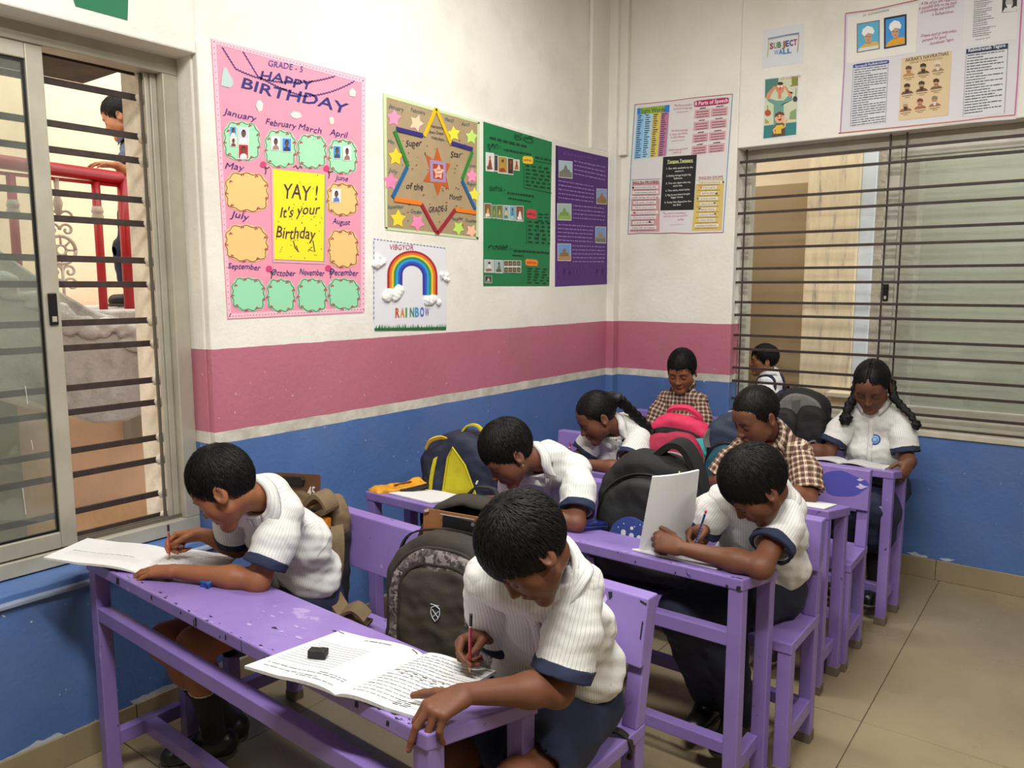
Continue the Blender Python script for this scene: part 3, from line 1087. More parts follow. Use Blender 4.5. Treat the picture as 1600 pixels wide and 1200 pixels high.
M_iris = mat('dark_eye', '120c08', 0.12)
M_brow = mat('eyebrow_hair', '110c09', 0.7)

FLAT = dict(f=[(14, 18, 10), (12, 18, 10), (12, 20, 10), (14, 20, 10)], s=(9, 2, -5, -13), th=[(.66, .72, -.2), (.84, .52, -.15), (.9, .42, -.1)])
DRAPE = dict(f=[(50, 26, 10), (40, 22, 6), (56, 34, 14), (60, 36, 16)], s=(10, 1, -6, -14), th=[(.45, .88, -.12), (.55, .80, -.25), (.60, .75, -.30)])
PENCIL = dict(f=[(48, 44, 18), (62, 58, 28), (74, 66, 34), (80, 70, 36)], s=(4, 1, -2, -6), th=[(.55, .50, -.66), (.86, .05, -.50), (.93, -.30, -.15)])
GRIP = dict(f=[(58, 52, 26), (62, 56, 28), (66, 58, 30), (70, 60, 30)], s=(6, 1, -4, -9), th=[(.62, .55, -.56), (.93, .30, -.20), (.96, .25, -.05)])
RELAX = dict(f=[(26, 30, 16), (30, 34, 18), (34, 36, 18), (38, 38, 18)], s=(6, 1, -4, -9), th=[(.62, .58, -.5), (.86, .34, -.38), (.92, .2, -.3)])

def hand_prims(sdf, W, d, n, side, pose, sc=1.0):
    """side +1 = the person's left hand; returns nail points and pinch point"""
    W, d, n = npv(W), npv(d), npv(n)
    d = d / np.linalg.norm(d)
    n = n - d * (n @ d)
    n /= np.linalg.norm(n)
    t = np.cross(d, n) * side
    kn = [W + sc * (.068 * d + .0215 * t), W + sc * (.071 * d + .0070 * t + .002 * n), W + sc * (.067 * d - .0075 * t), W + sc * (.059 * d - .0210 * t - .002 * n)]
    base = [W + sc * (.010 * d + .012 * t), W + sc * (.008 * d + .004 * t), W + sc * (.008 * d - .005 * t), W + sc * (.010 * d - .012 * t)]
    rads = [(.0088, .0072, .0063, .0054), (.0090, .0074, .0064, .0055), (.0086, .0070, .0061, .0053), (.0076, .0062, .0054, .0047)]
    lens = [(.034, .021, .017), (.037, .024, .018), (.034, .022, .017), (.027, .017, .015)]
    for b, k in zip(base, kn):
        sdf.rc(b, k, .0125 * sc, .0092 * sc, .012 * sc)
    sdf.rc(W + sc * (.016 * d + .004 * t - .004 * n), W + sc * (.050 * d + .002 * t - .005 * n), .0135 * sc, .0125 * sc, .012 * sc, lat=t, w=1.5)
    nails, tips = [], []
    for i in range(4):
        sp = R(pose['s'][i])
        dd = d * math.cos(sp) + t * math.sin(sp)
        p, a = kn[i], 0.0
        for j in range(3):
            a += R(pose['f'][i][j])
            v = dd * math.cos(a) - n * math.sin(a)
            q = p + v * lens[i][j] * sc
            sdf.rc(p, q, rads[i][j] * sc, rads[i][j + 1] * sc, .0022 * sc if j else .004 * sc)
            p = q
        nn = n * math.cos(a) + dd * math.sin(a)
        nails.append(p - v * .001 * sc + nn * rads[i][3] * sc)
        tips.append(p)
    p = W + sc * (.016 * d + .016 * t - .005 * n)
    tl, tr = (.034, .027, .021), (.0125, .0098, .0084, .0064)
    for j in range(3):
        v = npv(pose['th'][j])
        v = v / np.linalg.norm(v)
        v = d * v[0] + t * v[1] + n * v[2]
        q = p + v * tl[j] * sc
        sdf.rc(p, q, tr[j] * sc, tr[j + 1] * sc, .008 * sc if j == 0 else .003 * sc)
        p = q
    nn = np.cross(v, np.cross(n, v))
    nails.append(p + (t * .5 + n * .6) * tr[3] * sc)
    tips.append(p)
    return nails, (tips[0] + tips[4]) / 2, tips

def head_prims(s, jaw=1.0, lids=0.75):
    S = SDF()
    S.el((0, .012, .036), (.0715, .088, .079), k=.02)
    S.el((0, -.026, -.022), (.0585 * jaw, .060, .074), k=.03)
    S.rc((.046 * jaw, -.010, -.052), (.012, -.064, -.090), .021, .019, .02)
    S.rc((-.046 * jaw, -.010, -.052), (-.012, -.064, -.090), .021, .019, .02)
    S.el((0, -.068, -.092), (.020, .017, .015), k=.018)
    for q in (1, -1):
        S.el((q * .036, -.049, -.024), (.025, .022, .030), k=.036)          # cheeks
    S.el((0, -.046, .040), (.052, .038, .036), k=.03)                        # forehead
    S.rc((-.036, -.071, .020), (.036, -.071, .020), .010, .010, .016)         # brow
    for q in (1, -1):
        S.el((q * .031, -.092, .000), (.020, .016, .0125), k=.014, op='sub')   # sockets
        S.el((q * .0305, -.0715, -.0005), (.0155, .0135, .0125), k=.004)       # closed-down lids
    S.rc((0, -.080, .012), (0, -.098, -.026), .0075, .0090, .012)             # nose
    S.el((0, -.101, -.030), (.0098, .0090, .0080), k=.006)
    for q in (1, -1):
        S.el((q * .0105, -.092, -.032), (.0078, .0090, .0068), k=.006)
    S.rc((0, -.086, -.042), (0, -.088, -.050), .006, .006, .010)
    S.rc((-.017, -.080, -.0575), (0, -.0895, -.0545), .0042, .0062, .005)      # upper lip
    S.rc((.017, -.080, -.0575), (0, -.0895, -.0545), .0042, .0062, .005)
    S.rc((-.013, -.081, -.0650), (.013, -.081, -.0650), .0065, .0065, .005)
    S.el((0, -.086, -.0645), (.010, .0058, .0062), k=.005)                     # lower lip
    for q in (1, -1):
        c, sn = math.cos(R(24)), math.sin(R(24)) * q
        Rm = np.array([[c, -sn, 0], [sn, c, 0], [0, 0, 1]]) @ np.array([[1, 0, 0], [0, math.cos(.2), math.sin(.2)], [0, -math.sin(.2), math.cos(.2)]])
        S.el((q * .0765, .014, -.006), (.0075, .0195, .0300), rot=Rm, k=.008)
        S.el((q * .0835, .010, -.001), (.0055, .0105, .0175), rot=Rm, k=.004, op='sub')
    return S

def scalp(th=(.0085, .010, .013)):
    return dict(c=npv((0, .013, .038)), r=npv((.0715 + th[0], .088 + th[1], .080 + th[2])))

HL_BOY = [(0, .060), (28, .058), (46, .050), (58, .018), (68, -.010), (76, -.012), (84, .012), (98, .016), (112, -.016), (130, -.045), (180, -.058)]
HL_FRINGE = [(0, .040), (28, .040), (46, .038), (58, .012), (68, -.012), (76, -.014), (84, .010), (98, .016), (112, -.016), (130, -.048), (180, -.060)]
HL_GIRL = [(0, .070), (24, .066), (44, .050), (60, .026), (74, .012), (90, .010), (105, -.010), (125, -.045), (180, -.066)]

def hair_on_head(style):
    """shell plus locks in head coordinates"""
    sh = scalp(style.get('th', (.0085, .010, .013)))
    tab = style['line']
    def hz(P):
        ph = np.degrees(np.abs(np.arctan2(P[..., 0], -(P[..., 1] - .01))))
        return np.interp(ph, [a for a, _ in tab], [b for _, b in tab])
    S = SDF()
    S.el(sh['c'], sh['r'], k=.004)
    if style.get('extra'):
        style['extra'](S)
    S.fun(lambda P: (hz(P) - P[..., 2]) * 0.75 + .0025 * np.sin(P[..., 0] * 420 + 9 * P[..., 1]), 'int', k=.008)
    if style.get('part'):
        pp = [(0, -.084, .058), (0, -.062, .094), (.002, -.022, .1205), (.003, .034, .1265)]
        for a_, b_ in zip(pp, pp[1:]):
            S.rc(a_, b_, .0062, .0058, .002, op='sub')
    d1 = lambda P: .0006 * np.sin(P[..., 0] * 190 + 60 * P[..., 2] + 2.0 * np.sin(P[..., 1] * 70)) + .0005 * np.sin(P[..., 1] * 160 + 2.5 * np.sin(P[..., 0] * 60))
    V, F = S.mesh(.0042, disp=d1)
    parts = [(V, F)]
    n = int(style.get('n', 900) * 2.6)
    if n:
        rs = np.random.RandomState(style.get('seed', 1))
        P = rs.normal(size=(n * 3, 3))
        P /= np.linalg.norm(P, axis=1)[:, None]
        P = sh['c'] + P * sh['r']
        P = P[P[:, 2] > hz(P) - .002][:n]
        if style.get('part'):
            P = P[(np.abs(P[:, 0]) > .011) | (P[:, 1] > .04)]
        n = len(P)
        wh = npv(style.get('whorl', (.018, .055, .13)))
        steps = 5
        L = style.get('len', .030) * rs.uniform(.7, 1.3, n)
        path = [P - 0]
        Q = P.copy()
        lift = style.get('lift', .0028)
        sweep = style.get('sweep', 0.25)
        jit = rs.normal(size=(n, 3)) * .22
        for k in range(steps):
            nn = (Q - sh['c']) / sh['r'] ** 2
            nn /= np.linalg.norm(nn, axis=1)[:, None]
            fl = (Q - wh)
            fl = fl / (np.linalg.norm(fl, axis=1)[:, None] + 1e-6)
            fl = fl + np.array([sweep, 0, -.55]) + jit + rs.normal(size=(n, 3)) * .06
            fl -= nn * (fl * nn).sum(1)[:, None]
            fl /= np.linalg.norm(fl, axis=1)[:, None] + 1e-9
            Q = Q + fl * (L / steps)[:, None]
            # stay on the scalp shell
            q = (Q - sh['c']) / sh['r']
            Q = sh['c'] + Q * 0 + q / np.linalg.norm(q, axis=1)[:, None] * sh['r']
            path.append(Q.copy())
        path = np.stack(path, 1)
        prof_l = np.array([-.002, .5, 1, 1, .7, .15]) * lift
        prof_w = np.array([.5, 1, 1, .9, .65, .12]) * style.get('wid', .0019) * .55
        nn = (path - sh['c']) / sh['r'] ** 2
        nn /= np.linalg.norm(nn, axis=2)[..., None]
        tg = np.gradient(path, axis=1)
        sd = np.cross(tg, nn)
        sd /= np.linalg.norm(sd, axis=2)[..., None] + 1e-9
        lf = prof_l[None, :, None] * rs.uniform(.4, 1.5, n)[:, None, None]
        ctr = path + nn * lf
        wv = sd * prof_w[None, :, None]
        rows = np.stack([ctr - wv, ctr + nn * prof_w[None, :, None] * .55, ctr + wv], 2)     # n, steps+1, 3, 3
        V2 = rows.reshape(-1, 3)
        m = steps + 1
        idx = np.arange(n * m * 3).reshape(n, m, 3)
        q = []
        for a in (0, 1):
            q.append(np.stack([idx[:, :-1, a], idx[:, :-1, a + 1], idx[:, 1:, a + 1], idx[:, 1:, a]], -1).reshape(-1, 4))
        parts.append((V2, np.concatenate(q)))
    return join_meshes(parts)

def braid(pts, r0, r1, name, parent, M, tie=None):
    """plait along world points: two strands of overlapping lobes"""
    S = SDF()
    P = [npv(p) for p in pts]
    seg = np.cumsum([0] + [np.linalg.norm(b - a) for a, b in zip(P, P[1:])])
    tot = seg[-1]
    n = int(tot / (r0 * 0.62))
    for k in range(n):
        u = tot * (k + .5) / n
        i = min(np.searchsorted(seg, u) - 1, len(P) - 2)
        i = max(i, 0)
        f = (u - seg[i]) / (seg[i + 1] - seg[i])
        c = P[i] + (P[i + 1] - P[i]) * f
        d = (P[i + 1] - P[i]) / np.linalg.norm(P[i + 1] - P[i])
        s = np.cross(d, npv((.25, -.9, .2)))
        s /= np.linalg.norm(s)
        r = r0 + (r1 - r0) * u / tot
        q = 1 if k % 2 else -1
        S.rc(c + s * q * r * .45 - d * r * .8, c - s * q * r * .25 + d * r * .8, r * .66, r * .56, r * .12)
    V, F = S.mesh(max(.0028, r1 * .28))
    return link_mesh(name, V, F, M, parent, smooth=True)

def ringed(name, V, F, m, parent, across=None, along=None, smooth=True):
    at = {}
    if across is not None:
        at['across'] = ('FLOAT', across)
    if along is not None:
        at['along'] = ('FLOAT', along)
    return link_mesh(name, V, F, m, parent, smooth=smooth, attrs=at)

def person(name, label, J, skin, hair, shirt=M_shirt, fine=.0032, headscale=.93, group=None, lower='shorts', lower_mat=None,
           hands=None, trim=True, legs=True, sleeve=.80, base=None, blouse=.0, shoes=True, badge=None, extra_hair=None, torso_r=1.0,
           collar_mat=None, eyes='down', skip=(), hem=None):
    J = {k: npv(v) if isinstance(v, (tuple, list)) else v for k, v in J.items()}
    root = thing(name, label, 'person', base if base is not None else (J['pel'][0], J['pel'][1], 0), group)
    neck, head, pel = J['neck'], J['head'], J['pel']
    shL, shR = J['shL'], J['shR']
    lat = (shL - shR) / np.linalg.norm(shL - shR)
    mid = (shL + shR) / 2
    chest = J.get('chest', mid * .62 + pel * .38)
    # head frame: local x = the person's left, local -y = the face
    fw = J['face'] / np.linalg.norm(J['face'])
    up = J.get('crown', npv((0, 0, 1)))
    x = np.cross(-fw, up)
    x /= np.linalg.norm(x)
    z = np.cross(x, -fw)
    Rh = np.stack([x, -fw, z], 1)
    s = headscale
    toW = lambda V: head + (V * s) @ Rh.T
    toL = lambda P: ((npv(P) - head) @ Rh) / s
    pieces, tints = [], []
    # ---- head and neck
    H = head_prims(1.0, J.get('jaw', 1.0))
    nb, nt = toL(neck), npv((0, .022, -.045))
    H.rc(nt, nb, .043 / 1.0, .050, .022)
    lo, hi = npv((-.105, -.125, -.16)), npv((.105, .125, .13))
    lo = np.minimum(lo, nb - .03)
    hi = np.maximum(hi, nb + .03)
    V, F = H.mesh(fine / s, lo, hi)
    T = np.ones((len(V), 4))
    def near(c, r):
        q = (V - npv(c)) / npv(r)
        return np.exp(-(q * q).sum(1))
    lip = np.clip(near((0, -.088, -.0595), (.017, .02, .0075)) * 1.4, 0, 1)
    T[:, :3] *= 1 - lip[:, None] * np.array([.02, .30, .26])
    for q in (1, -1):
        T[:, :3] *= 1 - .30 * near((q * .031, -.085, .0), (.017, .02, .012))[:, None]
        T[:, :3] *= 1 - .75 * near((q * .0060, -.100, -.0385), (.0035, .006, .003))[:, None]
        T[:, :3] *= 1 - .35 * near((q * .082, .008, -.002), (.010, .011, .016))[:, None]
    T[:, :3] *= 1 - .55 * near((0, -.094, -.0600), (.019, .02, .0016))[:, None]  # shading of the seam between the lips, put into the tint
    pieces.append((toW(V), F))
    tints.append(T)
    # ---- arms and hands
    pinch, tipd = {}, {}
    for sd, q in (('L', 1), ('R', -1)):
        if 'el' + sd not in J or sd in skip:
            continue
        sh, el, wr = J['sh' + sd], J['el' + sd], J['wr' + sd]
        A = SDF()
        A.rc(sh, el, .036, .0315, .02)
        f1 = el + (wr - el) * .30
        A.rc(el, f1, .0310, .0325, .02)
        hd = hands.get(sd) if hands else None
        if hd:
            hn = npv(hd[1])
        else:
            hn = npv((0, 0, 1))
        A.rc(f1, wr, .0320, .0195, .02)
        A.el(el + (el - sh) / np.linalg.norm(el - sh) * .012, (.024, .024, .024), k=.02)
        if hd:
            sc = hd[3] if len(hd) > 3 else 1.0
            nails, pinch[sd], tipd[sd] = hand_prims(A, wr, hd[0], hd[1], q, hd[2], sc)
        else:
            nails = []
            A.el(wr, (.02, .02, .02), k=.02)
        V, F = A.mesh(fine * (0.85 if hd else 1.3))
        T = np.ones((len(V), 4))
        for nl in nails:
            g = np.exp(-(((V - nl) / .0055) ** 2).sum(1))
            T[:, :3] *= 1 + g[:, None] * np.array([.55, .62, .60])
        pieces.append((V, F))
        tints.append(T)
    # ---- trunk and legs
    B = SDF()
    B.rc(pel, chest, .075, .080, .05, lat=lat, w=1.35)
    B.rc(chest, mid, .080, .050, .05, lat=lat, w=1.35)
    B.rc(mid, neck, .045, .045, .03)
    hip = {}
    for sd, q in (('L', 1), ('R', -1)):
        hip[sd] = pel + lat * q * .068 + npv((0, 0, -.01))
        if legs and 'kn' + sd in J:
            kn, an = J['kn' + sd], J['an' + sd]
            B.rc(hip[sd], kn, .068, .046, .04)
            B.el(kn, (.045, .045, .047), k=.03)
            cf = kn + (an - kn) * .32
            B.rc(kn, cf, .042, .044, .03)
            B.rc(cf, an, .044, .028, .03)
            ft = J.get('ft' + sd, npv((0, -1, 0)))
            B.rc(an + npv((0, 0, -.03)), an + ft * .11 + npv((0, 0, -.045)), .026, .022, .02)
    V, F = B.mesh(max(fine * 2.2, .008))
    pieces.append((V, F))
    tints.append(np.ones((len(V), 4)))
    V, F = join_meshes(pieces)
    body = link_mesh('body', V, F, skin, root, smooth=True, attrs={'tint': ('FLOAT_COLOR', np.concatenate(tints))})
    # ---- hair
    hv, hf = hair_on_head(hair)
    link_mesh('hair', toW(hv), hf, M_hair, root, smooth=True)
    # ---- eyebrows, lashes
    for q in (1, -1):
        xs = np.linspace(.010, .046, 9)
        L = np.stack([q * xs, np.full(9, -.16), .0185 + .006 * np.sin((xs - .010) / .036 * 2.4)], 1)
        Pm = march(H, L, (0, 1, 0)) + np.array([0, -.0005, 0])
        w = np.array([.0022, .0032, .0034, .0033, .003, .0027, .0023, .0018, .001])
        MB().tube([tuple(p) for p in toW(Pm)], list(w * s), 6, 0.6).build('eyebrow', M_brow, root, smooth=True)
        xs = np.linspace(.0165, .0450, 9)
        zz = (-.0065 - .0035 * np.sin((xs - .0165) / .0285 * math.pi)) if eyes == 'down' else (.004 + .004 * np.sin((xs - .0165) / .0285 * math.pi))
        L = np.stack([q * xs, np.full(9, -.16), zz], 1)
        Pm = march(H, L, (0, 1, 0)) + np.array([0, -.0006, 0])
        MB().tube([tuple(p) for p in toW(Pm)], list(np.array([.0006, .0012, .0015, .0017, .0017, .0017, .0016, .0013, .0007]) * s), 6).build('eyelash', M_brow, root, smooth=True)
        if eyes == 'open':
            ev = MB()
            a = toW(np.array([[q * .0305, -.0722, -.0005]]))[0]
            S = SDF().el(a, (.0128 * s,) * 3, k=.002)
            v_, f_ = S.mesh(.0028)
            e = link_mesh('eyeball', v_, f_, M_eyewhite, root, smooth=True)
            a = toW(np.array([[q * .0305 + .003, -.0790, -.001]]))[0]
            v_, f_ = SDF().el(a, (.0062 * s,) * 3, k=.002).mesh(.0016)
            link_mesh('iris', v_, f_, M_iris, e, smooth=True)
    # ---- shirt
    fwd = np.cross(lat, (neck - pel) / np.linalg.norm(neck - pel))
    fwd = -fwd if fwd @ J['face'] < 0 and abs(fwd @ J['face']) > .2 and fwd[1] > 0 else fwd
    if fwd[1] > 0:
        fwd = -fwd
    k = torso_r * .93
    S = SDF()
    waist = pel + (chest - pel) * .22
    S.rc(waist, chest, .088 * k, .095 * k, .05, lat=lat, w=1.38)
    S.rc(chest, mid - (mid - chest) * .18, .095 * k, .068 * k, .05, lat=lat, w=1.45)
    S.rc(shR + lat * .012, shL - lat * .012, .050, .050, .045)
    S.rc(neck + (mid - neck) * .15, shL - lat * .05, .046, .048, .035)
    S.rc(neck + (mid - neck) * .15, shR + lat * .05, .046, .048, .035)
    if blouse:
        back = waist - fwd * .045 + (chest - waist) * .25
        S.el(back, (.10 + blouse, .075 + blouse, .075), k=.05)
        for q in (1, -1):
            S.el(waist + lat * q * .075 + (chest - waist) * .2, (.055 + blouse, .06 + blouse, .06), k=.05)
    na = toW(np.array([[0, .02, -.06]]))[0] - neck
    na /= np.linalg.norm(na)
    hollow = SDF()
    S.rc(neck, neck + na * .030, .064, .056, .03)
    S.rc(neck + na * .028 + fwd * .004, neck + na * .12, .046, .062, .006, op='sub')
    dn = (pel - chest) / np.linalg.norm(pel - chest)
    S.cut(hem if hem is not None else waist + dn * .055, dn, .012)
    ph = float(np.abs(pel).sum() * 7)
    dsp = lambda P: .0046 * wob(P, 34, ph) + .0018 * wob(P, 95, ph * 1.7)
    V, F = S.mesh(max(fine * 1.5, .0055), disp=dsp)
    def spine_u(V):
        P0, P1, P2 = waist - (chest - waist) * .5, chest, neck
        out_s, best, tt = np.zeros((len(V), 3)), np.full(len(V), 9.), np.zeros(len(V))
        for a, b, t0 in ((P0, P1, 0.), (P1, P2, .6)):
            ab = b - a
            t = np.clip(((V - a) @ ab) / (ab @ ab), 0, 1)
            c = a + np.multiply.outer(t, ab)
            d = np.linalg.norm(V - c, axis=1)
            m = d < best
            best = np.where(m, d, best)
            out_s[m] = c[m]
            tt = np.where(m, t0 + t * (.6 if t0 == 0 else .4), tt)
        r = V - out_s
        l, f = r @ lat, r @ fwd
        w = np.clip((tt - .62) / .2, 0, 1)
        w = w * w * (3 - 2 * w)
        arc = np.arcsin(np.clip(l / (.142 * k), -1, 1)) * .142 * k
        return arc * (1 - w) + l * w, tt
    u, tt = spine_u(V)
    axis_up = (neck - pel) / np.linalg.norm(neck - pel)
    sh_o = ringed('shirt', V, F, shirt, root, u, (V - pel) @ axis_up)
    full = SDF()
    full.ops = list(S.ops)
    # ---- sleeves
    for sd, q in (('L', 1), ('R', -1)):
        if 'el' + sd not in J or sd in skip:
            continue
        sh, el = J['sh' + sd], J['el' + sd]
        ax = (el - sh) / np.linalg.norm(el - sh)
        Ls = np.linalg.norm(el - sh) * sleeve
        e1 = sh + ax * Ls
        st0 = sh - lat * q * .012
        K = SDF()
        K.rc(st0, sh + ax * Ls * .5, .054 * k, .058, .02)
        K.rc(sh + ax * Ls * .5, e1 + ax * .05, .058, .064, .02)
        K.rc(sh + ax * Ls * .84, e1 + ax * .14, .046, .060, .004, op='sub')
        K.cut(e1, ax, .003)
        V, F = K.mesh(max(fine * 1.2, .0042), disp=lambda P: .0026 * wob(P, 46, ph + q) + .0008 * wob(P, 120, ph))
        r = V - st0
        b1 = np.cross(ax, npv((0, .3, 1)))
        b1 /= np.linalg.norm(b1)
        b2 = np.cross(ax, b1)
        ringed('sleeve', V, F, shirt, root, np.arctan2(r @ b1, r @ b2) * .058, r @ ax)
        if trim:
            K = SDF()
            K.rc(sh + ax * Ls * .5, e1 + ax * .05, .0605, .0655, .004)
            K.rc(sh + ax * Ls * .84, e1 + ax * .14, .0500, .0605, .003, op='sub')
            K.cut(e1 + ax * .004, ax, .002)
            K.cut(e1 - ax * .022, -ax, .002)
            V, F = K.mesh(max(fine * .95, .0034), disp=lambda P: .0026 * wob(P, 46, ph + q) + .0008 * wob(P, 120, ph))
            link_mesh('sleeve_cuff', V, F, M_navy_trim, root, smooth=True)
    # ---- collar: stand, fold and two points
    cm = collar_mat or shirt
    rows, us = [], []
    angs = np.linspace(-152, 152, 31)
    for a in angs:
        aa = R(a)
        dirv = -fwd * math.cos(aa) + lat * math.sin(aa)
        dirv = dirv - na * (dirv @ na)
        dirv /= np.linalg.norm(dirv)
        front = max(0, (abs(a) - 95) / 57)
        base_p = neck + na * .036 + fwd * .004
        inner = base_p + dirv * .050 + na * .006
        fold = base_p + dirv * .053 + na * (.030 - .018 * front)
        flap = .034 + .016 * front ** 2
        out = fold + dirv * (.016 + .010 * front) + fwd * .018 * front
        outp = march(full, [out + na * .02], -na, 40)[0]
        lowp = fold + (outp - fold) / (np.linalg.norm(outp - fold) + 1e-9) * flap
        dd = full.eval(np.array([lowp]))[0]
        if dd < .005:
            lowp = lowp + (dirv * .6 + na * .6 + fwd * .5 * front) * (.006 - dd)
        lowp = lowp + (dirv * .5 + na * .6) * .004
        mp = (fold + lowp) / 2 + dirv * .006 + na * .003
        rows.append([inner, fold - dirv * .002, fold + dirv * .0035, mp, lowp])
        us.append([.001, .006, .010, .0225, .0365])
    V = np.array(rows).reshape(-1, 3)
    F = [(i * 5 + j, i * 5 + j + 1, (i + 1) * 5 + j + 1, (i + 1) * 5 + j) for i in range(len(rows) - 1) for j in range(4)]
    co = ringed('collar', V, F, cm, root, np.array(us).ravel(), np.repeat(np.radians(angs) * .055, 5))
    so_ = co.modifiers.new('thickness', 'SOLIDIFY')
    so_.thickness = .0035
    # ---- button strip
    if J.get('front', True):
        top = neck + fwd * .075 - na * .030
        bot = waist + fwd * .13 + dn * .02
        n = 12
        c = np.array([top + (bot - top) * t for t in np.linspace(0, 1, n)])
        rowsL = march(full, c + fwd * .10 + lat * .011, -fwd)
        rowsR = march(full, c + fwd * .10 - lat * .011, -fwd)
        V = np.concatenate([rowsL + fwd * .0016, rowsR + fwd * .0016])
        F = [(i, i + 1, n + i + 1, n + i) for i in range(n - 1)]
        pk = ringed('button_strip', V, F, shirt, root, np.concatenate([np.full(n, .0042), np.full(n, .0258)]), np.concatenate([(c - pel) @ axis_up] * 2))
        so_ = pk.modifiers.new('thickness', 'SOLIDIFY')
        so_.thickness = .002
        ctr = (rowsL + rowsR) / 2
        for i in (2, 4, 7, 9):
            MB().disc(tuple(ctr[i] + fwd * .0026), tuple(fwd), .0048, .002, 10).build('button', M_button, root)
    J['_fwd'], J['_lat'], J['_axis'], J['_sdf'] = fwd, lat, axis_up, full
    # ---- lower garment, socks, shoes
    lm = lower_mat or M_navy
    if lower and legs:
        G = SDF()
        G.rc(pel + npv((0, 0, -.01)), waist + dn * .030, .086, .084, .04, lat=lat, w=1.42)
        for sd in ('L', 'R'):
            if 'kn' + sd not in J:
                continue
            kn, an = J['kn' + sd], J['an' + sd]
            if lower == 'shorts':
                G.rc(hip[sd], hip[sd] + (kn - hip[sd]) * .68, .084, .082, .03)
            elif lower == 'skirt':
                G.rc(hip[sd], kn + (kn - hip[sd]) * .10, .085, .085, .08)
                G.rc(kn, kn + npv((0, 0, -.12)), .082, .088, .06)
            else:
                G.rc(hip[sd], kn, .086, .072, .03)
                G.rc(kn, an + npv((0, 0, .02)), .070, .058, .03)
        if lower == 'skirt':
            G.rc(J['knL'], J['knR'], .075, .075, .06)
        ax_t = None
        for sd in ('L', 'R'):
            if lower == 'shorts' and 'kn' + sd in J:
                kn = J['kn' + sd]
                v = (kn - hip[sd]) / np.linalg.norm(kn - hip[sd])
                G.rc(hip[sd] + (kn - hip[sd]) * .62, kn + v * .1, .056, .080, .004, op='sub')
        V, F = G.mesh(.008, disp=lambda P: .004 * wob(P, 30, ph) + .002 * wob(P, 70, ph))
        link_mesh({'shorts': 'shorts', 'skirt': 'skirt', 'trousers': 'trousers'}[lower], V, F, lm, root, smooth=True)
        bc = waist + dn * .030
        K = SDF()
        K.rc(bc - dn * .02, bc + dn * .02, .0885, .0885, .004, lat=lat, w=1.43)
        K.cut(bc + dn * .014, dn, .002)
        K.cut(bc - dn * .014, -dn, .002)
        V, F = K.mesh(.007)
        link_mesh('belt', V, F, M_belt, root, smooth=True)
        for sd in ('L', 'R'):
            if 'kn' + sd not in J:
                continue
            kn, an = J['kn' + sd], J['an' + sd]
            ft = J.get('ft' + sd, npv((0, -1, 0)))
            ft = ft / np.linalg.norm(ft)
            if lower != 'trousers':
                a0 = kn + (an - kn) * .30
                K = SDF()
                K.rc(a0, an, .0475, .032, .02)
                K.rc(an, an + ft * .05 + npv((0, 0, -.035)), .034, .03, .02)
                K.cut(a0 + (an - kn) * .03, (kn - an), .003)
                V, F = K.mesh(.006)
                sk = link_mesh('sock', V, F, M_sock, root, smooth=True)
                av = (an - kn) / np.linalg.norm(an - kn)
                for off in (.030, .046):
                    K = SDF()
                    c0 = a0 + av * off
                    rr = .0475 - .0155 * (off + .006) / max(np.linalg.norm(an - a0), .05) + .0018
                    K.rc(c0 - av * .01, c0 + av * .01, rr, rr, .002)
                    K.cut(c0 + av * .003, av, .001)
                    K.cut(c0 - av * .003, -av, .001)
                    V, F = K.mesh(.004)
                    link_mesh('sock_stripe', V, F, flat('cfc6b0', 0.9), sk, smooth=True)
            if shoes:
                gz = an[2] - .065
                hx = npv((an[0], an[1], gz)) - ft * .025
                K = SDF()
                K.rc(hx + npv((0, 0, .036)), hx + ft * .15 + npv((0, 0, .030)), .036, .033, .03)
                K.rc(hx + npv((0, 0, .050)), hx + ft * .055 + npv((0, 0, .066)), .036, .030, .03)
                K.cut(hx + npv((0, 0, .014)), (0, 0, -1), .004)
                V, F = K.mesh(.006)
                so2 = link_mesh('shoe', V, F, M_shoe, root, smooth=True)
                K = SDF()
                K.rc(hx + npv((0, 0, .02)), hx + ft * .152 + npv((0, 0, .02)), .040, .037, .02)
                K.cut(hx + npv((0, 0, .016)), (0, 0, 1), .002)
                K.cut(hx + npv((0, 0, .001)), (0, 0, -1), .002)
                V, F = K.mesh(.006)
                link_mesh('sole', V, F, M_sole, so2, smooth=True)
                sdv = np.cross(ft, npv((0, 0, 1)))
                for t_ in (.060, .078, .096):
                    c0 = hx + ft * t_ + npv((0, 0, .085 - (t_ - .06) * .55))
                    MB().tube([tuple(c0 - sdv * .018 + npv((0, 0, -.006))), tuple(c0), tuple(c0 + sdv * .018 + npv((0, 0, -.006)))], .0028, 6).build('lace', M_sock, so2, smooth=True)
    J['_pinch'], J['_tips'], J['_toW'], J['_root'] = pinch, tipd, toW, root
    return root, J

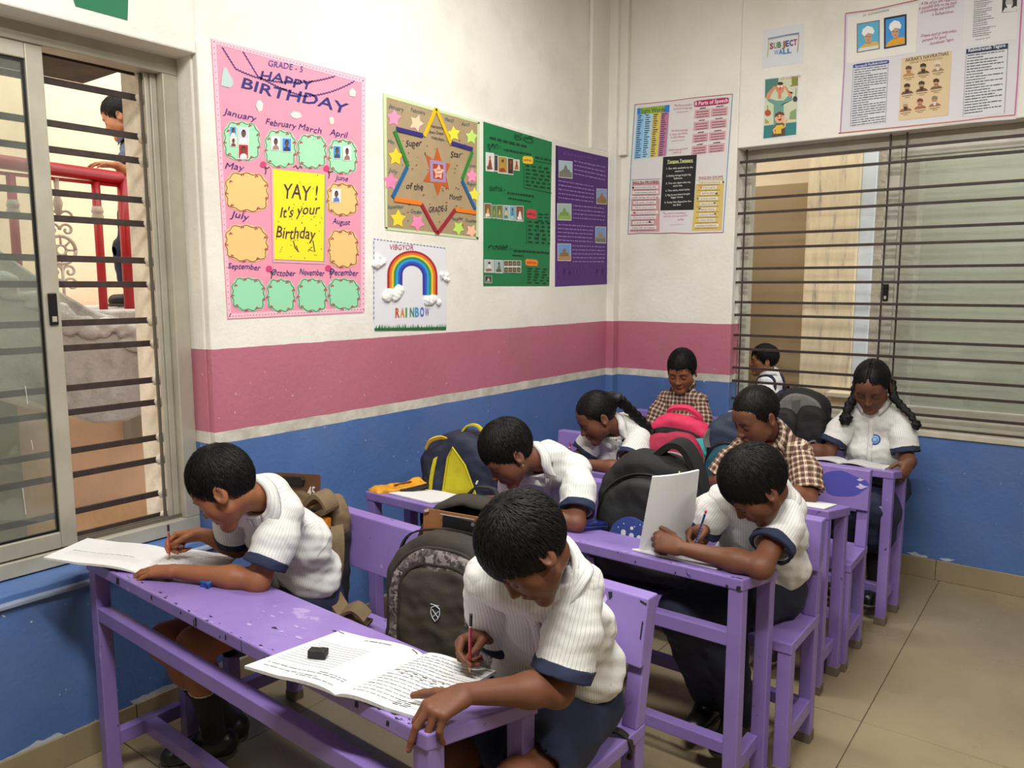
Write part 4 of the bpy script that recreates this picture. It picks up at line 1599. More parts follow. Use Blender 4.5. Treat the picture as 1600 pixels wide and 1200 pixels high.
def patch_on(J, centre, w, h, m, name, parent, shape='disc', off=.0022, n=9):
    """a small conforming patch on the shirt front"""
    fwd, lat, up, S = J['_fwd'], J['_lat'], J['_axis'], J['_sdf']
    up = up - fwd * (up @ fwd)
    up /= np.linalg.norm(up)
    g = np.linspace(-1, 1, n)
    P, F = [], []
    for i, a in enumerate(g):
        for j, b in enumerate(g):
            if shape == 'disc':
                r = max(abs(a), abs(b))
                t = math.atan2(b, a)
                x_, y_ = r * math.cos(t), r * math.sin(t)
            else:
                x_, y_ = a, b
            P.append(npv(centre) + lat * x_ * w + up * y_ * h + fwd * .10)
    P = march(S, P, -fwd) + fwd * off
    for i in range(n - 1):
        for j in range(n - 1):
            F.append((i * n + j, (i + 1) * n + j, (i + 1) * n + j + 1, i * n + j + 1))
    o = link_mesh(name, P, F, m, parent, smooth=True)
    so_ = o.modifiers.new('thickness', 'SOLIDIFY')
    so_.thickness = .001
    return o

def pencil(name, label, tip, top, m, end=None, end_len=.018, r=.0036):
    tip, top = npv(tip), npv(top)
    d = (top - tip) / np.linalg.norm(top - tip)
    t = thing(name, label, 'pencil', tuple(tip))
    MB().tube([tuple(tip + d * .021), tuple(top - d * end_len)], r, 6).build('barrel', m, t)
    MB().tube([tuple(tip + d * .004), tuple(tip + d * .021)], [.0010, r], 10).build('sharpened_wood', flat('d3a777'), t)
    MB().tube([tuple(tip), tuple(tip + d * .004)], [.0003, .0011], 8).build('lead', flat('26221f', .4), t)
    MB().tube([tuple(top - d * end_len), tuple(top - d * (end_len - .003))], r * 1.04, 10).build('band', flat('e8e4da', .4), t)
    MB().tube([tuple(top - d * (end_len - .003)), tuple(top - d * .001), tuple(top)], [r, r, r * .7], 10).build('end_cap', end or flat('151515', .4), t)
    return t
# ---------------------------------------------------------------- the ten children
SK_A = skin_mat('skin_warm_brown', '8a5638')
SK_B = skin_mat('skin_brown', '6c432f')
SK_C = skin_mat('skin_deep_brown', '65402d')
SK_D = skin_mat('skin_light_brown', 'a06c4a')

def wrist_for(grip, d, n, side, pose, sc=1.0):
    _, p, _ = hand_prims(SDF(), (0, 0, 0), d, n, side, pose, sc)
    return npv(grip) - p

H_BOY = dict(line=HL_FRINGE, n=1000, len=.034, seed=3)

# --- boy by the sliding window, writing in a workbook
tip1, top1 = npv((-2.167, 1.175, .687)), npv((-2.100, 1.140, .812))
d1, n1 = npv((-.75, -.65, -.15)), npv((-.5, .55, .65))
g1 = tip1 + (top1 - tip1) * .30
J1 = dict(head=(-1.862, 1.178, .950), neck=(-1.868, 1.305, .900), shL=(-1.795, 1.330, .857), shR=(-2.005, 1.290, .860), pel=(-1.965, 1.490, .53),
          chest=(-1.92, 1.42, .735), face=(-.64, -.46, -.62), crown=(-.1, -.1, 1), elL=(-1.80, 1.225, .690), wrL=(-1.985, 1.088, .716),
          elR=(-2.075, 1.345, .700), wrR=wrist_for(g1, d1, n1, -1, PENCIL, .95), knL=(-1.98, 1.135, .485), anL=(-2.08, 1.24, .115),
          knR=(-2.11, 1.12, .465), anR=(-2.12, 1.31, .115), ftL=(-.5, -.85, 0), ftR=(-.2, -.95, 0))
p1, J1 = person('person', 'boy in a striped white shirt writing with an orange pencil beside the sliding window', J1, SK_A,
    dict(line=[(0, .030), (30, .034), (46, .034), (58, .010), (68, -.012), (76, -.014), (84, .010), (98, .016), (112, -.014), (130, -.040), (180, -.050)],
         th=(.007, .011, .020), n=1100, len=.034, seed=5, sweep=.15), fine=.0032, headscale=.91,
    hands=dict(L=((-.86, -.50, -.03), (.03, -.05, 1), FLAT, .95), R=(d1, n1, PENCIL, .95)), sleeve=.78, blouse=.012)

# --- boy with the black eraser
tip2, top2 = npv((-1.015, 1.198, .678)), npv((-.974, 1.155, .836))
d2, n2 = npv((-.30, -.90, -.15)), npv((-.80, .20, .50))
g2 = tip2 + (top2 - tip2) * .22
J2 = dict(head=(-.848, 1.184, .990), neck=(-.893, 1.300, .915), shL=(-.803, 1.315, .880), shR=(-1.010, 1.235, .880), pel=(-.965, 1.475, .53),
          chest=(-.935, 1.400, .735), face=(-.34, -.52, -.80), crown=(-.02, .05, 1), elL=(-.808, 1.225, .700), wrL=(-.898, 1.045, .738),
          elR=(-1.070, 1.385, .670), wrR=wrist_for(g2, d2, n2, -1, PENCIL, 1.0), knL=(-.86, 1.16, .50), anL=(-.86, 1.24, .115),
          knR=(-1.03, 1.12, .50), anR=(-1.03, 1.20, .115))
p2, J2 = person('person', 'boy in a striped white shirt with a red pencil, hand hooked over the desk corner', J2, SK_B,
    dict(line=HL_FRINGE, th=(.010, .014, .017), n=3200, len=.046, seed=9, lift=.0042, wid=.0020, sweep=-.35), fine=.0028, headscale=.88,
    hands=dict(L=((-.25, -.95, -.12), (.08, -.10, 1), DRAPE, 1.04), R=(d2, n2, PENCIL, 1.0)), sleeve=.86, blouse=.020)

# --- boy behind the camouflage backpack
J3 = dict(head=(-1.565, 2.065, .930), neck=(-1.505, 2.205, .895), shL=(-1.405, 2.260, .855), shR=(-1.605, 2.185, .855), pel=(-1.64, 2.42, .53),
          chest=(-1.58, 2.37, .76), face=(-.46, -.58, -.66), elL=(-1.345, 2.140, .715), wrL=(-1.50, 2.07, .72), elR=(-1.665, 2.20, .70), wrR=(-1.735, 2.10, .73),
          knL=(-1.40, 2.12, .49), anL=(-1.40, 2.25, .115), knR=(-1.56, 2.12, .49), anR=(-1.56, 2.25, .115))
p3, J3 = person('person', 'boy in a striped white shirt with an ear stud bent low behind the camouflage backpack', J3, SK_B,
    dict(line=HL_FRINGE, th=(.008, .012, .016), n=1500, len=.034, seed=13), fine=.004, headscale=.94,
    hands=dict(L=((-.9, -.4, -.05), (0, 0, 1), RELAX), R=((-.7, -.65, -.1), (-.6, .4, .6), PENCIL)), sleeve=.80, blouse=.012)
e3 = J3['_toW'](np.array([[.084, .004, -.036]]))[0]
MB().tube([tuple(e3 + npv((-.002, 0, 0))), tuple(e3 + npv((.003, -.001, 0)))], .0032, 8).build('ear_stud', mat('gold_stud', 'd9c48a', .25, metal=.8), p3)

# --- boy holding up the page
d4, n4 = npv((-.95, -.12, .16)), npv((0.05, -.80, .60))
J4 = dict(head=(-.738, 2.140, .932), neck=(-.765, 2.275, .885), shL=(-.680, 2.285, .845), shR=(-.885, 2.255, .850), pel=(-.825, 2.44, .53),
          chest=(-.80, 2.385, .725), face=(-.58, -.36, -.76), crown=(.30, .10, 1), elL=(-.700, 2.085, .722), wrL=(-.925, 2.045, .738),
          elR=(-.975, 2.255, .700), wrR=(-.905, 2.190, .705), knL=(-.86, 2.20, .50), anL=(-.84, 2.32, .115), knR=(-.96, 2.15, .49), anR=(-.95, 2.36, .115))
tip4 = npv((-.930, 2.145, .690))
top4 = npv((-.862, 2.075, .855))
d4r, n4r = npv((-.55, -.75, -.2)), npv((-.6, .35, .6))
J4['wrR'] = wrist_for(tip4 + (top4 - tip4) * .22, d4r, n4r, -1, PENCIL, .95)
p4, J4 = person('person', 'boy in a striped white shirt leaning on one arm and lifting a page', J4, SK_B,
    dict(line=HL_FRINGE, th=(.009, .013, .016), n=2400, len=.040, seed=21, lift=.0036, sweep=.35), fine=.0032, headscale=.95,
    lower='trousers', lower_mat=M_navy2, hands=dict(L=(d4, n4, GRIP, 1.04), R=(d4r, n4r, PENCIL, .95)), sleeve=.70, blouse=.016)

# --- girl by the poster wall with a long plait
J5 = dict(head=(-1.745, 2.950, .915), neck=(-1.685, 3.065, .862), shL=(-1.590, 3.085, .822), shR=(-1.800, 3.055, .825), pel=(-1.76, 3.20, .53),
          chest=(-1.73, 3.14, .70), face=(-.60, -.58, -.52), elL=(-1.585, 2.905, .712), wrL=(-1.755, 2.862, .722), elR=(-1.875, 2.995, .700), wrR=(-1.835, 2.895, .722),
          knL=(-1.58, 2.92, .50), anL=(-1.58, 3.0, .115), knR=(-1.74, 2.92, .50), anR=(-1.74, 3.0, .115))
def tie_back(S):
    S.rc((0, .085, .045), (.01, .115, .02), .034, .026, .02)
p5, J5 = person('person', 'girl in a striped white shirt with one long black plait and a red pen', J5, SK_B,
    dict(line=HL_GIRL, th=(.006, .008, .008), n=900, len=.05, seed=31, lift=.0012, whorl=(.0, -.10, .10), sweep=0, part=True, extra=tie_back), fine=.0042, headscale=.95,
    lower='skirt', hands=dict(L=((-.95, -.2, -.08), (0, -.2, 1), RELAX, .92), R=((-.5, -.8, -.2), (-.7, .2, .55), PENCIL, .92)), sleeve=.74)
T5 = lambda p: J5['_toW'](np.array([p]))[0]
bk = [T5((.01, .115, .025)), T5((.02, .135, -.005)), npv((-1.600, 3.075, .905)), npv((-1.560, 3.10, .850)), npv((-1.535, 3.085, .775)), npv((-1.530, 3.07, .735))]
braid(bk, .026, .019, 'plait', p5, M_hair)
for q in (1, -1):
    c = T5((.012 + q * .022, .118, .040))
    v_, f_ = SDF().el(c, (.024, .016, .018), k=.002).el(c + npv((.012 * q, .006, .012)), (.014, .010, .012), k=.008).mesh(.004)
    link_mesh('hair_ribbon', v_, f_, mat('black_ribbon', '15161d', .6), p5, smooth=True)
MB().tube([tuple(J5['wrL'] + npv((-.006, -.022, .01))), tuple(J5['wrL'] + npv((.004, -.024, .012)))], .004, 8).build('bracelet_bead', mat('pale_bead', 'd6cdb8', .3), p5)

# --- boy in checks in front of the barred window
J6 = dict(head=(-1.040, 2.975, .985), neck=(-1.005, 3.080, .895), shL=(-.890, 3.085, .845), shR=(-1.115, 3.055, .848), pel=(-1.0, 3.19, .53),
          chest=(-1.0, 3.14, .70), face=(-.50, -.72, -.42), elL=(-.835, 2.985, .705), wrL=(-.940, 2.880, .722), elR=(-1.195, 2.985, .705), wrR=(-1.09, 2.875, .722),
          knL=(-.92, 2.92, .50), anL=(-.92, 3.0, .115), knR=(-1.08, 2.92, .50), anR=(-1.08, 3.0, .115))
p6, J6 = person('person', 'boy in a maroon checked shirt with cropped hair behind the boy lifting a page', J6, SK_B,
    dict(line=[(0, .048), (34, .047), (50, .042), (58, .010), (68, -.012), (76, -.014), (84, .012), (98, .016), (112, -.016), (130, -.045), (180, -.058)],
         th=(.005, .007, .011), n=500, len=.018, seed=41, lift=.0012, wid=.002), fine=.004, headscale=.98, shirt=M_plaid,
    hands=dict(L=((-.6, -.75, -.08), (0, 0, 1), RELAX), R=((-.3, -.9, -.08), (0, 0, 1), RELAX)), sleeve=.92, trim=False, lower_mat=mat('maroon_shorts', '3a1d1a', .85))

# --- boy in checks in the corner
J7 = dict(head=(-1.868, 4.085, 1.010), neck=(-1.875, 4.135, .890), shL=(-1.765, 4.125, .845), shR=(-1.990, 4.135, .845), pel=(-1.87, 4.08, .53),
          chest=(-1.873, 4.12, .70), face=(.16, -.93, -.34), elL=(-1.725, 4.055, .625), wrL=(-1.79, 3.93, .56), elR=(-2.045, 4.06, .640), wrR=(-1.96, 3.93, .56),
          knL=(-1.79, 3.80, .50), anL=(-1.79, 3.85, .115), knR=(-1.96, 3.80, .50), anR=(-1.96, 3.85, .115))
p7, J7 = person('person', 'boy in a maroon checked shirt sitting alone in the corner behind the pink bag', J7, SK_A,
    dict(line=[(0, .030), (34, .031), (52, .030), (60, .006), (68, -.014), (76, -.014), (84, .010), (98, .014), (112, -.014), (130, -.040), (180, -.050)],
         th=(.010, .013, .022), n=600, len=.026, seed=43, lift=.0016), fine=.0042, headscale=.98, shirt=M_plaid,
    hands=dict(L=((0, -.95, -.1), (0, 0, 1), RELAX, .9), R=((0, -.95, -.1), (0, 0, 1), RELAX, .9)), sleeve=.80, trim=False, lower_mat=mat('maroon_shorts_cloth', '3a1d1a', .85), torso_r=.95)

# --- girl with two plaits by the barred window
J8 = dict(head=(-.822, 3.885, 1.030), neck=(-.820, 3.965, .912), shL=(-.708, 3.965, .870), shR=(-.935, 3.965, .870), pel=(-.82, 4.03, .53),
          chest=(-.82, 4.00, .71), face=(.02, -.84, -.52), elL=(-.655, 3.915, .690), wrL=(-.628, 3.795, .715), elR=(-1.000, 3.880, .695), wrR=(-1.130, 3.745, .722),
          knL=(-.74, 3.72, .50), anL=(-.74, 3.80, .115), knR=(-.90, 3.72, .50), anR=(-.90, 3.80, .115))
p8, J8 = person('person', 'girl in a striped white shirt with two plaits and a round blue badge', J8, SK_C,
    dict(line=HL_GIRL, th=(.007, .009, .008), n=900, len=.05, seed=51, lift=.0012, whorl=(0, -.10, .115), sweep=0, part=True), fine=.004, headscale=1.0,
    lower='skirt', hands=dict(L=((-.22, -.60, -.76), (.78, -.55, .2), RELAX, 1.0), R=((-.95, -.25, -.06), (0, 0, 1), FLAT, .95)), sleeve=.78)
T8 = lambda p: J8['_toW'](np.array([p]))[0]
braid([T8((-.075, .05, -.02)), npv((-.905, 3.915, .965)), npv((-.918, 3.885, .925)), npv((-.925, 3.872, .885))], .022, .022, 'plait', p8, M_hair)
braid([T8((.075, .05, -.02)), npv((-.735, 3.92, .985)), npv((-.700, 3.92, .945)), npv((-.655, 3.915, .905)), npv((-.635, 3.91, .880))], .020, .017, 'plait', p8, M_hair)
for c, rr in (((-.925, 3.868, .868), (.030, .026, .032)), ((-.628, 3.905, .868), (.020, .018, .024))):
    K = SDF().el(c, rr, k=.01)
    v_, f_ = K.mesh(.005, disp=lambda P: .004 * wob(P, 160, 2))
    link_mesh('plait_end', v_, f_, M_hair, p8, smooth=True)

# --- child walking past outside the barred window
J9 = dict(head=(-1.805, 5.255, .985), neck=(-1.765, 5.28, .872), shL=(-1.765, 5.17, .835), shR=(-1.755, 5.385, .835), pel=(-1.74, 5.28, .53),
          chest=(-1.75, 5.28, .68), face=(-.88, -.46, -.06), elL=(-1.72, 5.13, .64), wrL=(-1.80, 5.10, .48), elR=(-1.74, 5.43, .64), wrR=(-1.84, 5.44, .50),
          knL=(-1.85, 5.21, .30), anL=(-1.78, 5.21, .065), knR=(-1.74, 5.35, .28), anR=(-1.62, 5.35, .065), ftL=(-1, 0, 0), ftR=(-1, 0, 0), front=False)
p9, J9 = person('person', 'child in a white shirt with dark bag straps walking past outside the barred window', J9, SK_D,
    dict(line=HL_FRINGE, th=(.010, .012, .014), n=700, len=.032, seed=61), fine=.0045, headscale=.90, shirt=mat('plain_white_cloth', 'dcdcdc', .85, .05, 8, .3, 8, .02),
    hands=dict(L=((-.3, 0, -.95), (.2, -1, 0), RELAX, .85), R=((-.3, 0, -.95), (.2, 1, 0), RELAX, .85)), sleeve=.75, trim=False, eyes='open', lower='shorts')
# --- child on the stair outside the sliding window
J10 = dict(head=(-3.93, 2.015, 2.315), neck=(-3.90, 2.07, 2.20), shL=(-3.86, 2.02, 2.150), shR=(-4.00, 2.15, 2.150), pel=(-3.93, 2.10, 1.87),
          chest=(-3.92, 2.09, 2.02), face=(-.62, -.62, -.42), elL=(-3.80, 1.98, 2.02), wrL=(-3.775, 1.900, 2.062), elR=(-4.04, 2.20, 1.98), wrR=(-4.02, 2.14, 1.86),
          knL=(-3.90, 2.03, 1.66), anL=(-3.90, 2.05, 1.455), knR=(-4.0, 2.12, 1.66), anR=(-4.0, 2.14, 1.455), ftL=(-.6, -.8, 0), ftR=(-.6, -.8, 0), front=False)
p10, J10 = person('person', 'small child with a hand on the red stair railing outside the sliding window', J10, SK_D,
    dict(line=HL_BOY, th=(.008, .010, .012), n=700, len=.035, seed=71), fine=.0042, headscale=.88, shirt=mat('grey_blue_cloth', '4a5468', .85, .1, 9, .3, 9, .02),
    hands=dict(L=((-.15, -.98, .05), (.15, .05, 1), FLAT, .85), R=((0, -.2, -.95), (-1, 0, 0), RELAX, .85)), sleeve=.70, trim=False, lower='skirt', torso_r=.85)
# ================================================================ BAGS
class Frame:
    def __init__(self, o, yaw=0.0, lean=0.0, roll=0.0):
        self.o = npv(o)
        self.M = np.array(Euler((-lean, roll, yaw), 'XYZ').to_matrix())
    def __call__(self, P):
        return self.o + np.asarray(P, float) @ self.M.T
    def p(self, *a):
        return tuple(self(np.array(a, float)))
    def d(self, *a):
        return tuple(np.array(a, float) @ self.M.T)

def slab(S, w, z0, z1, y0, y1, rt, rb=.03, k=.02, op='add', x0=0.0):
    """upright cushion: width w, from z0 to z1, y0..y1 deep, round top corners rt, bottom rb, edges softened by k"""
    cz, hz, hy, cy = (z0 + z1) / 2, (z1 - z0) / 2, (y1 - y0) / 2, (y0 + y1) / 2
    def fn(P):
        x, y, z = P[..., 0] - x0, P[..., 1] - cy, P[..., 2] - cz
        r = np.where(z > 0, rt, rb)
        qx, qz = np.abs(x) - w / 2 + r, np.abs(z) - hz + r
        d2 = np.minimum(np.maximum(qx, qz), 0) + np.sqrt(np.maximum(qx, 0) ** 2 + np.maximum(qz, 0) ** 2) - r
        dy = np.abs(y) - hy
        a, b = d2 + k, dy + k
        return np.minimum(np.maximum(a, b), 0) + np.sqrt(np.maximum(a, 0) ** 2 + np.maximum(b, 0) ** 2) - k
    return S._push(op, fn, (x0 - w / 2, y0, z0), (x0 + w / 2, y1, z1), .006)

def arch(w, z0, z1, rt, rb, n=10, x0=0.0):
    pts = []
    for cx, cz, r, a0 in ((-w / 2 + rb, z0 + rb, rb, 180), (w / 2 - rb, z0 + rb, rb, 270), (w / 2 - rt, z1 - rt, rt, 0), (-w / 2 + rt, z1 - rt, rt, 90)):
        for i in range(n + 1):
            a = R(a0 + 90 * i / n)
            pts.append((x0 + cx + r * math.cos(a), cz + r * math.sin(a)))
    return pts

def soft(name, S, h, F, m, parent, disp=None):
    V, Fc = S.mesh(h, disp=disp)
    return link_mesh(name, F(V), Fc, m, parent, smooth=True)

def piping(name, pts2, y, F, m, parent, r=.003):
    return MB().tube([F.p(x, y, z) for x, z in pts2], r, 6, closed=True).build(name, m, parent, smooth=True)

crease = lambda f=30, a=.003, ph=0: (lambda P: a * wob(P, f, ph) + a * .4 * wob(P, f * 2.6, ph + 1))
def fabric(name, c, rough=.8, var=.12, b=.3):
    return mat(name, c, rough, var, 14, b, 30, .01)
M_taupe = fabric('taupe_bag_cloth', '2a241c')
M_taupe2 = fabric('taupe_bag_panel', '352e24', .7)
M_darkbrown = fabric('dark_brown_binding', '271f19')
M_lining = fabric('black_bag_lining', '0e0e0f', .9)
M_blackbag = fabric('black_bag_cloth', '141415', .8)
M_blackbag2 = fabric('black_bag_panel', '191919', .75)
M_pink = fabric('pink_bag_cloth', 'c2264f', .75)
M_pinkd = fabric('deep_pink_bag_cloth', 'a01f40', .75)
M_greybag = fabric('grey_bag_cloth', '6b6864', .8)
M_navybag = fabric('navy_bag_cloth', '171c33', .7)
M_yellow = fabric('yellow_bag_cloth', 'b9ae12', .75)
M_teal = fabric('teal_bag_cloth', '104454', .7)
M_tealn = fabric('navy_teal_bag_cloth', '1c2b40', .7)
M_khaki = fabric('khaki_strap_cloth', '6d5a40', .85)
M_zip = mat('dark_zip', '1c1a18', .4)
def camo():
    t = NT('grey_camouflage_cloth')
    n1 = t.noise(34, 3, .5)
    n2 = t.noise(60, 2, .5)
    c = t.ramp(n1, [(0.0, lin('2a2625')), (.42, lin('4a4340')), (.5, lin('6f6663')), (.58, lin('37322f'))], 'CONSTANT')
    c = t.mix(t.math('GREATER_THAN', n2, .60), c, lin('8a817d'))
    t.color(c)
    t.rough(.8)
    t.bump(t.noise(30, 3), .2, .01)
    return t.m
M_camo = camo()

# --- camouflage backpack, main compartment open, on the first bench
F = Frame((-1.335, 1.545, .440), R(14), R(4))
t = thing('backpack', 'taupe and camouflage backpack with its main pocket open on the bench', 'backpack', F.p(0, 0, 0), 'school bags')
S = SDF(); slab(S, .345, 0, .475, .015, .120, .155, .05, .025); slab(S, .315, .06, .450, -.06, .105, .140, .04, .015, 'sub')
soft('back_compartment', S, .006, F, M_taupe, t, crease(26, .004, 1))
S = SDF(); slab(S, .312, .05, .449, .094, .108, .139, .04, .004)
soft('lining', S, .007, F, M_lining, t, crease(24, .003, 2))
S = SDF(); slab(S, .36, 0, .405, -.135, -.020, .150, .06, .040)
fr = soft('front_compartment', S, .006, F, M_taupe, t, crease(22, .005, 3))
S = SDF(); slab(S, .310, .012, .372, -.152, -.120, .135, .05, .014)
pk = soft('front_pocket', S, .005, F, M_camo, t, crease(26, .003, 4))
S = SDF(); slab(S, .225, .060, .330, -.162, -.140, .085, .05, .012)
soft('pocket_panel', S, .005, F, M_taupe2, pk, crease(34, .004, 5))
piping('piping', arch(.312, .010, .374, .136, .05), -.137, F, M_darkbrown, t, .0055)
piping('panel_piping', arch(.232, .056, .336, .088, .052), -.151, F, M_darkbrown, pk, .006)
MB().ribbon([F.p(-.174, -.07, .04), F.p(-.178, -.075, .18), F.p(-.170, -.072, .30), F.p(-.13, -.07, .385), F.p(0, -.07, .408), F.p(.13, -.07, .385), F.p(.172, -.072, .30)], F.d(0, 1, 0), .014, .005).build('zip', M_zip, t)
MB().ribbon([F.p(-.176, -.01, .30), F.p(-.198, -.03, .22), F.p(-.192, -.04, .12), F.p(-.176, -.04, .06)], F.d(.3, 1, 0), .05, .012).build('shoulder_strap', M_blackbag, t)
z_ = MB().tube([F.p(-.152, -.150, .110), F.p(-.156, -.156, .085), F.p(-.156, -.156, .05)], .0035, 6)
z_.build('zip_pull', mat('steel_zip_pull', '8d8d8d', .3, metal=.8), t, smooth=True)
MB().ribbon([F.p(.15, .06, .40), F.p(.20, .04, .43), F.p(.235, .0, .40), F.p(.23, -.02, .33)], F.d(.2, .9, .3), .055, .014).build('carry_strap', M_blackbag, t)
MB().ribbon([F.p(-.04, .10, .475), F.p(-.02, .11, .492), F.p(.03, .11, .492), F.p(.05, .10, .472)], F.d(0, 1, 0), .022, .005).build('handle', M_blackbag, t)
sh_ = [(0, .020), (.012, .014), (.013, .0), (.008, -.012), (0, -.02), (-.008, -.012), (-.013, 0), (-.012, .014)]
em = MB().tube([F.p(.000 + x, -.1665, .215 + z) for x, z in sh_], .0011, 5, closed=True)
em.tube([F.p(-.009, -.1665, .225), F.p(.009, -.1665, .205)], .0010, 5).tube([F.p(.009, -.1665, .222), F.p(-.007, -.1665, .205)], .0010, 5).tube([F.p(-.014, -.1665, .238), F.p(.010, -.1665, .236)], .001, 5)
em.build('shield_emblem', flat('c9cdd6', .4), pk)

# clipboard standing in the open pocket
F = Frame((-1.338, 1.520, .622), R(8), R(3))
t = thing('clipboard', 'brown wooden clipboard with black clip standing in the camouflage backpack', 'clipboard', F.p(0, 0, 0), 'clipboards')
M_board = mat('brown_hardboard', '8a5a30', .55, .12, 20)
MB().prism(arch(.220, 0, .268, .012, .012, 4), F.p(0, 0, 0), F.d(1, 0, 0), F.d(0, 0, 1), F.d(0, 1, 0), .004).build('board', M_board, t)
cl = MB().prism([(-.05, .226), (.06, .222), (.06, .256), (-.05, .262)], F.p(.01, -.003, 0), F.d(1, 0, 0), F.d(0, 0, 1), F.d(0, -1, 0), .008).build('clip', M_black, t, bevel=.002)
MB().disc(F.p(.058, -.011, .249), F.d(0, -1, 0), .0052, .002).build('rivet', mat('nickel', 'c8c8c8', .2, metal=.9), cl)
MB().tube([F.p(-.045, -.012, .262), F.p(.062, -.012, .262)], .0022, 6).build('clip_bar', mat('bright_wire', 'b8b8b8', .25, metal=.9), cl)
MB().tube([F.p(-.106, -.002, .256), F.p(-.100, -.006, .262), F.p(-.090, -.002, .264)], .004, 6).build('corner_guard', mat('nickel_corner', 'c0bcb0', .3, metal=.8), t)

# --- khaki bag beside the boy at the sliding window
F = Frame((-2.03, 1.555, .440), R(4), R(6))
t = thing('backpack', 'khaki and black bag behind the boy by the sliding window, strap hanging down', 'backpack', F.p(0, 0, 0), 'school bags')
S = SDF(); slab(S, .32, 0, .330, -.06, .055, .09, .05, .035)
soft('bag_body', S, .007, F, M_blackbag, t, crease(22, .006, 7))
S = SDF(); slab(S, .30, .245, .385, -.015, .050, .06, .02, .020)
soft('bag_flap', S, .007, F, M_khaki, t, crease(30, .008, 8))
MB().ribbon([F.p(.04, -.04, .355), F.p(.10, -.06, .400), F.p(.135, -.06, .395), F.p(.15, -.05, .36), F.p(.10, -.04, .34)], F.d(.2, .9, .3), .05, .016).build('top_roll', M_khaki, t)
MB().ribbon([F.p(.155, -.03, .30), F.p(.182, -.05, .27), F.p(.190, -.055, .20), F.p(.178, -.05, .13), F.p(.150, -.04, .06), F.p(.175, -.04, .02)], F.d(.2, .95, .1), .045, .014).build('shoulder_strap', M_khaki, t)
MB().ribbon([F.p(.135, -.05, .17), F.p(.190, -.06, .09), F.p(.255, -.05, .030), F.p(.300, -.02, .015)], F.d(-.1, .9, .35), .055, .016).build('hanging_strap', M_khaki, t)
MB().ribbon([F.p(.235, -.06, .055), F.p(.275, -.05, .075), F.p(.315, -.04, .050)], F.d(-.1, .9, .5), .045, .010).build('strap_end', M_khaki, t)
F2 = Frame(F.p(-.055, -.010, .29), R(6), R(10), R(-5))
tb = thing('clipboard', 'brown hardboard clipboard chalked 45 sticking out of the khaki bag', 'clipboard', F2.p(0, 0, 0), 'clipboards')
MB().prism(arch(.215, -.10, .148, .008, .008, 4), F2.p(0, 0, 0), F2.d(1, 0, 0), F2.d(0, 0, 1), F2.d(0, 1, 0), .004).build('board', mat('dark_hardboard', '5c3c24', .6, .15, 16), tb)
MB().prism([(-.06, .108), (.038, .108), (.042, .128), (.03, .138), (-.06, .138)], F2.p(0, -.002, 0), F2.d(1, 0, 0), F2.d(0, 0, 1), F2.d(0, -1, 0), .008).build('clip', M_black, tb, bevel=.002)
def lettering(s, O, U, V, w, h, m, name, parent, bold=.0, shear=0., N=None, kind=None):
    v, f = text_verts(s, 'LEFT', shear, bold)
    lo, hi = v.min(0), v.max(0)
    sc = np.array([w / max(hi[0] - lo[0], 1e-6), h / max(hi[1] - lo[1], 1e-6)])
    q = (v[:, :2] - lo[:2]) * sc
    P = npv(O) + np.outer(q[:, 0], npv(U)) + np.outer(q[:, 1], npv(V))
    return link_mesh(name, P, f, m, parent)
lettering('45', F2.p(.055, -.0015, .075), F2.d(1, 0, 0), F2.d(0, 0, 1), .034, .034, flat('d9d4c8'), 'chalk_number', tb, .02)
F3 = Frame(F.p(.062, -.066, .235), R(8), R(4), R(4))
to = thing('box', 'orange box with a round blue spot in the khaki bag', 'box', F3.p(0, 0, 0))
MB().prism(arch(.15, 0, .098, .006, .006, 3), F3.p(0, .004, 0), F3.d(1, 0, 0), F3.d(0, 0, 1), F3.d(0, 1, 0), .022).build('carton', mat('orange_card', 'd27a14', .5), to, bevel=.002)
MB().disc(F3.p(.022, .004, .052), F3.d(0, -1, 0), .020, .0008, 20).build('blue_spot', flat('27307c', .4), to)

# --- navy and yellow bag by the poster wall
F = Frame((-2.075, 2.400, .440), R(22), R(3))
t = thing('backpack', 'navy backpack with yellow side panel standing by the blue wall', 'backpack', F.p(0, 0, 0), 'school bags')
S = SDF(); slab(S, .310, 0, .455, -.105, .105, .140, .05, .05)
soft('bag_body', S, .007, F, M_navybag, t, crease(26, .005, 11))
S = SDF()
tri = [(-.045, .02), (.128, .02), (.118, .17), (.052, .335), (-.002, .405), (-.022, .36), (-.045, .20)]
MB().prism(tri, F.p(0, -.098, 0), F.d(1, 0, 0), F.d(0, 0, 1), F.d(0, -1, .0), .014).build('yellow_panel', M_yellow, t, bevel=.005)
MB().tube([F.p(x, -.114, z) for x, z in tri], .004, 6, closed=True).build('panel_piping', M_yellow, t, smooth=True)
MB().ribbon([F.p(-.100, -.112, .03), F.p(-.098, -.114, .2), F.p(-.085, -.108, .32), F.p(-.062, -.09, .41)], F.d(1, -.1, 0), .015, .006).build('yellow_stripe', M_yellow, t)
MB().ribbon([F.p(-.125, -.095, .385), F.p(-.10, -.11, .425), F.p(-.06, -.10, .440), F.p(-.035, -.08, .430)], F.d(.1, -.6, .6), .020, .005).build('zip_tab', mat('bright_yellow_tab', 'd9b21c', .6), t)
MB().ribbon([F.p(.0, -.01, .445), F.p(.03, -.01, .482), F.p(.075, -.01, .480), F.p(.115, -.01, .425)], F.d(0, 1, 0), .030, .008).build('handle', M_yellow, t)

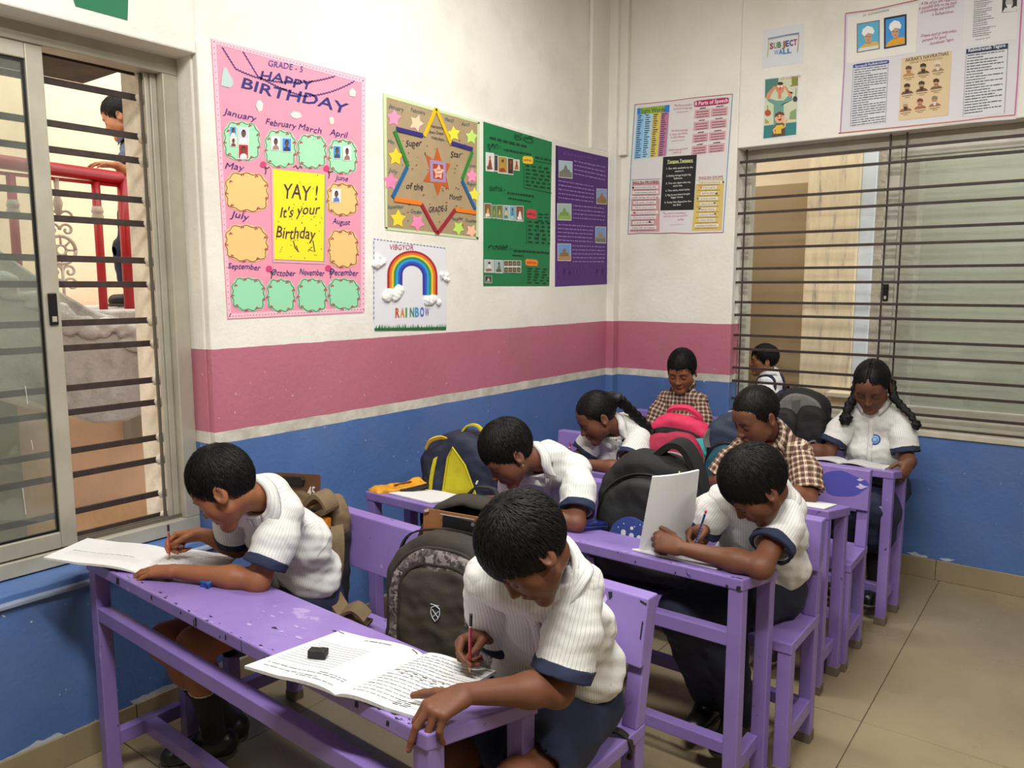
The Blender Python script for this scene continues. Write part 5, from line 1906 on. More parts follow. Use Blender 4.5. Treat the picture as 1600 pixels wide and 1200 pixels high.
# --- large black bag between the two boys of the second row
F = Frame((-1.235, 2.475, .440), R(8), R(5))
t = thing('backpack', 'large black backpack with round blue emblem between two boys', 'backpack', F.p(0, 0, 0), 'school bags')
S = SDF(); slab(S, .40, 0, .470, -.085, .085, .190, .07, .05)
soft('bag_body', S, .007, F, M_blackbag, t, crease(20, .006, 13))
S = SDF(); slab(S, .345, .01, .375, -.125, -.060, .165, .05, .030)
soft('front_pocket', S, .007, F, M_blackbag2, t, crease(24, .004, 14))
piping('zip', arch(.362, .006, .392, .172, .05), -.088, F, M_zip, t, .004)
MB().ribbon([F.p(.02, -.02, .462), F.p(.075, -.04, .505), F.p(.125, -.04, .490), F.p(.170, -.03, .40), F.p(.195, -.02, .27)], F.d(.15, .95, .2), .075, .022).build('shoulder_strap', M_lining, t)
MB().disc(F.p(-.035, -.128, .165), F.d(0, -1, 0), .078, .008, 30).build('round_emblem', flat('3a4a8c', .45), t)
eb = MB()
for x, h in ((-.070, .038), (-.040, .030), (-.012, .026)):
    eb.prism(arch(.017, 0, h, .008, .002, 5), F.p(x + .01, -.1358, .158), F.d(1, 0, 0), F.d(0, 0, 1), F.d(0, -1, 0), .0012)
eb.disc(F.p(-.030, -.1358, .205), F.d(0, -1, 0), .006, .0012)
for x, z in ((-.08, .18), (-.06, .195), (.0, .20), (.01, .195), (-.02, .19)):
    eb.disc(F.p(x, -.1358, z + .022), F.d(0, -1, 0), .0022, .0012, 6)
eb.build('emblem_marks', flat('d5d6da', .5), t)
MB().tube([F.p(.115, -.09, .415), F.p(.118, -.098, .405)], .004, 6).build('zip_pull', mat('brass_pull', 'b59a4a', .3, metal=.8), t)

# --- pink bag between the girl with the plait and the boy in checks
F = Frame((-1.455, 3.165, .440), R(16), R(8))
t = thing('backpack', 'pink and grey backpack with a turquoise corner showing', 'backpack', F.p(0, 0, 0), 'school bags')
S = SDF(); slab(S, .315, 0, .485, -.09, .09, .135, .05, .045)
soft('bag_body', S, .007, F, M_pink, t, crease(24, .006, 15))
S = SDF(); slab(S, .27, .10, .405, -.128, -.06, .09, .05, .026, x0=-.02)
fp = soft('front_pocket', S, .007, F, M_pinkd, t, crease(24, .005, 16))
S = SDF(); slab(S, .245, .0, .315, -.150, -.09, .11, .05, .022, x0=-.03)
soft('lower_pocket', S, .007, F, M_greybag, fp, crease(22, .004, 17))
piping('grey_zip', arch(.25, .02, .318, .112, .05, x0=-.03), -.132, F, mat('grey_zip_tape', '8b8884', .6), t, .005)
MB().ribbon([F.p(-.135, -.07, .390), F.p(-.06, -.098, .415), F.p(.04, -.10, .405), F.p(.10, -.09, .385)], F.d(0, .5, .8), .026, .006).build('open_zip', M_lining, t)
MB().ribbon([F.p(-.06, -.02, .470), F.p(-.04, -.045, .508), F.p(.03, -.045, .515), F.p(.08, -.04, .485), F.p(.095, -.03, .455)], F.d(0, .9, .4), .035, .014).build('handle', M_pink, t)
MB().prism([(0, 0), (.055, .006), (.052, -.075)], F.p(.078, -.105, .385), F.d(1, 0, 0), F.d(0, 0, 1), F.d(0, 1, 0), .004).build('turquoise_corner', flat('45b3b4', .5), t)
MB().ribbon([F.p(.10, -.112, .34), F.p(.125, -.105, .25), F.p(.128, -.10, .16), F.p(.12, -.10, .04)], F.d(1, .3, 0), .03, .006).build('grey_gusset', M_greybag, t)
MB().ribbon([F.p(.155, -.05, .38), F.p(.168, -.09, .28), F.p(.165, -.10, .15), F.p(.15, -.10, .03)], F.d(.4, 1, 0), .05, .016).build('shoulder_strap', M_pink, t)
MB().prism([(0, 0), (.10, -.005), (.05, -.022), (.02, -.028)], F.p(-.125, -.154, .235), F.d(1, 0, 0), F.d(0, 0, 1), F.d(0, -1, 0), .002).build('sticker', flat('7c7f9f', .5), t)
MB().prism([(0, 0), (.028, .002), (.022, -.03), (.006, -.034)], F.p(-.135, -.155, .238), F.d(1, 0, 0), F.d(0, 0, 1), F.d(0, -1, 0), .003).build('white_tag', flat('cfd0cf', .5), t)

# --- teal bag
F = Frame((-1.225, 3.190, .440), R(10), R(6))
t = thing('backpack', 'navy and teal bag beside the pink backpack', 'backpack', F.p(0, 0, 0), 'school bags')
S = SDF(); slab(S, .200, 0, .510, -.075, .08, .09, .05, .045)
soft('bag_body', S, .007, F, M_tealn, t, crease(24, .006, 18))
S = SDF(); slab(S, .185, .0, .375, -.110, -.04, .085, .05, .030)
fp = soft('front_pocket', S, .007, F, M_teal, t, crease(24, .005, 19))
piping('zip', arch(.190, .01, .385, .088, .05), -.078, F, M_zip, t, .0035)
MB().ribbon([F.p(-.08, -.07, .44), F.p(-.095, -.085, .40), F.p(-.085, -.09, .36)], F.d(.6, .7, 0), .028, .006).build('strap', M_greybag, t)

# --- black and grey bag beside the girl with two plaits, standing on the bench
F = Frame((-1.165, 4.040, .440), R(6), R(2))
F.o = F.o + npv((-.02, 0, 0))
t = thing('backpack', 'tall black backpack with grey top panel beside the girl with two plaits', 'backpack', F.p(0, 0, 0), 'school bags')
S = SDF(); slab(S, .275, 0, .535, -.085, .085, .120, .05, .045)
soft('bag_body', S, .007, F, M_blackbag, t, crease(24, .005, 20))
S = SDF(); slab(S, .232, .30, .508, -.094, -.06, .100, .02, .010)
soft('grey_panel', S, .006, F, M_greybag, t, crease(24, .003, 21))
S = SDF(); slab(S, .17, .02, .440, -.135, -.06, .075, .05, .030, x0=-.080)
soft('front_pocket', S, .007, F, M_blackbag2, t, crease(24, .004, 22))
S = SDF(); slab(S, .15, .02, .455, -.125, -.06, .065, .05, .030, x0=.062)
soft('side_pocket', S, .007, F, M_blackbag, t, crease(24, .004, 23))
MB().ribbon([F.p(.02, -.135, .24), F.p(.08, -.13, .285), F.p(.10, -.12, .28)], F.d(0, .3, 1), .010, .003).build('grey_trim', M_greybag, t)
MB().ribbon([F.p(.035, -.135, .155), F.p(.06, -.135, .20), F.p(.11, -.12, .235), F.p(.140, -.10, .245)], F.d(0, .3, 1), .012, .003).build('grey_trim', M_greybag, t)
MB().prism([(0, 0), (.035, .01), (.04, .085), (0, .075)], F.p(-.03, -.096, .40), F.d(1, 0, 0), F.d(0, 0, 1), F.d(0, -1, 0), .002).build('dark_band', flat('4c4b4b', .7), t)

# --- brown strap looped over the end of the first bench
t = thing('strap', 'brown strap looped over the bench end beside the boy with the red pencil', 'strap', (-.84, 1.52, .437))
MB().ribbon([(-.905, 1.500, .442), (-.865, 1.515, .452), (-.832, 1.530, .450), (-.812, 1.545, .425), (-.812, 1.555, .385), (-.826, 1.560, .375)], (-.25, .95, 0.1), .020, .005).build('webbing', M_darkbrown, t)

# ================================================================ BOOKS AND WRITING THINGS
M_paper = mat('white_paper', 'd9d8d7', .75, .02, 8)
M_pageedge = mat('page_edges', 'd2d0ca', .85, .12, 200)
M_ink = flat('55555a', .8)
M_inkd = flat('2d2d32', .8)
M_rule = flat('8a8a92', .8)
def desk_z(root, dep, zf, zb):
    c, s = math.cos(root.rotation_euler.z), math.sin(root.rotation_euler.z)
    x0, y0 = root.location.x, root.location.y
    return lambda x, y: zf + (zb - zf) / dep * (-(x - x0) * s + (y - y0) * c)
z_d1 = desk_z(desk1, .285, .70, .6587)
z_d2 = desk_z(desk2, .235, .70, .6658)
z_d3 = desk_z(desk3, .235, .70, .6658)
z_d4 = desk_z(desk4, .235, .70, .6658)

def page_sheet(zs, S0, sv, wv, bul, th, nu=10, nv=4, lift=None):
    """points of a page: S0 spine foot, sv along the spine, wv across; bul = curl height near the spine"""
    S0, sv, wv = npv(S0), npv(sv), npv(wv)
    def at(u, v, dz=0.0):
        p = S0 + wv * u + sv * v
        z = zs(p[0], p[1]) + th * (1 - .25 * u) + bul * math.sin(min(1, u * 1.6) * math.pi) * (1 - u * .6) - th * .75 * math.exp(-u * 16)
        if lift:
            z += lift(u, v)
        return (p[0], p[1], z + dz)
    return at

def book(name, label, zs, S0, S1, lv, rv, th=.007, bul=.006, left=None, right=None, cover=None, group='open workbooks', liftl=None, liftr=None, off=.001):
    t = thing(name, label, 'book', (S0[0], S0[1], zs(*S0)), group)
    zz = lambda x, y: zs(x, y) + off
    sv = (S1[0] - S0[0], S1[1] - S0[1])
    for side, wv, deco, lf in (('l', lv, left, liftl), ('r', rv, right, liftr)):
        at = page_sheet(zz, S0, sv, wv, bul, th, lift=lf)
        nu, nv = 16, 4
        top = [at(i / nu, j / nv) for i in range(nu + 1) for j in range(nv + 1)]
        F_ = [(i * (nv + 1) + j, (i + 1) * (nv + 1) + j, (i + 1) * (nv + 1) + j + 1, i * (nv + 1) + j + 1) for i in range(nu) for j in range(nv)]
        if side == 'l':
            F_ = [f[::-1] for f in F_]
        n = len(top)
        def low(i, j):
            p = at(i / nu, j / nv)
            return (p[0], p[1], p[2] - th * (1 - .25 * i / nu) * (1 - .7 * math.exp(-i / nu * 16)) - .0004 - (0 if not lf else 0))
        bot = [low(i, j) for i in range(nu + 1) for j in range(nv + 1)]
        rim = [(i * (nv + 1)) for i in range(nu + 1)] + [nu * (nv + 1) + j for j in range(1, nv + 1)] + [i * (nv + 1) + nv for i in range(nu - 1, -1, -1)] + [j for j in range(nv - 1, 0, -1)]
        sd = [(rim[k], rim[(k + 1) % len(rim)], rim[(k + 1) % len(rim)] + n, rim[k] + n) for k in range(len(rim))]
        bf = [tuple(q + n for q in f[::-1]) for f in F_]
        pg = link_mesh('page_block', top + bot, F_ + sd + bf, [M_paper, M_pageedge], t, mi=[0] * len(F_) + [1] * len(sd) + [1] * len(bf))
        # the top leaf, a little askew
        if deco:
            pr = {}
            for kind, u0, v0, u1, v1, w_ in deco:
                m = {'rule': M_rule, 'ink': M_ink, 'dark': M_inkd}[kind]
                k = max(2, int(abs(u1 - u0) * 16) + 1)
                hw = w_ / 2
                vs_, fs_, m_ = pr.setdefault(kind, ([], [], m))
                b0 = len(vs_)
                for q in range(k + 1):
                    u = u0 + (u1 - u0) * q / k
                    v = v0 + (v1 - v0) * q / k
                    vs_.append(at(u, v - hw, .0006))
                    vs_.append(at(u, v + hw, .0006))
                fs_ += [(b0 + 2 * q, b0 + 2 * q + 2, b0 + 2 * q + 3, b0 + 2 * q + 1) for q in range(k)]
            for kind, (vs_, fs_, m_) in pr.items():
                link_mesh({'rule': 'ruled_lines', 'ink': 'printed_lines', 'dark': 'bold_print'}[kind], vs_, fs_, m_, pg, kind='stuff')
    if cover:
        pass
    return t

def words_line(v, u0, u1, kind='ink', w=.010, rr=rng, gap=.012):
    out, u = [], u0
    while u < u1 - .02:
        L = rr.uniform(.03, .10)
        e = min(u + L, u1)
        out.append((kind, u, v + rr.uniform(-.002, .002), e, v + rr.uniform(-.002, .002), w * rr.uniform(.6, 1.0)))
        u = e + gap
    return out

def mirror(d):
    return [(k, u1 if False else u0, v0, u1, v1, w) for k, u0, v0, u1, v1, w in d]

# workbook under the boy with the black eraser
L_, R_ = [], []
for i in range(11):
    L_.append(('rule', .34, .26 + i * .045, .94, .26 + i * .045, .0050))
L_ += words_line(.16, .08, .95, 'ink', .010) + words_line(.19, .08, .40, 'ink', .010) + words_line(.10, .30, .90, 'ink', .010) + words_line(.07, .10, .5, 'ink', .010)
L_ += words_line(.925, .30, .62, 'dark', .014) + [('dark', .90, .955, .99, .975, .012), ('dark', .02, .955, .10, .975, .012)]
for i in range(17):
    v = .93 - i * .052
    R_ += words_line(v, .10 + (.1 if i in (0, 8) else 0), .95 if i % 4 else .70, 'ink', .008)
    if i % 3 == 1:
        R_.append(('rule', .1, v - .016, .93, v - .016, .0026))
R_ += words_line(.545, .12, .9, 'dark', .014, gap=.07) + words_line(.495, .25, .8, 'dark', .012, gap=.09) + [('dark', .02, .965, .10, .975, .012), ('dark', .9, .955, .98, .965, .012)]
for i in range(4):
    R_ += words_line(.075 + i * .024, .62, .82, 'dark', .010, gap=.02)
bk1 = book('workbook', 'open workbook with printed text under the red pencil and the black eraser', z_d1, (-1.134, .934), (-1.174, 1.221), (-.222, -.052), (.178, .044), left=L_, right=R_, th=.008)
# workbook of the boy by the sliding window
L_, R_ = [], []
for i in range(3):
    L_.append(('rule', .1, .25 + i * .05, .9, .25 + i * .05, .0028))
L_ += words_line(.42, .2, .9, 'ink', .010)
for i in range(14):
    R_ += words_line(.92 - i * .06, .08, .95 if i % 4 else .6, 'ink', .008)
bk2 = book('workbook', 'open workbook overhanging the desk end beside the sliding window', z_d1, (-2.105, 1.045), (-2.285, 1.245), (-.205, -.158), (.165, .130), left=L_, right=R_, th=.007, liftl=lambda u, v: .020 * u * (1 - .3 * v))
# open book of the girl with two plaits
L_ = [q for i in range(10) for q in words_line(.9 - i * .08, .1, .9, 'ink', .010)]
bk3 = book('workbook', 'open book lying before the girl with two plaits', z_d4, (-.895, 3.655), (-.905, 3.875), (-.20, .004), (.195, -.004), left=L_, right=L_, th=.010, bul=.010)
# notebook by the pencil pouch
t = thing('notebook', 'white notebook lying beside the yellow pencil pouch', 'book', (-2.04, 2.18, z_d2(-2.04, 2.18)))
def flat_book(t, pts, zs, th, m=M_paper, off=.001):
    b = [(x, y, zs(x, y) + off) for x, y in pts]
    return MB().hexa(b, [(x, y, z + th) for x, y, z in b]).build('page_block', m, t, bevel=.001)
flat_book(t, [(-2.150, 2.060), (-1.925, 2.055), (-1.92, 2.290), (-2.145, 2.295)], z_d2, .006)
# notebook under the checked boy's arm
t = thing('notebook', 'white notebook at the desk end in front of the boy in checks', 'book', (-.84, 2.9, z_d3(-.84, 2.9)))
flat_book(t, [(-1.02, 2.84), (-.735, 2.842), (-.737, 3.02), (-1.02, 3.02)], z_d3, .005)
# workbook with the lifted page
t = thing('workbook', 'workbook with one page held upright by the boy at the desk corner', 'book', (-.95, 2.1, z_d2(-.95, 2.1)), 'open workbooks')
fb = flat_book(t, [(-1.085, 2.050), (-.815, 2.052), (-.80, 2.215), (-.985, 2.225)], z_d2, .006)
BL, BR, TR, TL = (-1.066, 2.058, .700), (-.972, 2.215, .690), (-.932, 2.170, .948), (-1.018, 2.040, .940)
def quad_pts(u, v, bow=.012):
    p = npv(BL) * (1 - u) * (1 - v) + npv(BR) * u * (1 - v) + npv(TR) * u * v + npv(TL) * (1 - u) * v
    return p + npv((.7, -.7, .0)) * bow * math.sin(u * math.pi)
pgv = [tuple(quad_pts(i / 8, j / 6)) for i in range(9) for j in range(7)]
pgf = [(i * 7 + j, (i + 1) * 7 + j, (i + 1) * 7 + j + 1, i * 7 + j + 1) for i in range(8) for j in range(6)]
lp = link_mesh('lifted_page', pgv, pgf, [M_paper], t)
sm = lp.modifiers.new('thickness', 'SOLIDIFY'); sm.thickness = .007; sm.offset = 1
ln = MB()
def on_page(u, v, o=.0012): return tuple(quad_pts(u, v) + npv((.82, -.55, .05)) * o)
for u in (.22, .27, .40, .45):
    ln.add([on_page(u - .003, .12), on_page(u + .003, .12), on_page(u + .003, .84), on_page(u - .003, .84)], [(0, 1, 2, 3)])
ln.build('ruled_lines', M_rule, lp)
ln = MB()
for v0, v1 in ((.62, .76), (.55, .60), (.42, .52), (.05, .10)):
    ln.add([on_page(.90, v0), on_page(.94, v0), on_page(.94, v1), on_page(.90, v1)], [(0, 1, 2, 3)])
ln.build('printed_lines', M_ink, lp)

# pencils and pens
pencil('pencil', 'red pencil in the hand of the boy with the black eraser', tip2, top2, mat('red_lacquer', 'b5161c', .3), end_len=.034)
pencil('pencil', 'orange pencil in the hand of the boy by the sliding window', tip1, top1, mat('orange_lacquer', 'd2481a', .3), end_len=.028)
blue = pencil('pencil', 'blue spotted pencil in the hand of the boy lifting a page', tip4, top4, mat('blue_lacquer', '27409c', .3), end=flat('c2437a', .5), end_len=.012)
dv = (top4 - tip4) / np.linalg.norm(top4 - tip4)
for k in range(8):
    c = tip4 + dv * (.05 + .012 * k) + npv((.0026, -.0026, 0))
    MB().disc(tuple(c), (.7, -.7, 0), .0012, .0006, 6).build('spot', flat('e4e4ea', .5), blue)
pencil('pen', 'red pen in the hand of the girl with the long plait', npv((-1.855, 2.845, .702)), npv((-1.832, 2.868, .800)), mat('red_pen', 'c01d18', .3), end=flat('a01510', .4))
pencil('pencil', 'white-ended pencil in the hand of the boy behind the camouflage backpack', npv((-1.775, 2.065, .698)), npv((-1.742, 2.11, .800)), flat('2b2b30', .4), end=flat('e6e3dc', .4), end_len=.014)

# erasers
x, y = -1.292, 1.020
zb_ = z_d1(x, y) + .0105
t = thing('eraser', 'black eraser lying on the ruled workbook page', 'eraser', (x, y, zb_))
F = Frame((x, y, zb_), R(28))
S = SDF().bx((0, 0, .009), (.020, .012, .009), rnd=.003, k=.002)
soft('eraser_block', S, .0014, F, mat('black_rubber', '121212', .6), t, crease(120, .0006))
x, y = -1.895, 1.128
t = thing('eraser', 'small blue rubber lying on the purple desk near the folded arm', 'eraser', (x, y, z_d1(x, y)))
F = Frame((x, y, z_d1(x, y)), R(20))
S = SDF().bx((0, 0, .009), (.015, .010, .009), rnd=.004, k=.002).el((.010, .002, .014), (.008, .007, .007), k=.004)
soft('rubber_block', S, .0015, F, mat('blue_rubber', '174a8c', .5), t, crease(200, .0012))
# pencil tin
x, y = -1.360, 2.205
F = Frame((x, y, z_d2(x, y) + .0005), R(76), 0)
F.M = np.array((Euler((math.atan(-.1455), 0, 0)).to_matrix() @ Matrix.Rotation(R(76), 3, 'Z')))
t = thing('pencil_tin', 'dark blue pencil tin on the desk before the large black backpack', 'tin', F.p(0, 0, 0))
MB().prism(arch(.175, -.040, .040, .010, .010, 4), F.p(0, 0, 0), F.d(1, 0, 0), F.d(0, 1, 0), F.d(0, 0, 1), .011).build('tin_base', mat('dark_blue_tin', '141d55', .3, metal=.3), t, bevel=.002)
MB().prism(arch(.179, -.042, .042, .011, .011, 4), F.p(0, 0, .0125), F.d(1, 0, 0), F.d(0, 1, 0), F.d(0, 0, 1), .010).build('tin_lid', mat('blue_tin_lid', '1b2a72', .25, .5, 30, metal=.3), t, bevel=.003)
MB().prism(arch(.177, -.041, .041, .0105, .0105, 4), F.p(0, 0, .0108), F.d(1, 0, 0), F.d(0, 1, 0), F.d(0, 0, 1), .0018).build('tin_rim', mat('tin_rim', '8f95b8', .25, metal=.7), t)
pr = MB()
for k in range(12):
    pr.disc(F.p(rng.uniform(-.07, .07), rng.uniform(-.03, .03), .0227), F.d(0, 0, 1), rng.uniform(.003, .011), .0004, 8)
pr.build('lid_print', flat('3f63a8', .35), t)
# pencil pouch
F = Frame((-2.185, 2.150, z_d2(-2.185, 2.15)), R(74))
t = thing('pencil_pouch', 'yellow pencil pouch with dark zip edge at the desk end by the wall', 'pouch', F.p(0, 0, 0))
S = SDF().bx((0, 0, .012), (.118, .042, .011), rnd=.010, k=.01).el((.085, .02, .022), (.030, .018, .018), k=.02).el((-.08, 0, .016), (.04, .03, .014), k=.02)
soft('pouch_body', S, .0035, F, mat('yellow_pouch_cloth', 'c98d0c', .6, .2, 30), t, crease(50, .004, 3))
MB().ribbon([F.p(-.02, -.047, .010), F.p(.04, -.052, .014), F.p(.115, -.040, .016)], F.d(0, 0, 1), .018, .004).build('zip_tape', M_zip, t)
MB().tube([F.p(-.03, -.047, .010), F.p(-.034, -.052, .002)], .004, 6).build('zip_pull', M_zip, t)
MB().ribbon([F.p(-.02, .0, .028), F.p(.06, .005, .030)], F.d(0, 1, 0), .012, .002).build('brown_stripe', flat('7c3a18', .6), t)

# ---------------------------------------------------------------- badges on the girls' shirts
b = patch_on(J8, (-.800, 3.88, .772), .024, .024, flat('2f4f9c', .7), 'badge', p8)
b2 = patch_on(J8, (-.800, 3.88, .772), .017, .017, flat('c9d3e4', .7), 'badge_ring', b, off=.0036)
patch_on(J8, (-.800, 3.88, .772), .014, .014, flat('4a78b8', .7), 'badge_disc', b, off=.0042)
patch_on(J8, (-.800, 3.88, .776), .008, .004, flat('9fc4d8', .7), 'badge_mark', b, off=.0050)
patch_on(J8, (-.800, 3.88, .769), .009, .002, flat('9fc4d8', .7), 'badge_mark', b, off=.0050)
b = patch_on(J5, (-1.655, 2.98, .775), .026, .030, M_navy_trim, 'badge', p5, 'rect')
patch_on(J5, (-1.655, 2.98, .790), .022, .004, flat('c8cdd8', .7), 'badge_bar', b, 'rect', off=.0034)
patch_on(J5, (-1.655, 2.98, .768), .012, .013, flat('6d86b4', .7), 'badge_mark', b, off=.0034)
# straps of the walking child's bag
sg = J9['_sdf']
for q in (-1, 1):
    an_ = np.radians(np.linspace(-35, 215, 15))
    dr = np.stack([-np.cos(an_), np.zeros(15), np.sin(an_)], 1)
    cc = npv((-1.755, 5.278 + q * .080, .745))
    P = np.array([march(sg, [cc + d * .24], -d)[0] + d * .005 for d in dr])
    MB().ribbon([tuple(p) for p in P], (0, 1, 0), .035, .008).build('bag_strap', M_navybag, p9)
F = Frame((-1.655, 5.29, .52), R(90), R(4))
t = thing('backpack', 'dark bag on the back of the child outside the barred window', 'backpack', F.p(0, 0, 0), 'school bags')
S = SDF(); slab(S, .24, 0, .27, -.06, .05, .08, .04, .03)
soft('bag_body', S, .008, F, M_navybag, t, crease(24, .004, 25))
MB().ribbon([F.p(-.04, -.02, .268), F.p(-.02, -.02, .295), F.p(.03, -.02, .295), F.p(.05, -.02, .265)], F.d(0, 1, 0), .02, .005).build('handle', M_lining, t)
# ================================================================ POSTERS AND WRITING ON THE WALLS
CAMP = npv((0, 0, 1.5))
CM = np.array(cam.rotation_euler.to_matrix())
class Wall:
    """a wall plane; points of it are given as seen from the photograph's spot and laid on the plane itself"""
    def __init__(self, which):
        self.w = which
        self.n = npv((1, 0, 0)) if which == 'A' else npv((0, -1, 0))
    def at(self, u, v, lift=0.0):
        d = CM @ npv(((u - 800) / 1215, -(v - 600) / 1215, -1))
        i, c = (0, XA) if self.w == 'A' else (1, YB)
        P = CAMP + d * ((c - CAMP[i]) / d[i])
        return P + self.n * lift

class Sheet:
    def __init__(self, name, label, cat, wall, corners, col, group=None, Z=(0, 0, 1), wave=.003, edge=None, paper=None):
        self.wall, self.Z = Wall(wall), Z
        c = [self.P(x, y, 0, raw=True) for x, y in corners]        # TL TR BR BL
        self.TL, self.TR, self.BR, self.BL = c
        ctr = sum(c) / 4
        self.root = thing(name, label, cat, tuple(ctr), group)
        self.ph, self.amp = rng.uniform(0, 6), 0.0
        n, m = 12, 12
        V, F = [], []
        for i in range(n + 1):
            for j in range(m + 1):
                u, v = i / n, j / m
                p = self.TL * (1 - u) * (1 - v) + self.TR * u * (1 - v) + self.BR * u * v + self.BL * (1 - u) * v
                V.append(p + self.wall.n * (.0015 + self.off(p)))
        for i in range(n):
            for j in range(m):
                F.append((i * (m + 1) + j, i * (m + 1) + j + 1, (i + 1) * (m + 1) + j + 1, (i + 1) * (m + 1) + j))
        self.sheet = link_mesh('sheet', V, F, paper or flat(col, .65), self.root)
        so_ = self.sheet.modifiers.new('thickness', 'SOLIDIFY')
        so_.thickness, so_.offset = .0012, -1
        self.buf = {}
    def zoom(self, *Z):
        self.Z = Z
        return self
    def off(self, p):
        a = p[1] if self.wall.w == 'A' else p[0]
        return self.amp * (.55 + .45 * math.sin(a * 17 + self.ph) * math.sin(p[2] * 11 + self.ph * 2))
    def P(self, x, y, layer=1, raw=False):
        ox, oy, s = self.Z
        p = self.wall.at(ox + x / s, oy + y / s)
        if raw:
            return p
        return p + self.wall.n * (.0015 + self.off(p) + .0009 * layer)
    def poly(self, pts, col, layer=1, name='patch', parent=None, rough=.7, m=None):
        V = [self.P(x, y, layer) for x, y in pts]
        # fan from the middle keeps outlines true
        c = self.P(sum(p[0] for p in pts) / len(pts), sum(p[1] for p in pts) / len(pts), layer)
        n = len(V)
        a = np.cross(V[1] - V[0], c - V[0]) @ self.wall.n
        F = [(i, (i + 1) % n, n) if a > 0 else ((i + 1) % n, i, n) for i in range(n)]
        return link_mesh(name, V + [c], F, m or flat(col, rough), parent or self.root)
    def rect(self, x0, y0, x1, y1, col, layer=1, name='patch', parent=None, sk=0.0):
        """sk: the photograph's slope of the horizontal edges"""
        return self.poly([(x0, y0), (x1, y0 + sk * (x1 - x0)), (x1, y1 + sk * (x1 - x0)), (x0, y1)], col, layer, name, parent)
    def quad(self, pts, key, layer=2):
        """collected small print"""
        self.buf.setdefault((key, layer), []).append([self.P(x, y, layer) for x, y in pts])
    def flush(self, names=None):
        for (col, layer), qs in self.buf.items():
            V, F = [], []
            for q in qs:
                b = len(V)
                W = q
                a = np.cross(W[1] - W[0], W[2] - W[0]) @ self.wall.n
                V += W if a > 0 else W[::-1]
                F.append(tuple(range(b, b + len(W))))
            link_mesh('small_print', V, F, flat(col, .8), self.root, kind='stuff')
        self.buf = {}
    def line(self, x0, y0, x1, y1, h, col, layer=2, lo=.03, hi=.12, gap=.02):
        """a line of unreadably small words"""
        L = math.hypot(x1 - x0, y1 - y0)
        u = 0.0
        while u < 1 - .02:
            e = min(1, u + rng.uniform(lo, hi))
            a, b = h * rng.uniform(.35, .5), h * rng.uniform(.35, .5)
            xa, ya, xb, yb = x0 + (x1 - x0) * u, y0 + (y1 - y0) * u, x0 + (x1 - x0) * e, y0 + (y1 - y0) * e
            self.quad([(xa, ya - a), (xb, yb - a), (xb, yb + b), (xa, ya + b)], col, layer)
            u = e + gap
    def stroke(self, pts, w, col, layer=2, name='drawn_line', parent=None, closed=False):
        V, F = [], []
        n = len(pts)
        for i, (x, y) in enumerate(pts):
            a, b = pts[max(i - 1, 0)], pts[min(i + 1, n - 1)]
            if closed:
                a, b = pts[i - 1], pts[(i + 1) % n]
            dx, dy = b[0] - a[0], b[1] - a[1]
            l = math.hypot(dx, dy) or 1
            ww = (w(i / (n - 1)) if callable(w) else w) / 2
            V += [self.P(x - dy / l * ww, y + dx / l * ww, layer), self.P(x + dy / l * ww, y - dx / l * ww, layer)]
        for i in range(n if closed else n - 1):
            j = (i + 1) % n
            F.append((2 * i, 2 * j, 2 * j + 1, 2 * i + 1))
        return link_mesh(name, V, F, flat(col, .7), parent or self.root)
    def text(self, s, x0, y0, x1, y1, h, col, layer=2, shear=0., bold=.0, name='lettering', parent=None, wob_=.0, cols=None, vert=True):
        v, f = text_verts(s, 'LEFT', shear, 0.0 if ('M' in s or 'W' in s) else bold)
        lo, hi = v[:, 0].min(), v[:, 0].max()
        t = (v[:, 0] - lo) / (hi - lo)
        yy = v[:, 1] / .73 * h
        if wob_:
            yy = yy + wob_ * h * np.sin(t * 9 + len(s)) * 1.0
        V = [self.P(x0 + (x1 - x0) * a, y0 + (y1 - y0) * a - b, layer) for a, b in zip(t, yy)]
        return link_mesh(name, V, f, flat(col, .7), parent or self.root)
    def disc(self, x, y, rx, ry, col, layer=2, name='dot', parent=None, n=12):
        return self.poly([(x + rx * math.cos(2 * math.pi * k / n), y + ry * math.sin(2 * math.pi * k / n)) for k in range(n)], col, layer, name, parent)
    def dots(self, pts, r, col, layer=2):
        for x, y in pts:
            self.quad([(x + r * math.cos(k * math.pi / 3), y + r * math.sin(k * math.pi / 3)) for k in range(6)], col, layer)
    def photo(self, x0, y0, x1, y1, bg, shirt, skin='6b4634', sk=0.0, layer=3, hairc='1c1a1c'):
        w, h = x1 - x0, y1 - y0
        o = self.rect(x0, y0, x1, y1, 'e8e6e2', layer, 'photo', sk=sk)
        q = self.rect(x0 + w * .06, y0 + h * .05, x1 - w * .06, y1 - h * .05, bg, layer + .4, 'photo_ground', o, sk)
        cx, cy = (x0 + x1) / 2, (y0 + y1) / 2 + sk * w / 2
        self.poly([(cx - w * .36, cy + h * .44), (cx - w * .30, cy + h * .22), (cx - w * .1, cy + h * .12), (cx + w * .1, cy + h * .12), (cx + w * .30, cy + h * .22), (cx + w * .36, cy + h * .44)], shirt, layer + .7, 'photo_shirt', o)
        self.disc(cx, cy - h * .13, w * .21, h * .24, hairc, layer + .9, 'photo_hair', o)
        self.disc(cx, cy - h * .07, w * .17, h * .19, skin, layer + 1.2, 'photo_face', o)
        return o

def wavy(x0, y0, x1, y1, amp, n, sag=0.0):
    m = n * 6
    return [(x0 + (x1 - x0) * k / m, y0 + (y1 - y0) * k / m + sag * 4 * (k / m) * (1 - k / m) + amp * math.sin(2 * math.pi * k / 6)) for k in range(m + 1)]

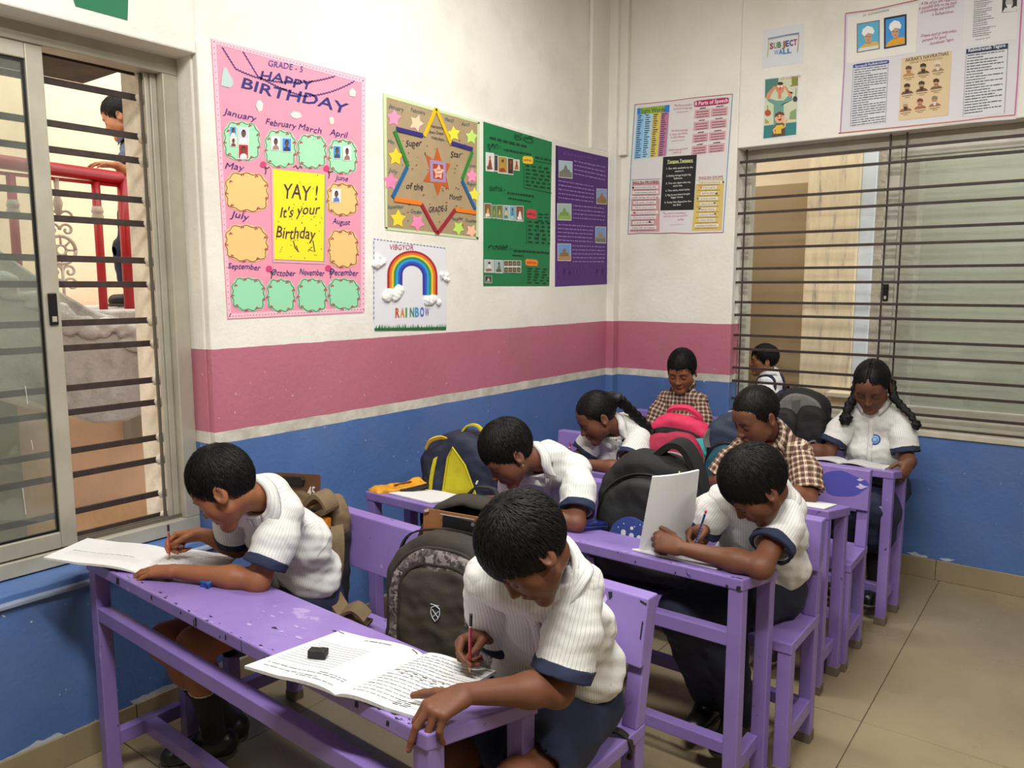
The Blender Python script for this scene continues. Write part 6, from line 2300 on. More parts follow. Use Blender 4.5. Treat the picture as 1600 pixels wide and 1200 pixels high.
def cloud(x0, y0, x1, y1, sk=0.0, amp=.035, n=44, ex=3.2):
    cx, cy, a, b = (x0 + x1) / 2, (y0 + y1) / 2, (x1 - x0) / 2, (y1 - y0) / 2
    out = []
    for k in range(n):
        t = 2 * math.pi * k / n
        c, s = math.cos(t), math.sin(t)
        r = (abs(c) ** ex + abs(s) ** ex) ** (-1 / ex)
        r *= 1 + amp * math.sin(11 * t)
        out.append((cx + a * r * c, cy + b * r * s + sk * a * r * c))
    return out

def star_pts(x, y, r, rot=0.0, inner=.48, n=5, sx=1.0):
    return [(x + sx * (r if k % 2 == 0 else r * inner) * math.sin(rot + k * math.pi / n), y - (r if k % 2 == 0 else r * inner) * math.cos(rot + k * math.pi / n)) for k in range(2 * n)]

G_P = 'handmade wall charts'
# ---------------------------------------------------------------- pink birthday chart
s = Sheet('birthday_chart', 'tall pink birthday chart with month patches around a yellow card', 'poster', 'A', [(329, 60), (571, 122), (568, 489), (355, 499)], 'e995ab', G_P, wave=.006)
s.zoom(310, 50, 2.607)
BD = 'f0bccb'
s.poly([(52, 27), (678, 191), (664, 208), (70, 50)], BD, 1, 'border_strip')
s.poly([(678, 191), (676, 1136), (660, 1122), (663, 206)], BD, 1, 'border_strip')
s.poly([(676, 1138), (120, 1168), (128, 1146), (661, 1122)], BD, 1, 'border_strip')
s.poly([(52, 27), (70, 50), (132, 1148), (119, 1168)], BD, 1, 'border_strip')
for k in range(46):
    t_ = k / 45
    s.dots([(62 + 605 * t_, 40 + 158 * t_), (126 + 545 * t_, 1158 - 28 * t_), (61 + 64 * t_, 40 + 1118 * t_), (670, 198 + 930 * t_)], 2.2, '8a6a72')
INK = '232a78'
s.text('GRADE - 5', 283, 138, 425, 164, 26, '3a4a9a', shear=.15, wob_=.05)
s.text('HAPPY', 248, 190, 468, 240, 38, INK, shear=.18, bold=.012, wob_=.10)
s.text('BIRTHDAY', 172, 230, 612, 334, 46, INK, shear=.18, bold=.012, wob_=.08)
s.stroke(wavy(95, 62, 150, 150, 3, 8) + wavy(150, 150, 350, 205, 3, 18, 12) + wavy(350, 205, 555, 180, 3, 18, 10), 3.4, INK, name='garland')
s.stroke(wavy(180, 80, 240, 180, 3, 8) + wavy(240, 180, 430, 262, 3, 18, 8) + wavy(430, 262, 635, 200, 3, 18, 14), 3.4, INK, name='garland')
for tx, a, h in (('January', (98, 334, 236, 366), 26), ('February', (272, 376, 398, 396), 26), ('March', (405, 396, 500, 416), 26), ('April', (532, 418, 608, 434), 26),
                 ('May', (106, 556, 186, 566), 28), ('June', (553, 602, 608, 608), 22), ('July', (126, 752, 206, 768), 28), ('August', (544, 780, 617, 788), 24),
                 ('September', (118, 962, 252, 970), 24), ('October', (296, 990, 394, 996), 26), ('November', (410, 988, 512, 994), 26), ('December', (532, 988, 650, 994), 26)):
    s.text(tx, *a, h, INK, shear=.25, bold=.004, wob_=.06)
for (x0, y0, x1, y1, c) in ((100, 366, 250, 524, 'a3dcb4'), (268, 400, 396, 552, 'a3dcb4'), (400, 418, 520, 556, 'a3dcb4'), (526, 438, 645, 578, 'a3dcb4'),
                            (106, 572, 284, 732, 'e8c27c'), (106, 786, 282, 936, 'e8c27c'), (520, 616, 648, 748, 'e8c27c'), (526, 806, 650, 960, 'e8c27c'),
                            (132, 1000, 270, 1136, '96d8ae'), (276, 1006, 392, 1140, '96d8ae'), (400, 1004, 522, 1140, '96d8ae'), (526, 1004, 656, 1130, '96d8ae')):
    o = s.poly(cloud(x0, y0, x1, y1, .06, .025), c, 1.4, 'month_patch')
    s.stroke(cloud(x0 + 5, y0 + 5, x1 - 5, y1 - 5, .06, .05, 66), 2.6, '3f6b3e' if c != 'e8c27c' else '5d4a2a', 2.2, 'vine_outline', o, True)
    for k in range(9):
        t_ = 2 * math.pi * k / 9 + .3
        px_, py_ = (x0 + x1) / 2 + (x1 - x0) * .47 * math.cos(t_), (y0 + y1) / 2 + (y1 - y0) * .47 * math.sin(t_)
        s.dots([(px_, py_), (px_ + 5, py_ + 3), (px_ - 3, py_ + 5)], 3.4, 'b5525e', 2.6)
y_ = s.poly([(300, 558), (512, 580), (508, 934), (306, 926)], 'ece024', 1.6, 'yellow_card')
s.poly([(294, 552), (302, 556), (308, 930), (300, 932)], 'd9a9b8', 2.0, 'glitter_strip')
s.poly([(512, 578), (519, 580), (514, 938), (507, 936)], 'a7a39c', 2.0, 'glitter_strip')
s.poly([(300, 930), (512, 938), (512, 946), (300, 938)], 'd9a9b8', 2.0, 'glitter_strip')
s.dots([(rng.uniform(315, 500), rng.uniform(580, 922)) for k in range(46)], 2.4, '8a7a18', 2.2)
s.text('YAY !', 345, 676, 484, 688, 62, '4c2340', 2.6, .12, .006, wob_=.05)
s.text("It's your", 330, 756, 494, 738, 44, '4c2340', 2.6, .22, .006, wob_=.06)
s.text('Birthday', 314, 838, 476, 846, 50, '4c2340', 2.6, .22, .006, wob_=.06)
s.stroke([(384, 850), (392, 880), (404, 896), (396, 870)], 4, '4c2340', 2.6)
s.stroke([(464, 850), (472, 895), (446, 886), (462, 876)], 4, '4c2340', 2.6)
s.photo(124, 384, 153, 428, '4f9bd6', 'e4e4e4', sk=.05); s.photo(126, 428, 153, 468, 'd7d4d2', '7a3a34', sk=.05); s.photo(159, 388, 203, 455, 'c9ced6', 'e6e6ea', sk=.05)
s.photo(159, 456, 202, 518, 'b3232b', 'e2dcdc', sk=.05); s.photo(293, 424, 331, 482, 'd7e3ee', 'a08478', sk=.06); s.photo(337, 430, 377, 488, '3f8fe0', '2f3b50', sk=.06)
s.photo(546, 462, 578, 516, '3b8fc8', '3c4a5c', sk=.05); s.photo(586, 464, 619, 524, 'dfe0e4', '8f7460', sk=.05); s.photo(541, 638, 577, 694, 'dadadf', '5a78b8', sk=.05)
s.poly([(90, 218), (94, 180), (100, 146), (112, 146), (122, 168), (136, 190), (140, 214), (128, 228), (110, 224)], 'b7ccc9', 1.8, 'cake_sticker')
s.poly([(232, 302), (238, 280), (250, 278), (262, 292), (258, 320), (244, 326)], 'dfd8d2', 1.8, 'cupcake_sticker')
s.poly([(372, 336), (386, 322), (412, 328), (420, 346), (400, 354), (380, 348)], 'd8d6d0', 1.8, 'sticker')
s.poly([(530, 352), (540, 344), (550, 352), (550, 374), (536, 378)], 'd9d4c4', 1.8, 'cupcake_sticker')
s.poly([(612, 240), (626, 228), (640, 244), (636, 264), (614, 260)], 'd6d3cd', 1.8, 'sticker')
for x, y in ((262, 540), (520, 556), (286, 964), (527, 962)):
    o = s.disc(x, y, 13, 13, 'cc3f74', 2, 'rose')
    s.stroke([(x + 4, y + 8), (x + 16, y + 16), (x + 26, y + 10)], 5, '3e4a3c', 1.9, 'leaf', o)
    s.stroke([(x + 6, y + 10), (x + 12, y + 26), (x + 8, y + 40)], 4, '3e4a3c', 1.9, 'leaf', o)
s.stroke([(385, 552), (395, 544), (404, 558), (412, 546), (420, 556)], 5, '3e4a3c', 2, 'leaf_sprig')
s.flush()

# ---------------------------------------------------------------- super star chart
s = Sheet('super_star_chart', 'brown chart with a big six-pointed star of coloured sticks', 'poster', 'A', [(598, 146), (749, 191), (747, 374), (601, 356)], 'a38e6c', G_P, wave=.004,
          paper=mat('brown_paper', 'a38e6c', .75, .06, 12))
s.zoom(590, 140, 5.0)
MG = 'c5d3a4'
s.poly([(40, 24), (796, 252), (790, 268), (66, 60)], MG, 1, 'border_strip')
s.poly([(40, 24), (66, 60), (74, 1092), (58, 1082)], MG, 1, 'border_strip')
s.poly([(58, 1074), (790, 1155), (784, 1172), (62, 1096)], MG, 1, 'border_strip')
s.poly([(796, 252), (784, 1172), (766, 1160), (776, 262)], MG, 1, 'border_strip')
def stick(a, b, col):
    pa, pb = s.P(*a, 3), s.P(*b, 3)
    MB().bar(tuple(pa), tuple(pb), .020, .003, up=(1, 0, 0)).build('craft_stick', flat(col, .5), s.root, bevel=.001)
for a, b, c in (((452, 146), (360, 366), 'd7b514'), ((452, 146), (566, 420), 'd7b514'), ((140, 308), (350, 360), '2f2470'), ((572, 418), (738, 468), '2f2470'),
                ((128, 322), (234, 600), '2c7d2b'), ((736, 486), (656, 700), '2c7d2b'), ((228, 604), (112, 842), '1d5b8c'), ((654, 708), (760, 938), '1d5b8c'),
                ((126, 858), (340, 890), 'e0771a'), ((604, 938), (766, 962), 'e0771a'), ((338, 896), (462, 1126), '971c2c'), ((602, 938), (462, 1126), '971c2c')):
    stick(a, b, c)
for x, y, r, rot, c in ((124, 222, 72, .1, 'f08fb4'), (300, 262, 70, .4, 'f2c4a4'), (592, 345, 62, -.1, 'eddc3c'), (730, 370, 62, .1, 'bfe06a'), (138, 525, 74, .05, 'edc92c'),
                        (98, 718, 74, .1, 'f080ac'), (734, 675, 60, .0, 'f08fb4'), (752, 820, 58, .05, 'e8e04a'), (156, 1010, 76, .05, 'e8cf2e'), (308, 1040, 72, .6, 'ee86ae'),
                        (628, 1082, 60, .6, 'b9de5e'), (730, 1106, 58, .5, 'f0bf9c')):
    s.poly(star_pts(x, y, r, rot, .55, 5, .82), c, 1.8, 'paper_star')
TE = '2c5c64'
for tx, a, h in (('January', (82, 140, 204, 176), 34), ('February', (256, 170, 370, 200), 32), ('March', (522, 246, 592, 258), 34), ('April', (648, 280, 716, 288), 30),
                 ('May', (78, 416, 132, 428), 32), ('July', (80, 640, 154, 660), 34), ('June', (712, 602, 764, 608), 26), ('August', (690, 744, 768, 752), 28),
                 ('September', (74, 930, 200, 926), 30), ('October', (256, 964, 344, 974), 32), ('November', (578, 1022, 664, 1018), 28), ('December', (684, 1034, 772, 1042), 30)):
    s.text(tx, *a, h, TE, shear=.2, wob_=.06)
DK = '2c1a2e'
s.text('Super', 216, 446, 342, 440, 52, DK, shear=.15, bold=.008, wob_=.05)
s.text('Star', 566, 530, 652, 530, 50, DK, shear=.15, bold=.008, wob_=.05)
s.text('of the', 220, 776, 352, 786, 52, DK, shear=.15, bold=.008, wob_=.05)
s.text('Month', 558, 856, 650, 866, 46, DK, shear=.12, bold=.008, wob_=.05)
s.text('GRADE-5', 396, 962, 540, 948, 46, DK, shear=.12, bold=.006, wob_=.04)
s.text('Narayana', 412, 296, 510, 312, 26, DK, shear=.1); s.text('Jnana Deepti', 400, 340, 512, 356, 26, DK, shear=.1); s.text('Vidyalaya', 416, 384, 516, 404, 26, DK, shear=.1)
s.poly([(462, 446), (496, 555), (566, 585), (530, 665), (556, 782), (500, 745), (466, 832), (436, 728), (352, 716), (404, 625), (370, 505), (436, 548)], 'b4561f', 1.6, 'orange_star')
s.poly([(404, 546), (530, 566), (528, 726), (408, 718)], '9c86ac', 2.0, 'frame_square')
s.poly([(428, 578), (508, 590), (506, 704), (432, 696)], 'a23a1c', 2.3, 'frame_inner')
c_ = s.poly(star_pts(472, 645, 62, .05, .55, 5, .72), 'f0b49c', 2.7, 'paper_star')
s.text('Super', 450, 640, 498, 632, 18, '8a2a22', 3.1, .2, .01, parent=c_); s.text('Star', 452, 672, 494, 664, 18, '8a2a22', 3.1, .2, .01, parent=c_)
for k in range(60):
    x, y = rng.uniform(190, 690), rng.uniform(380, 1060)
    s.dots([(x, y)], rng.uniform(4, 7), rng.choice(['3a2c24', '5d3a22', '2e5a4c', '8c3a28', '7a7a30']), 1.3)
s.flush()

# ---------------------------------------------------------------- rainbow sheet
s = Sheet('rainbow_sheet', 'white sheet with a rainbow and cotton clouds under the brown chart', 'poster', 'A', [(583, 373), (697, 388), (697, 514), (584, 518)], 'dedde2', G_P, wave=.004)
s.zoom(570, 130, 3.077)
s.text('VIBGYOR', 118, 800, 232, 802, 27, 'b0484c', shear=.1)
for k in range(22):
    t_ = k / 22
    s.stroke([(40 + 350 * t_, 748 + 46 * t_), (50 + 350 * t_, 749.5 + 46 * t_)], 3, '4a66b0', name='stitch_mark')
for k in range(16):
    s.stroke([(41, 760 + 24 * k), (41.5, 774 + 24 * k)], 3, '4a66b0', name='stitch_mark')
def arc_band(r0, r1, col):
    pts_o, pts_i = [], []
    for k in range(25):
        a = math.pi * (1 - k / 24)
        for r, lst in ((r0, pts_o), (r1, pts_i)):
            x = 228 + r * math.cos(a) * (1.0 if a > math.pi / 2 else .98)
            y = 925 - r * .98 * math.sin(a) + 4 * math.cos(a)
            lst.append((x, y))
    pts_o = [(pts_o[0][0], 985)] + pts_o + [(pts_o[-1][0], 1018)]
    pts_i = [(pts_i[0][0], 985)] + pts_i + [(pts_i[-1][0], 1018)]
    V = [s.P(x, y, 1.6) for x, y in pts_o + pts_i]
    n = len(pts_o)
    link_mesh('rainbow_band', V, [(i, n + i, n + i + 1, i + 1) for i in range(n - 1)], flat(col, .6), s.root)
for i, c in enumerate(('a8241f', 'd9722a', 'e3c02e', '1f8a5a', '2f9ad0', '2a55b8', '2a3296')):
    arc_band(122 - i * 10.4, 122 - (i + 1) * 10.4, c)
def cotton(x, y, w, h, seed, cut=None):
    rr = random.Random(seed)
    K = SDF()
    for k in range(9):
        a, b = rr.uniform(-.38, .38) * w, rr.uniform(-.25, .25) * h
        p = s.P(x + a, y + b, 2)
        r = .024 * w / 110 * rr.uniform(.7, 1.15)
        K.el(p, (.011, r, r), k=.008)
    V, F = K.mesh(.0035, disp=lambda P: .0012 * wob(P, 190, 1))
    link_mesh('cotton_cloud', V, F, flat('e9e8e4', .95), s.root, smooth=True)
cotton(138, 1012, 112, 76, 1); cotton(322, 1040, 82, 60, 2); cotton(70, 858, 70, 88, 3); cotton(378, 934, 50, 66, 4)
for i, (ch, c) in enumerate(zip('RAINBOW', ('b8552a', 'd08a2a', '5f9a3a', '2f8f7a', '3f9ac0', '3a62b0', '5a3a90'))):
    x0 = 145 + i * 24.2 - (3 if i > 2 else 0)
    s.text(ch, x0, 1125 - i * .8, x0 + (20 if ch != 'I' else 8), 1125 - i * .8, 46 if i < 6 else 42, c, bold=.03)
gr = []
for k in range(58):
    x = 46 + k * 5.9
    s.quad([(x, 1190 - k * .12), (x + 7, 1190 - k * .12), (x + 4 + rng.uniform(-5, 5), 1160 + rng.uniform(-6, 8))], '1f6b2c', 2)
s.poly([(44, 1178), (388, 1172), (388, 1186), (46, 1190)], '1f6b2c', 1.5, 'grass_strip')
s.flush()

# ---------------------------------------------------------------- green chart and purple chart
GRN = mat('green_chart_paper', '0d7440', .55, .05, 6)
s = Sheet('green_chart', 'dark green chart with rows of small pictures and coloured tags', 'poster', 'A', [(755, 190), (862, 222), (858, 447), (755, 447)], '0d7440', G_P, wave=.005, paper=GRN)
s.zoom(750, 180, 7.619)
GI = '0b3a22'
s.text('\u0c95\u0cb2\u0cc6', 400, 285, 630, 345, 80, '0e4a2b', bold=.005)
s.line(110, 268, 560, 378, 34, GI, 2, .08, .18, .04)
s.text('\u0ca8\u0cc3\u0ca4\u0ccd\u0caf :-', 84, 392, 250, 400, 60, '10281c', bold=.012)
s.line(280, 410, 610, 470, 26, GI, 2)
s.text('\u0cb8\u0c82\u0c97\u0cc0\u0ca4 :-', 106, 900, 296, 912, 62, '10281c', bold=.008)
s.line(320, 925, 640, 965, 26, GI); s.line(330, 985, 600, 1030, 22, GI)
def pic(x0, y0, x1, y1, cols, sk=.12):
    w, h = x1 - x0, y1 - y0
    o = s.rect(x0, y0, x1, y1, 'd7d5cc', 2, 'picture', sk=sk)
    s.rect(x0 + w * .05, y0 + h * .04, x1 - w * .05, y1 - h * .06, cols[0], 2.3, 'picture_ground', o, sk)
    cx, cy = (x0 + x1) / 2, (y0 + y1) / 2 + sk * w / 2
    s.poly([(cx - w * .30, cy + h * .40), (cx - w * .12, cy - h * .05), (cx, cy - h * .32), (cx + w * .16, cy - h * .02), (cx + w * .28, cy + h * .40)], cols[1], 2.6, 'picture_figure', o)
    s.disc(cx, cy - h * .24, w * .13, h * .10, cols[2], 2.9, 'picture_head', o)
    s.poly([(cx - w * .36, cy + h * .22), (cx + w * .1, cy + h * .16), (cx + w * .34, cy + h * .36), (cx - w * .30, cy + h * .42)], cols[3], 2.8, 'picture_detail', o)
pic(60, 440, 162, 664, ('cfd3cc', '9a3a2a', 'b07a50', '6d4a30')); pic(166, 470, 206, 670, ('3a3440', '2a3a5a', '6b4a38', '52302a')); pic(206, 484, 320, 690, ('a58a3c', 'b8892c', '5a3a24', '8a3a24'))
pic(324, 505, 392, 705, ('4a2c24', '6d2a26', '8c5a40', '3a2420')); pic(392, 522, 466, 655, ('cdbfa8', '8a3a30', '6a4632', '9c6a48'))
def tag_(x0, y0, x1, y1, col, ink, sk=.08):
    o = s.poly(cloud(x0, y0, x1, y1, sk, .05, 44, 5), col, 2, 'paper_tag')
    b = s.Z
    s.text('\u0c95\u0cb2\u0cc6\u0c97\u0cb3\u0cc1', x0 + (x1 - x0) * .14, (y0 + y1) / 2 + 12, x1 - (x1 - x0) * .14, (y0 + y1) / 2 + 12 + sk * 70, 26, ink, 2.6, parent=o)
tag_(502, 490, 626, 580, 'e3b92c', '6a3414')
for k in range(6):
    s.line(650, 500 + k * 66, 840, 540 + k * 66, 24, GI, 2, .15, .3, .08) if k < 1 else None
    s.line(540, 600 + k * 46, 830, 640 + k * 46, 26, GI, 2, .12, .22, .10)
s.quad([(520, 860), (850, 925), (850, 931), (520, 866)], GI, 2); s.quad([(640, 540), (850, 580), (850, 585), (640, 545)], GI, 2)
s.quad([(515, 610), (519, 611), (517, 860), (513, 860)], GI, 2)
s.zoom(750, 320, 7.619)
for x0, y0, x1, y1, cs in ((42, -20, 130, 158, ('7a5a34', 'c9a24a', '8a5a3a', 'e0dcd0')), (140, 0, 184, 162, ('4a7a3a', 'b8923c', '8a5a34', '6f8a3a')), (192, 0, 260, 168, ('5a6a30', 'c0a85a', '8a5c3a', '7a8a3c')),
                           (268, 4, 342, 178, ('8fa6a8', 'd6c46a', '3a3430', '4a7a86')), (342, 8, 416, 186, ('6fa0b4', '3f7f9c', '4a3a34', '9cc0cc')), (422, 10, 512, 196, ('7a4a2c', 'e0ddd6', '8a5c40', 'e4e0d8')),
                           (44, 650, 162, 806, ('b9bcb6', 'd9d6d0', '4a3a34', '8a6a5a')), (170, 656, 268, 812, ('9ab0b4', '6d7a4a', '5a5040', '55603a')), (50, 845, 136, 930, ('3a3c38', 'b8b6ae', '6a685f', '8a877c'))):
    pic(x0, y0, x1, y1, cs, .04)
o = s.rect(276, 660, 484, 806, 'd2d0c4', 2, 'picture', sk=.02)
for i in range(4):
    for j in range(2):
        x0, y0 = 282 + i * 50, 670 + j * 76
        q = s.rect(x0, y0, x0 + 44, y0 + 56, rng.choice(['4a4030', '3c4a2c', '5a4434']), 2.4, 'thumbnail', o, .02)
        s.disc(x0 + 22, y0 + 30, 12, 18, rng.choice(['8a7a4a', '6a8a4a', '9c6a4a']), 2.8, 'thumbnail_figure', o)
tag_(548, 55, 668, 165, 'c23e4a', '5a1418'); tag_(534, 648, 682, 728, 'e8832a', '7a2c10')
s.text('\u0cb6\u0cbf\u0cb2\u0ccd\u0caa\u0c95\u0cb2\u0cc6 :-', 90, 530, 370, 540, 56, '10281c', bold=.006)
s.line(396, 545, 820, 575, 26, GI); s.line(380, 600, 520, 610, 22, GI)
for k in range(6):
    s.line(690, 90 + k * 20, 825, 96 + k * 20, 16, GI, 2, .3, .4, .2) if k % 2 else None
    s.line(570, 200 + k * 48, 830, 222 + k * 48, 26, GI, 2, .12, .2, .14)
    s.line(560, 755 + k * 34, 820, 770 + k * 34, 20, GI, 2, .12, .2, .16)
for x in (548, 690):
    s.quad([(x, 180), (x + 4, 180), (x + 4, 470), (x, 468)], GI, 2)
s.flush()

PUR = mat('purple_chart_paper', '4c2070', .55, .05, 6)
s = Sheet('purple_chart', 'purple chart with pale lines of writing and small monument pictures', 'poster', 'A', [(868, 227), (950, 246), (948, 444), (867, 448)], '4c2070', G_P, wave=.005, paper=PUR)
s.zoom(750, 180, 7.619)
s.poly([(905, 360), (922, 364), (915, 1143), (900, 1143)], '2a1440', 1, 'dark_edge')
s.text('KARNATAKA', 990, 470, 1390, 540, 30, '7a5a86', shear=.1)
PW = '9a7cb4'
for k in range(4):
    s.line(1115, 545 + k * 50, 1495, 625 + k * 50, 15, PW)
for k in range(5):
    s.line(930, 780 + k * 50, 1350, 850 + k * 46, 15, PW)
def mon(x0, y0, x1, y1, sky, gr_, bl, sk):
    o = s.rect(x0, y0, x1, y1, 'c9c6bf', 2, 'picture', sk=sk)
    w, h = x1 - x0, y1 - y0
    s.rect(x0 + w * .04, y0 + h * .04, x1 - w * .04, y0 + h * .66, sky, 2.3, 'picture_sky', o, sk)
    s.rect(x0 + w * .04, y0 + h * .64, x1 - w * .04, y1 - h * .05, gr_, 2.4, 'picture_ground', o, sk)
    cx, cy = (x0 + x1) / 2, y0 + h * .66 + sk * w * .5
    s.poly([(cx - w * .32, cy + h * .06), (cx - w * .30, cy - h * .12), (cx - w * .14, cy - h * .16), (cx - w * .10, cy - h * .30), (cx, cy - h * .44), (cx + w * .10, cy - h * .30), (cx + w * .14, cy - h * .16), (cx + w * .30, cy - h * .12), (cx + w * .32, cy + h * .06)], bl, 2.7, 'picture_monument', o)
mon(930, 535, 1096, 742, 'a9bfca', '7d7c6e', '77786c', .09); mon(1380, 872, 1505, 1056, '8aa2c8', '8a7a4a', 'a2764a', .06)
s.zoom(750, 320, 7.619)
mon(912, -18, 1084, 184, '9fb6b0', '8fae5c', '7a9a4a', .03); mon(1366, 258, 1496, 455, '7c9cc8', '7a7a72', '9a8a72', .03); mon(916, 460, 1078, 668, '6f9ad0', 'b08a5c', '8a6a44', .02)
for k in range(4):
    s.line(1100, 10 + k * 48, 1485, 45 + k * 46, 15, PW)
for k in range(5):
    s.line(920, 235 + k * 46, 1345, 262 + k * 45, 14, PW)
    s.line(1095, 488 + k * 47, 1480, 502 + k * 44, 14, PW)
for k in range(9):
    t_ = k / 8
    x = 960 + 520 * t_
    s.stroke([(x - 34, 800 + 30 * math.sin(k)), (x - 18, 730 + 25 * math.sin(k * 2)), (x + 8, 790), (x - 12, 880 - 40 * t_), (x - 36, 830), (x - 20, 760)], 5, '6f4a8c', 2, 'faint_drawing')
s.flush()

# ---------------------------------------------------------------- English chart on the back wall
s = Sheet('english_chart', 'white English chart with a black tongue twister card in its middle', 'poster', 'B', [(992, 163), (1145, 148), (1130, 363), (982, 366)], 'dedad8', 'printed wall charts', wave=.004)
s.zoom(975, 140, 8.889)
s.stroke([(155, 210), (600, 165), (1000, 112), (1510, 62)], 9, 'b85a6c', name='red_border')
s.stroke([(155, 210), (130, 600), (100, 1060)], 9, '4a8ab0', name='blue_border')
s.stroke([(1510, 62), (1480, 500), (1440, 1060)], 9, '3f86a8', name='blue_border')
s.poly([(188, 262), (636, 212), (600, 900), (140, 968)], '9ccbe8', 1.4, 'word_list')
s.poly([(188, 262), (636, 212), (632, 314), (186, 350)], '2f7fd0', 1.8, 'title_band')
s.poly([(236, 256), (570, 222), (566, 318), (236, 345)], '8fb23a', 2.0, 'title_patch')
s.text('Sight Words', 246, 330, 572, 304, 62, '141a2c', 2.6, bold=.02)
for i, (xa, xb, c) in enumerate(((188, 290, '8fc4ea'), (292, 402, 'a8d4f0'), (404, 516, 'ddc95c'), (518, 630, 'c47c9c'))):
    ya, yb = 350 - (xa - 188) * .085, 965 - (xa - 188) * .1
    s.poly([(xa, ya), (xb, ya - 9), (xb - 46, yb - 12), (xa - 46, yb)], c, 1.9, 'word_column')
    for k in range(20):
        t_ = k / 20
        y = ya + 12 + (yb - ya - 10) * t_
        x = xa + 12 - 46 * t_
        s.line(x, y + 6, x + rng.uniform(40, 78), y + 2, 15, '2c3550', 2.6, .8, 1.0)
def hand(x0, y0, x1, y1, txt, col='c06a90', h=34):
    s.text(txt, x0, y0, x1, y1, h, col, 2, .3, wob_=.08)
hand(700, 238, 945, 222, 'The key to success'); hand(690, 282, 950, 268, 'is to focus on learning'); s.line(735, 318, 900, 302, 12, 'b9a6ae', 2)
hand(660, 590, 890, 572, 'The future belongs'); hand(640, 640, 885, 618, 'to those who believe'); hand(650, 680, 850, 664, 'in their dreams'); s.line(670, 716, 850, 700, 12, 'b9a6ae', 2)
hand(620, 858, 890, 832, 'Dream big and work'); hand(680, 892, 800, 882, 'hard')
s.poly(cloud(975, 132, 1460, 222, -.11, .0, 36, 8), 'b32a5c', 1.8, 'title_band')
s.text('8 Parts of Speech', 988, 224, 1446, 172, 54, 'f2e6ec', 2.4, bold=.012)
for i in range(4):
    for j, (xa, xb) in enumerate(((985, 1200), (1215, 1445))):
        ya = 255 + i * 168 - j * 26
        sh = -i * 14
        s.poly([(xa + sh, ya + 30), (xb + sh, ya + 8), (xb + sh - 8, ya + 128), (xa + sh - 8, ya + 150)], 'd9a6ac', 1.5, 'lesson_box')
        s.line(xa + sh + 70, ya + 10, xb + sh - 60, ya - 2, 14, '4a3a40', 2.2, .3, .6)
        for k in range(3):
            s.line(xa + sh + 22, ya + 60 + k * 36, xb + sh - 24, ya + 44 + k * 34, 14, '7a5560', 2.2, .1, .3)
s.zoom(975, 240, 8.889)
bc = s.poly([(548, 48), (1016, 16), (970, 780), (508, 790)], '1d1c1c', 2.4, 'black_card')
s.text('Tongue Twisters', 606, 134, 958, 112, 44, 'e6dfa0', 3.2, .15, .02, parent=bc); s.stroke([(606, 140), (966, 118)], 6, 'e6dfa0', 3.2, parent=bc)
for tx, a in (('1. She sells seashells by the', (594, 222, 962, 200)), ('seashore.', (710, 258, 834, 250)), ('2. Bobby brings bright big', (592, 325, 932, 302)), ('balloons.', (698, 358, 818, 350)),
              ('3. Two tiny tigers take top', (588, 428, 930, 406)), ('stairs trip.', (686, 462, 818, 452)), ('4. Thin sticks, thick bricks.', (580, 530, 922, 508)), ('5. Big brown bears bought', (578, 592, 920, 568)),
              ('bigger boots.', (656, 622, 828, 612)), ('6. Fuzzy Hen flipped for five', (568, 692, 940, 672)), ('fat flies.', (688, 728, 798, 720))):
    s.text(tx, *a, 26, 'dcdad2', 3.2, 0, .012, parent=bc)
s.poly([(118, 420), (500, 400), (496, 1080), (84, 1090)], 'cf9a9c', 1.5, 'proverb_panel'); s.stroke([(108, 368), (506, 350)], 5, '3a3a3a')
s.text('ENGLISH PROVERBS', 124, 430, 490, 414, 44, '8a1f34', 2.4, 0, .02)
s.text('ENGLISH IDIOMS', 1044, 362, 1378, 346, 44, '8a1f34', 2.4, 0, .02)
s.poly([(1008, 372), (1392, 352), (1360, 1064), (946, 1070)], 'd8bc6c', 1.5, 'idiom_panel')
for k, tx in enumerate(('Good minds think alike', 'A bad workman, bad tools', 'Lie down with dogs, wake up with fleas', 'No pain, no gain', "What's done is done", 'Money is the root of all evil', 'Make your own business', 'Love is blind', 'A place calls, don\'t pause')):
    y = 474 + k * 70
    w_ = 105 + len(tx) * 3.2
    x = 306 - k * 5
    s.poly([(x - w_, y - 24), (x + w_, y - 32), (x + w_, y + 10), (x - w_, y + 18)], 'e6e0dd', 2.0, 'caption_strip')
    s.text(tx, x - w_ * .82, y + 6, x + w_ * .82, y - 2, 18, '2a2226', 2.5, 0, .01)
    s.line(x - 165, y + 36, x + 150, y + 28, 9, '6a4448', 2.2, .05, .15)
for k, tx in enumerate(('The lights are on, but nobody is home', 'When pigs fly', 'Spill the Beans', 'As Cool As a Cucumber', 'Kiss in the box', 'Beats by a Dummy', 'Hold Your Horses', 'A Piece Of Cake', 'Everything but the kitchen sink')):
    y = 404 + k * 75
    x = 1190 - k * 5
    w_ = 60 + len(tx) * 3.4
    s.poly([(x - w_, y - 22), (x + w_, y - 30), (x + w_, y + 10), (x - w_, y + 18)], 'e6e2d8', 2.0, 'caption_strip')
    s.text(tx, x - w_ * .82, y + 6, x + w_ * .82, y - 2, 18, '2a2622', 2.5, 0, .01)
    s.line(x - 160, y + 36, x + 150, y + 28, 9, '7a6434', 2.2, .05, .15)
for x, y, c in ((132, 474, '3c3238'), (470, 622, 'b9a09c'), (360, 950, '3a2c30'), (150, 824, 'b4564c'), (1380, 396, '6a4a2a'), (1075, 470, 'c47a6c'), (1288, 556, '4c4438'), (1026, 626, '5f8a4a'), (1052, 765, '6a5a34'), (1262, 686, '7a6a44'), (1268, 838, '7a6440')):
    s.disc(x, y, 15, 15, c, 2.4, 'tiny_picture')
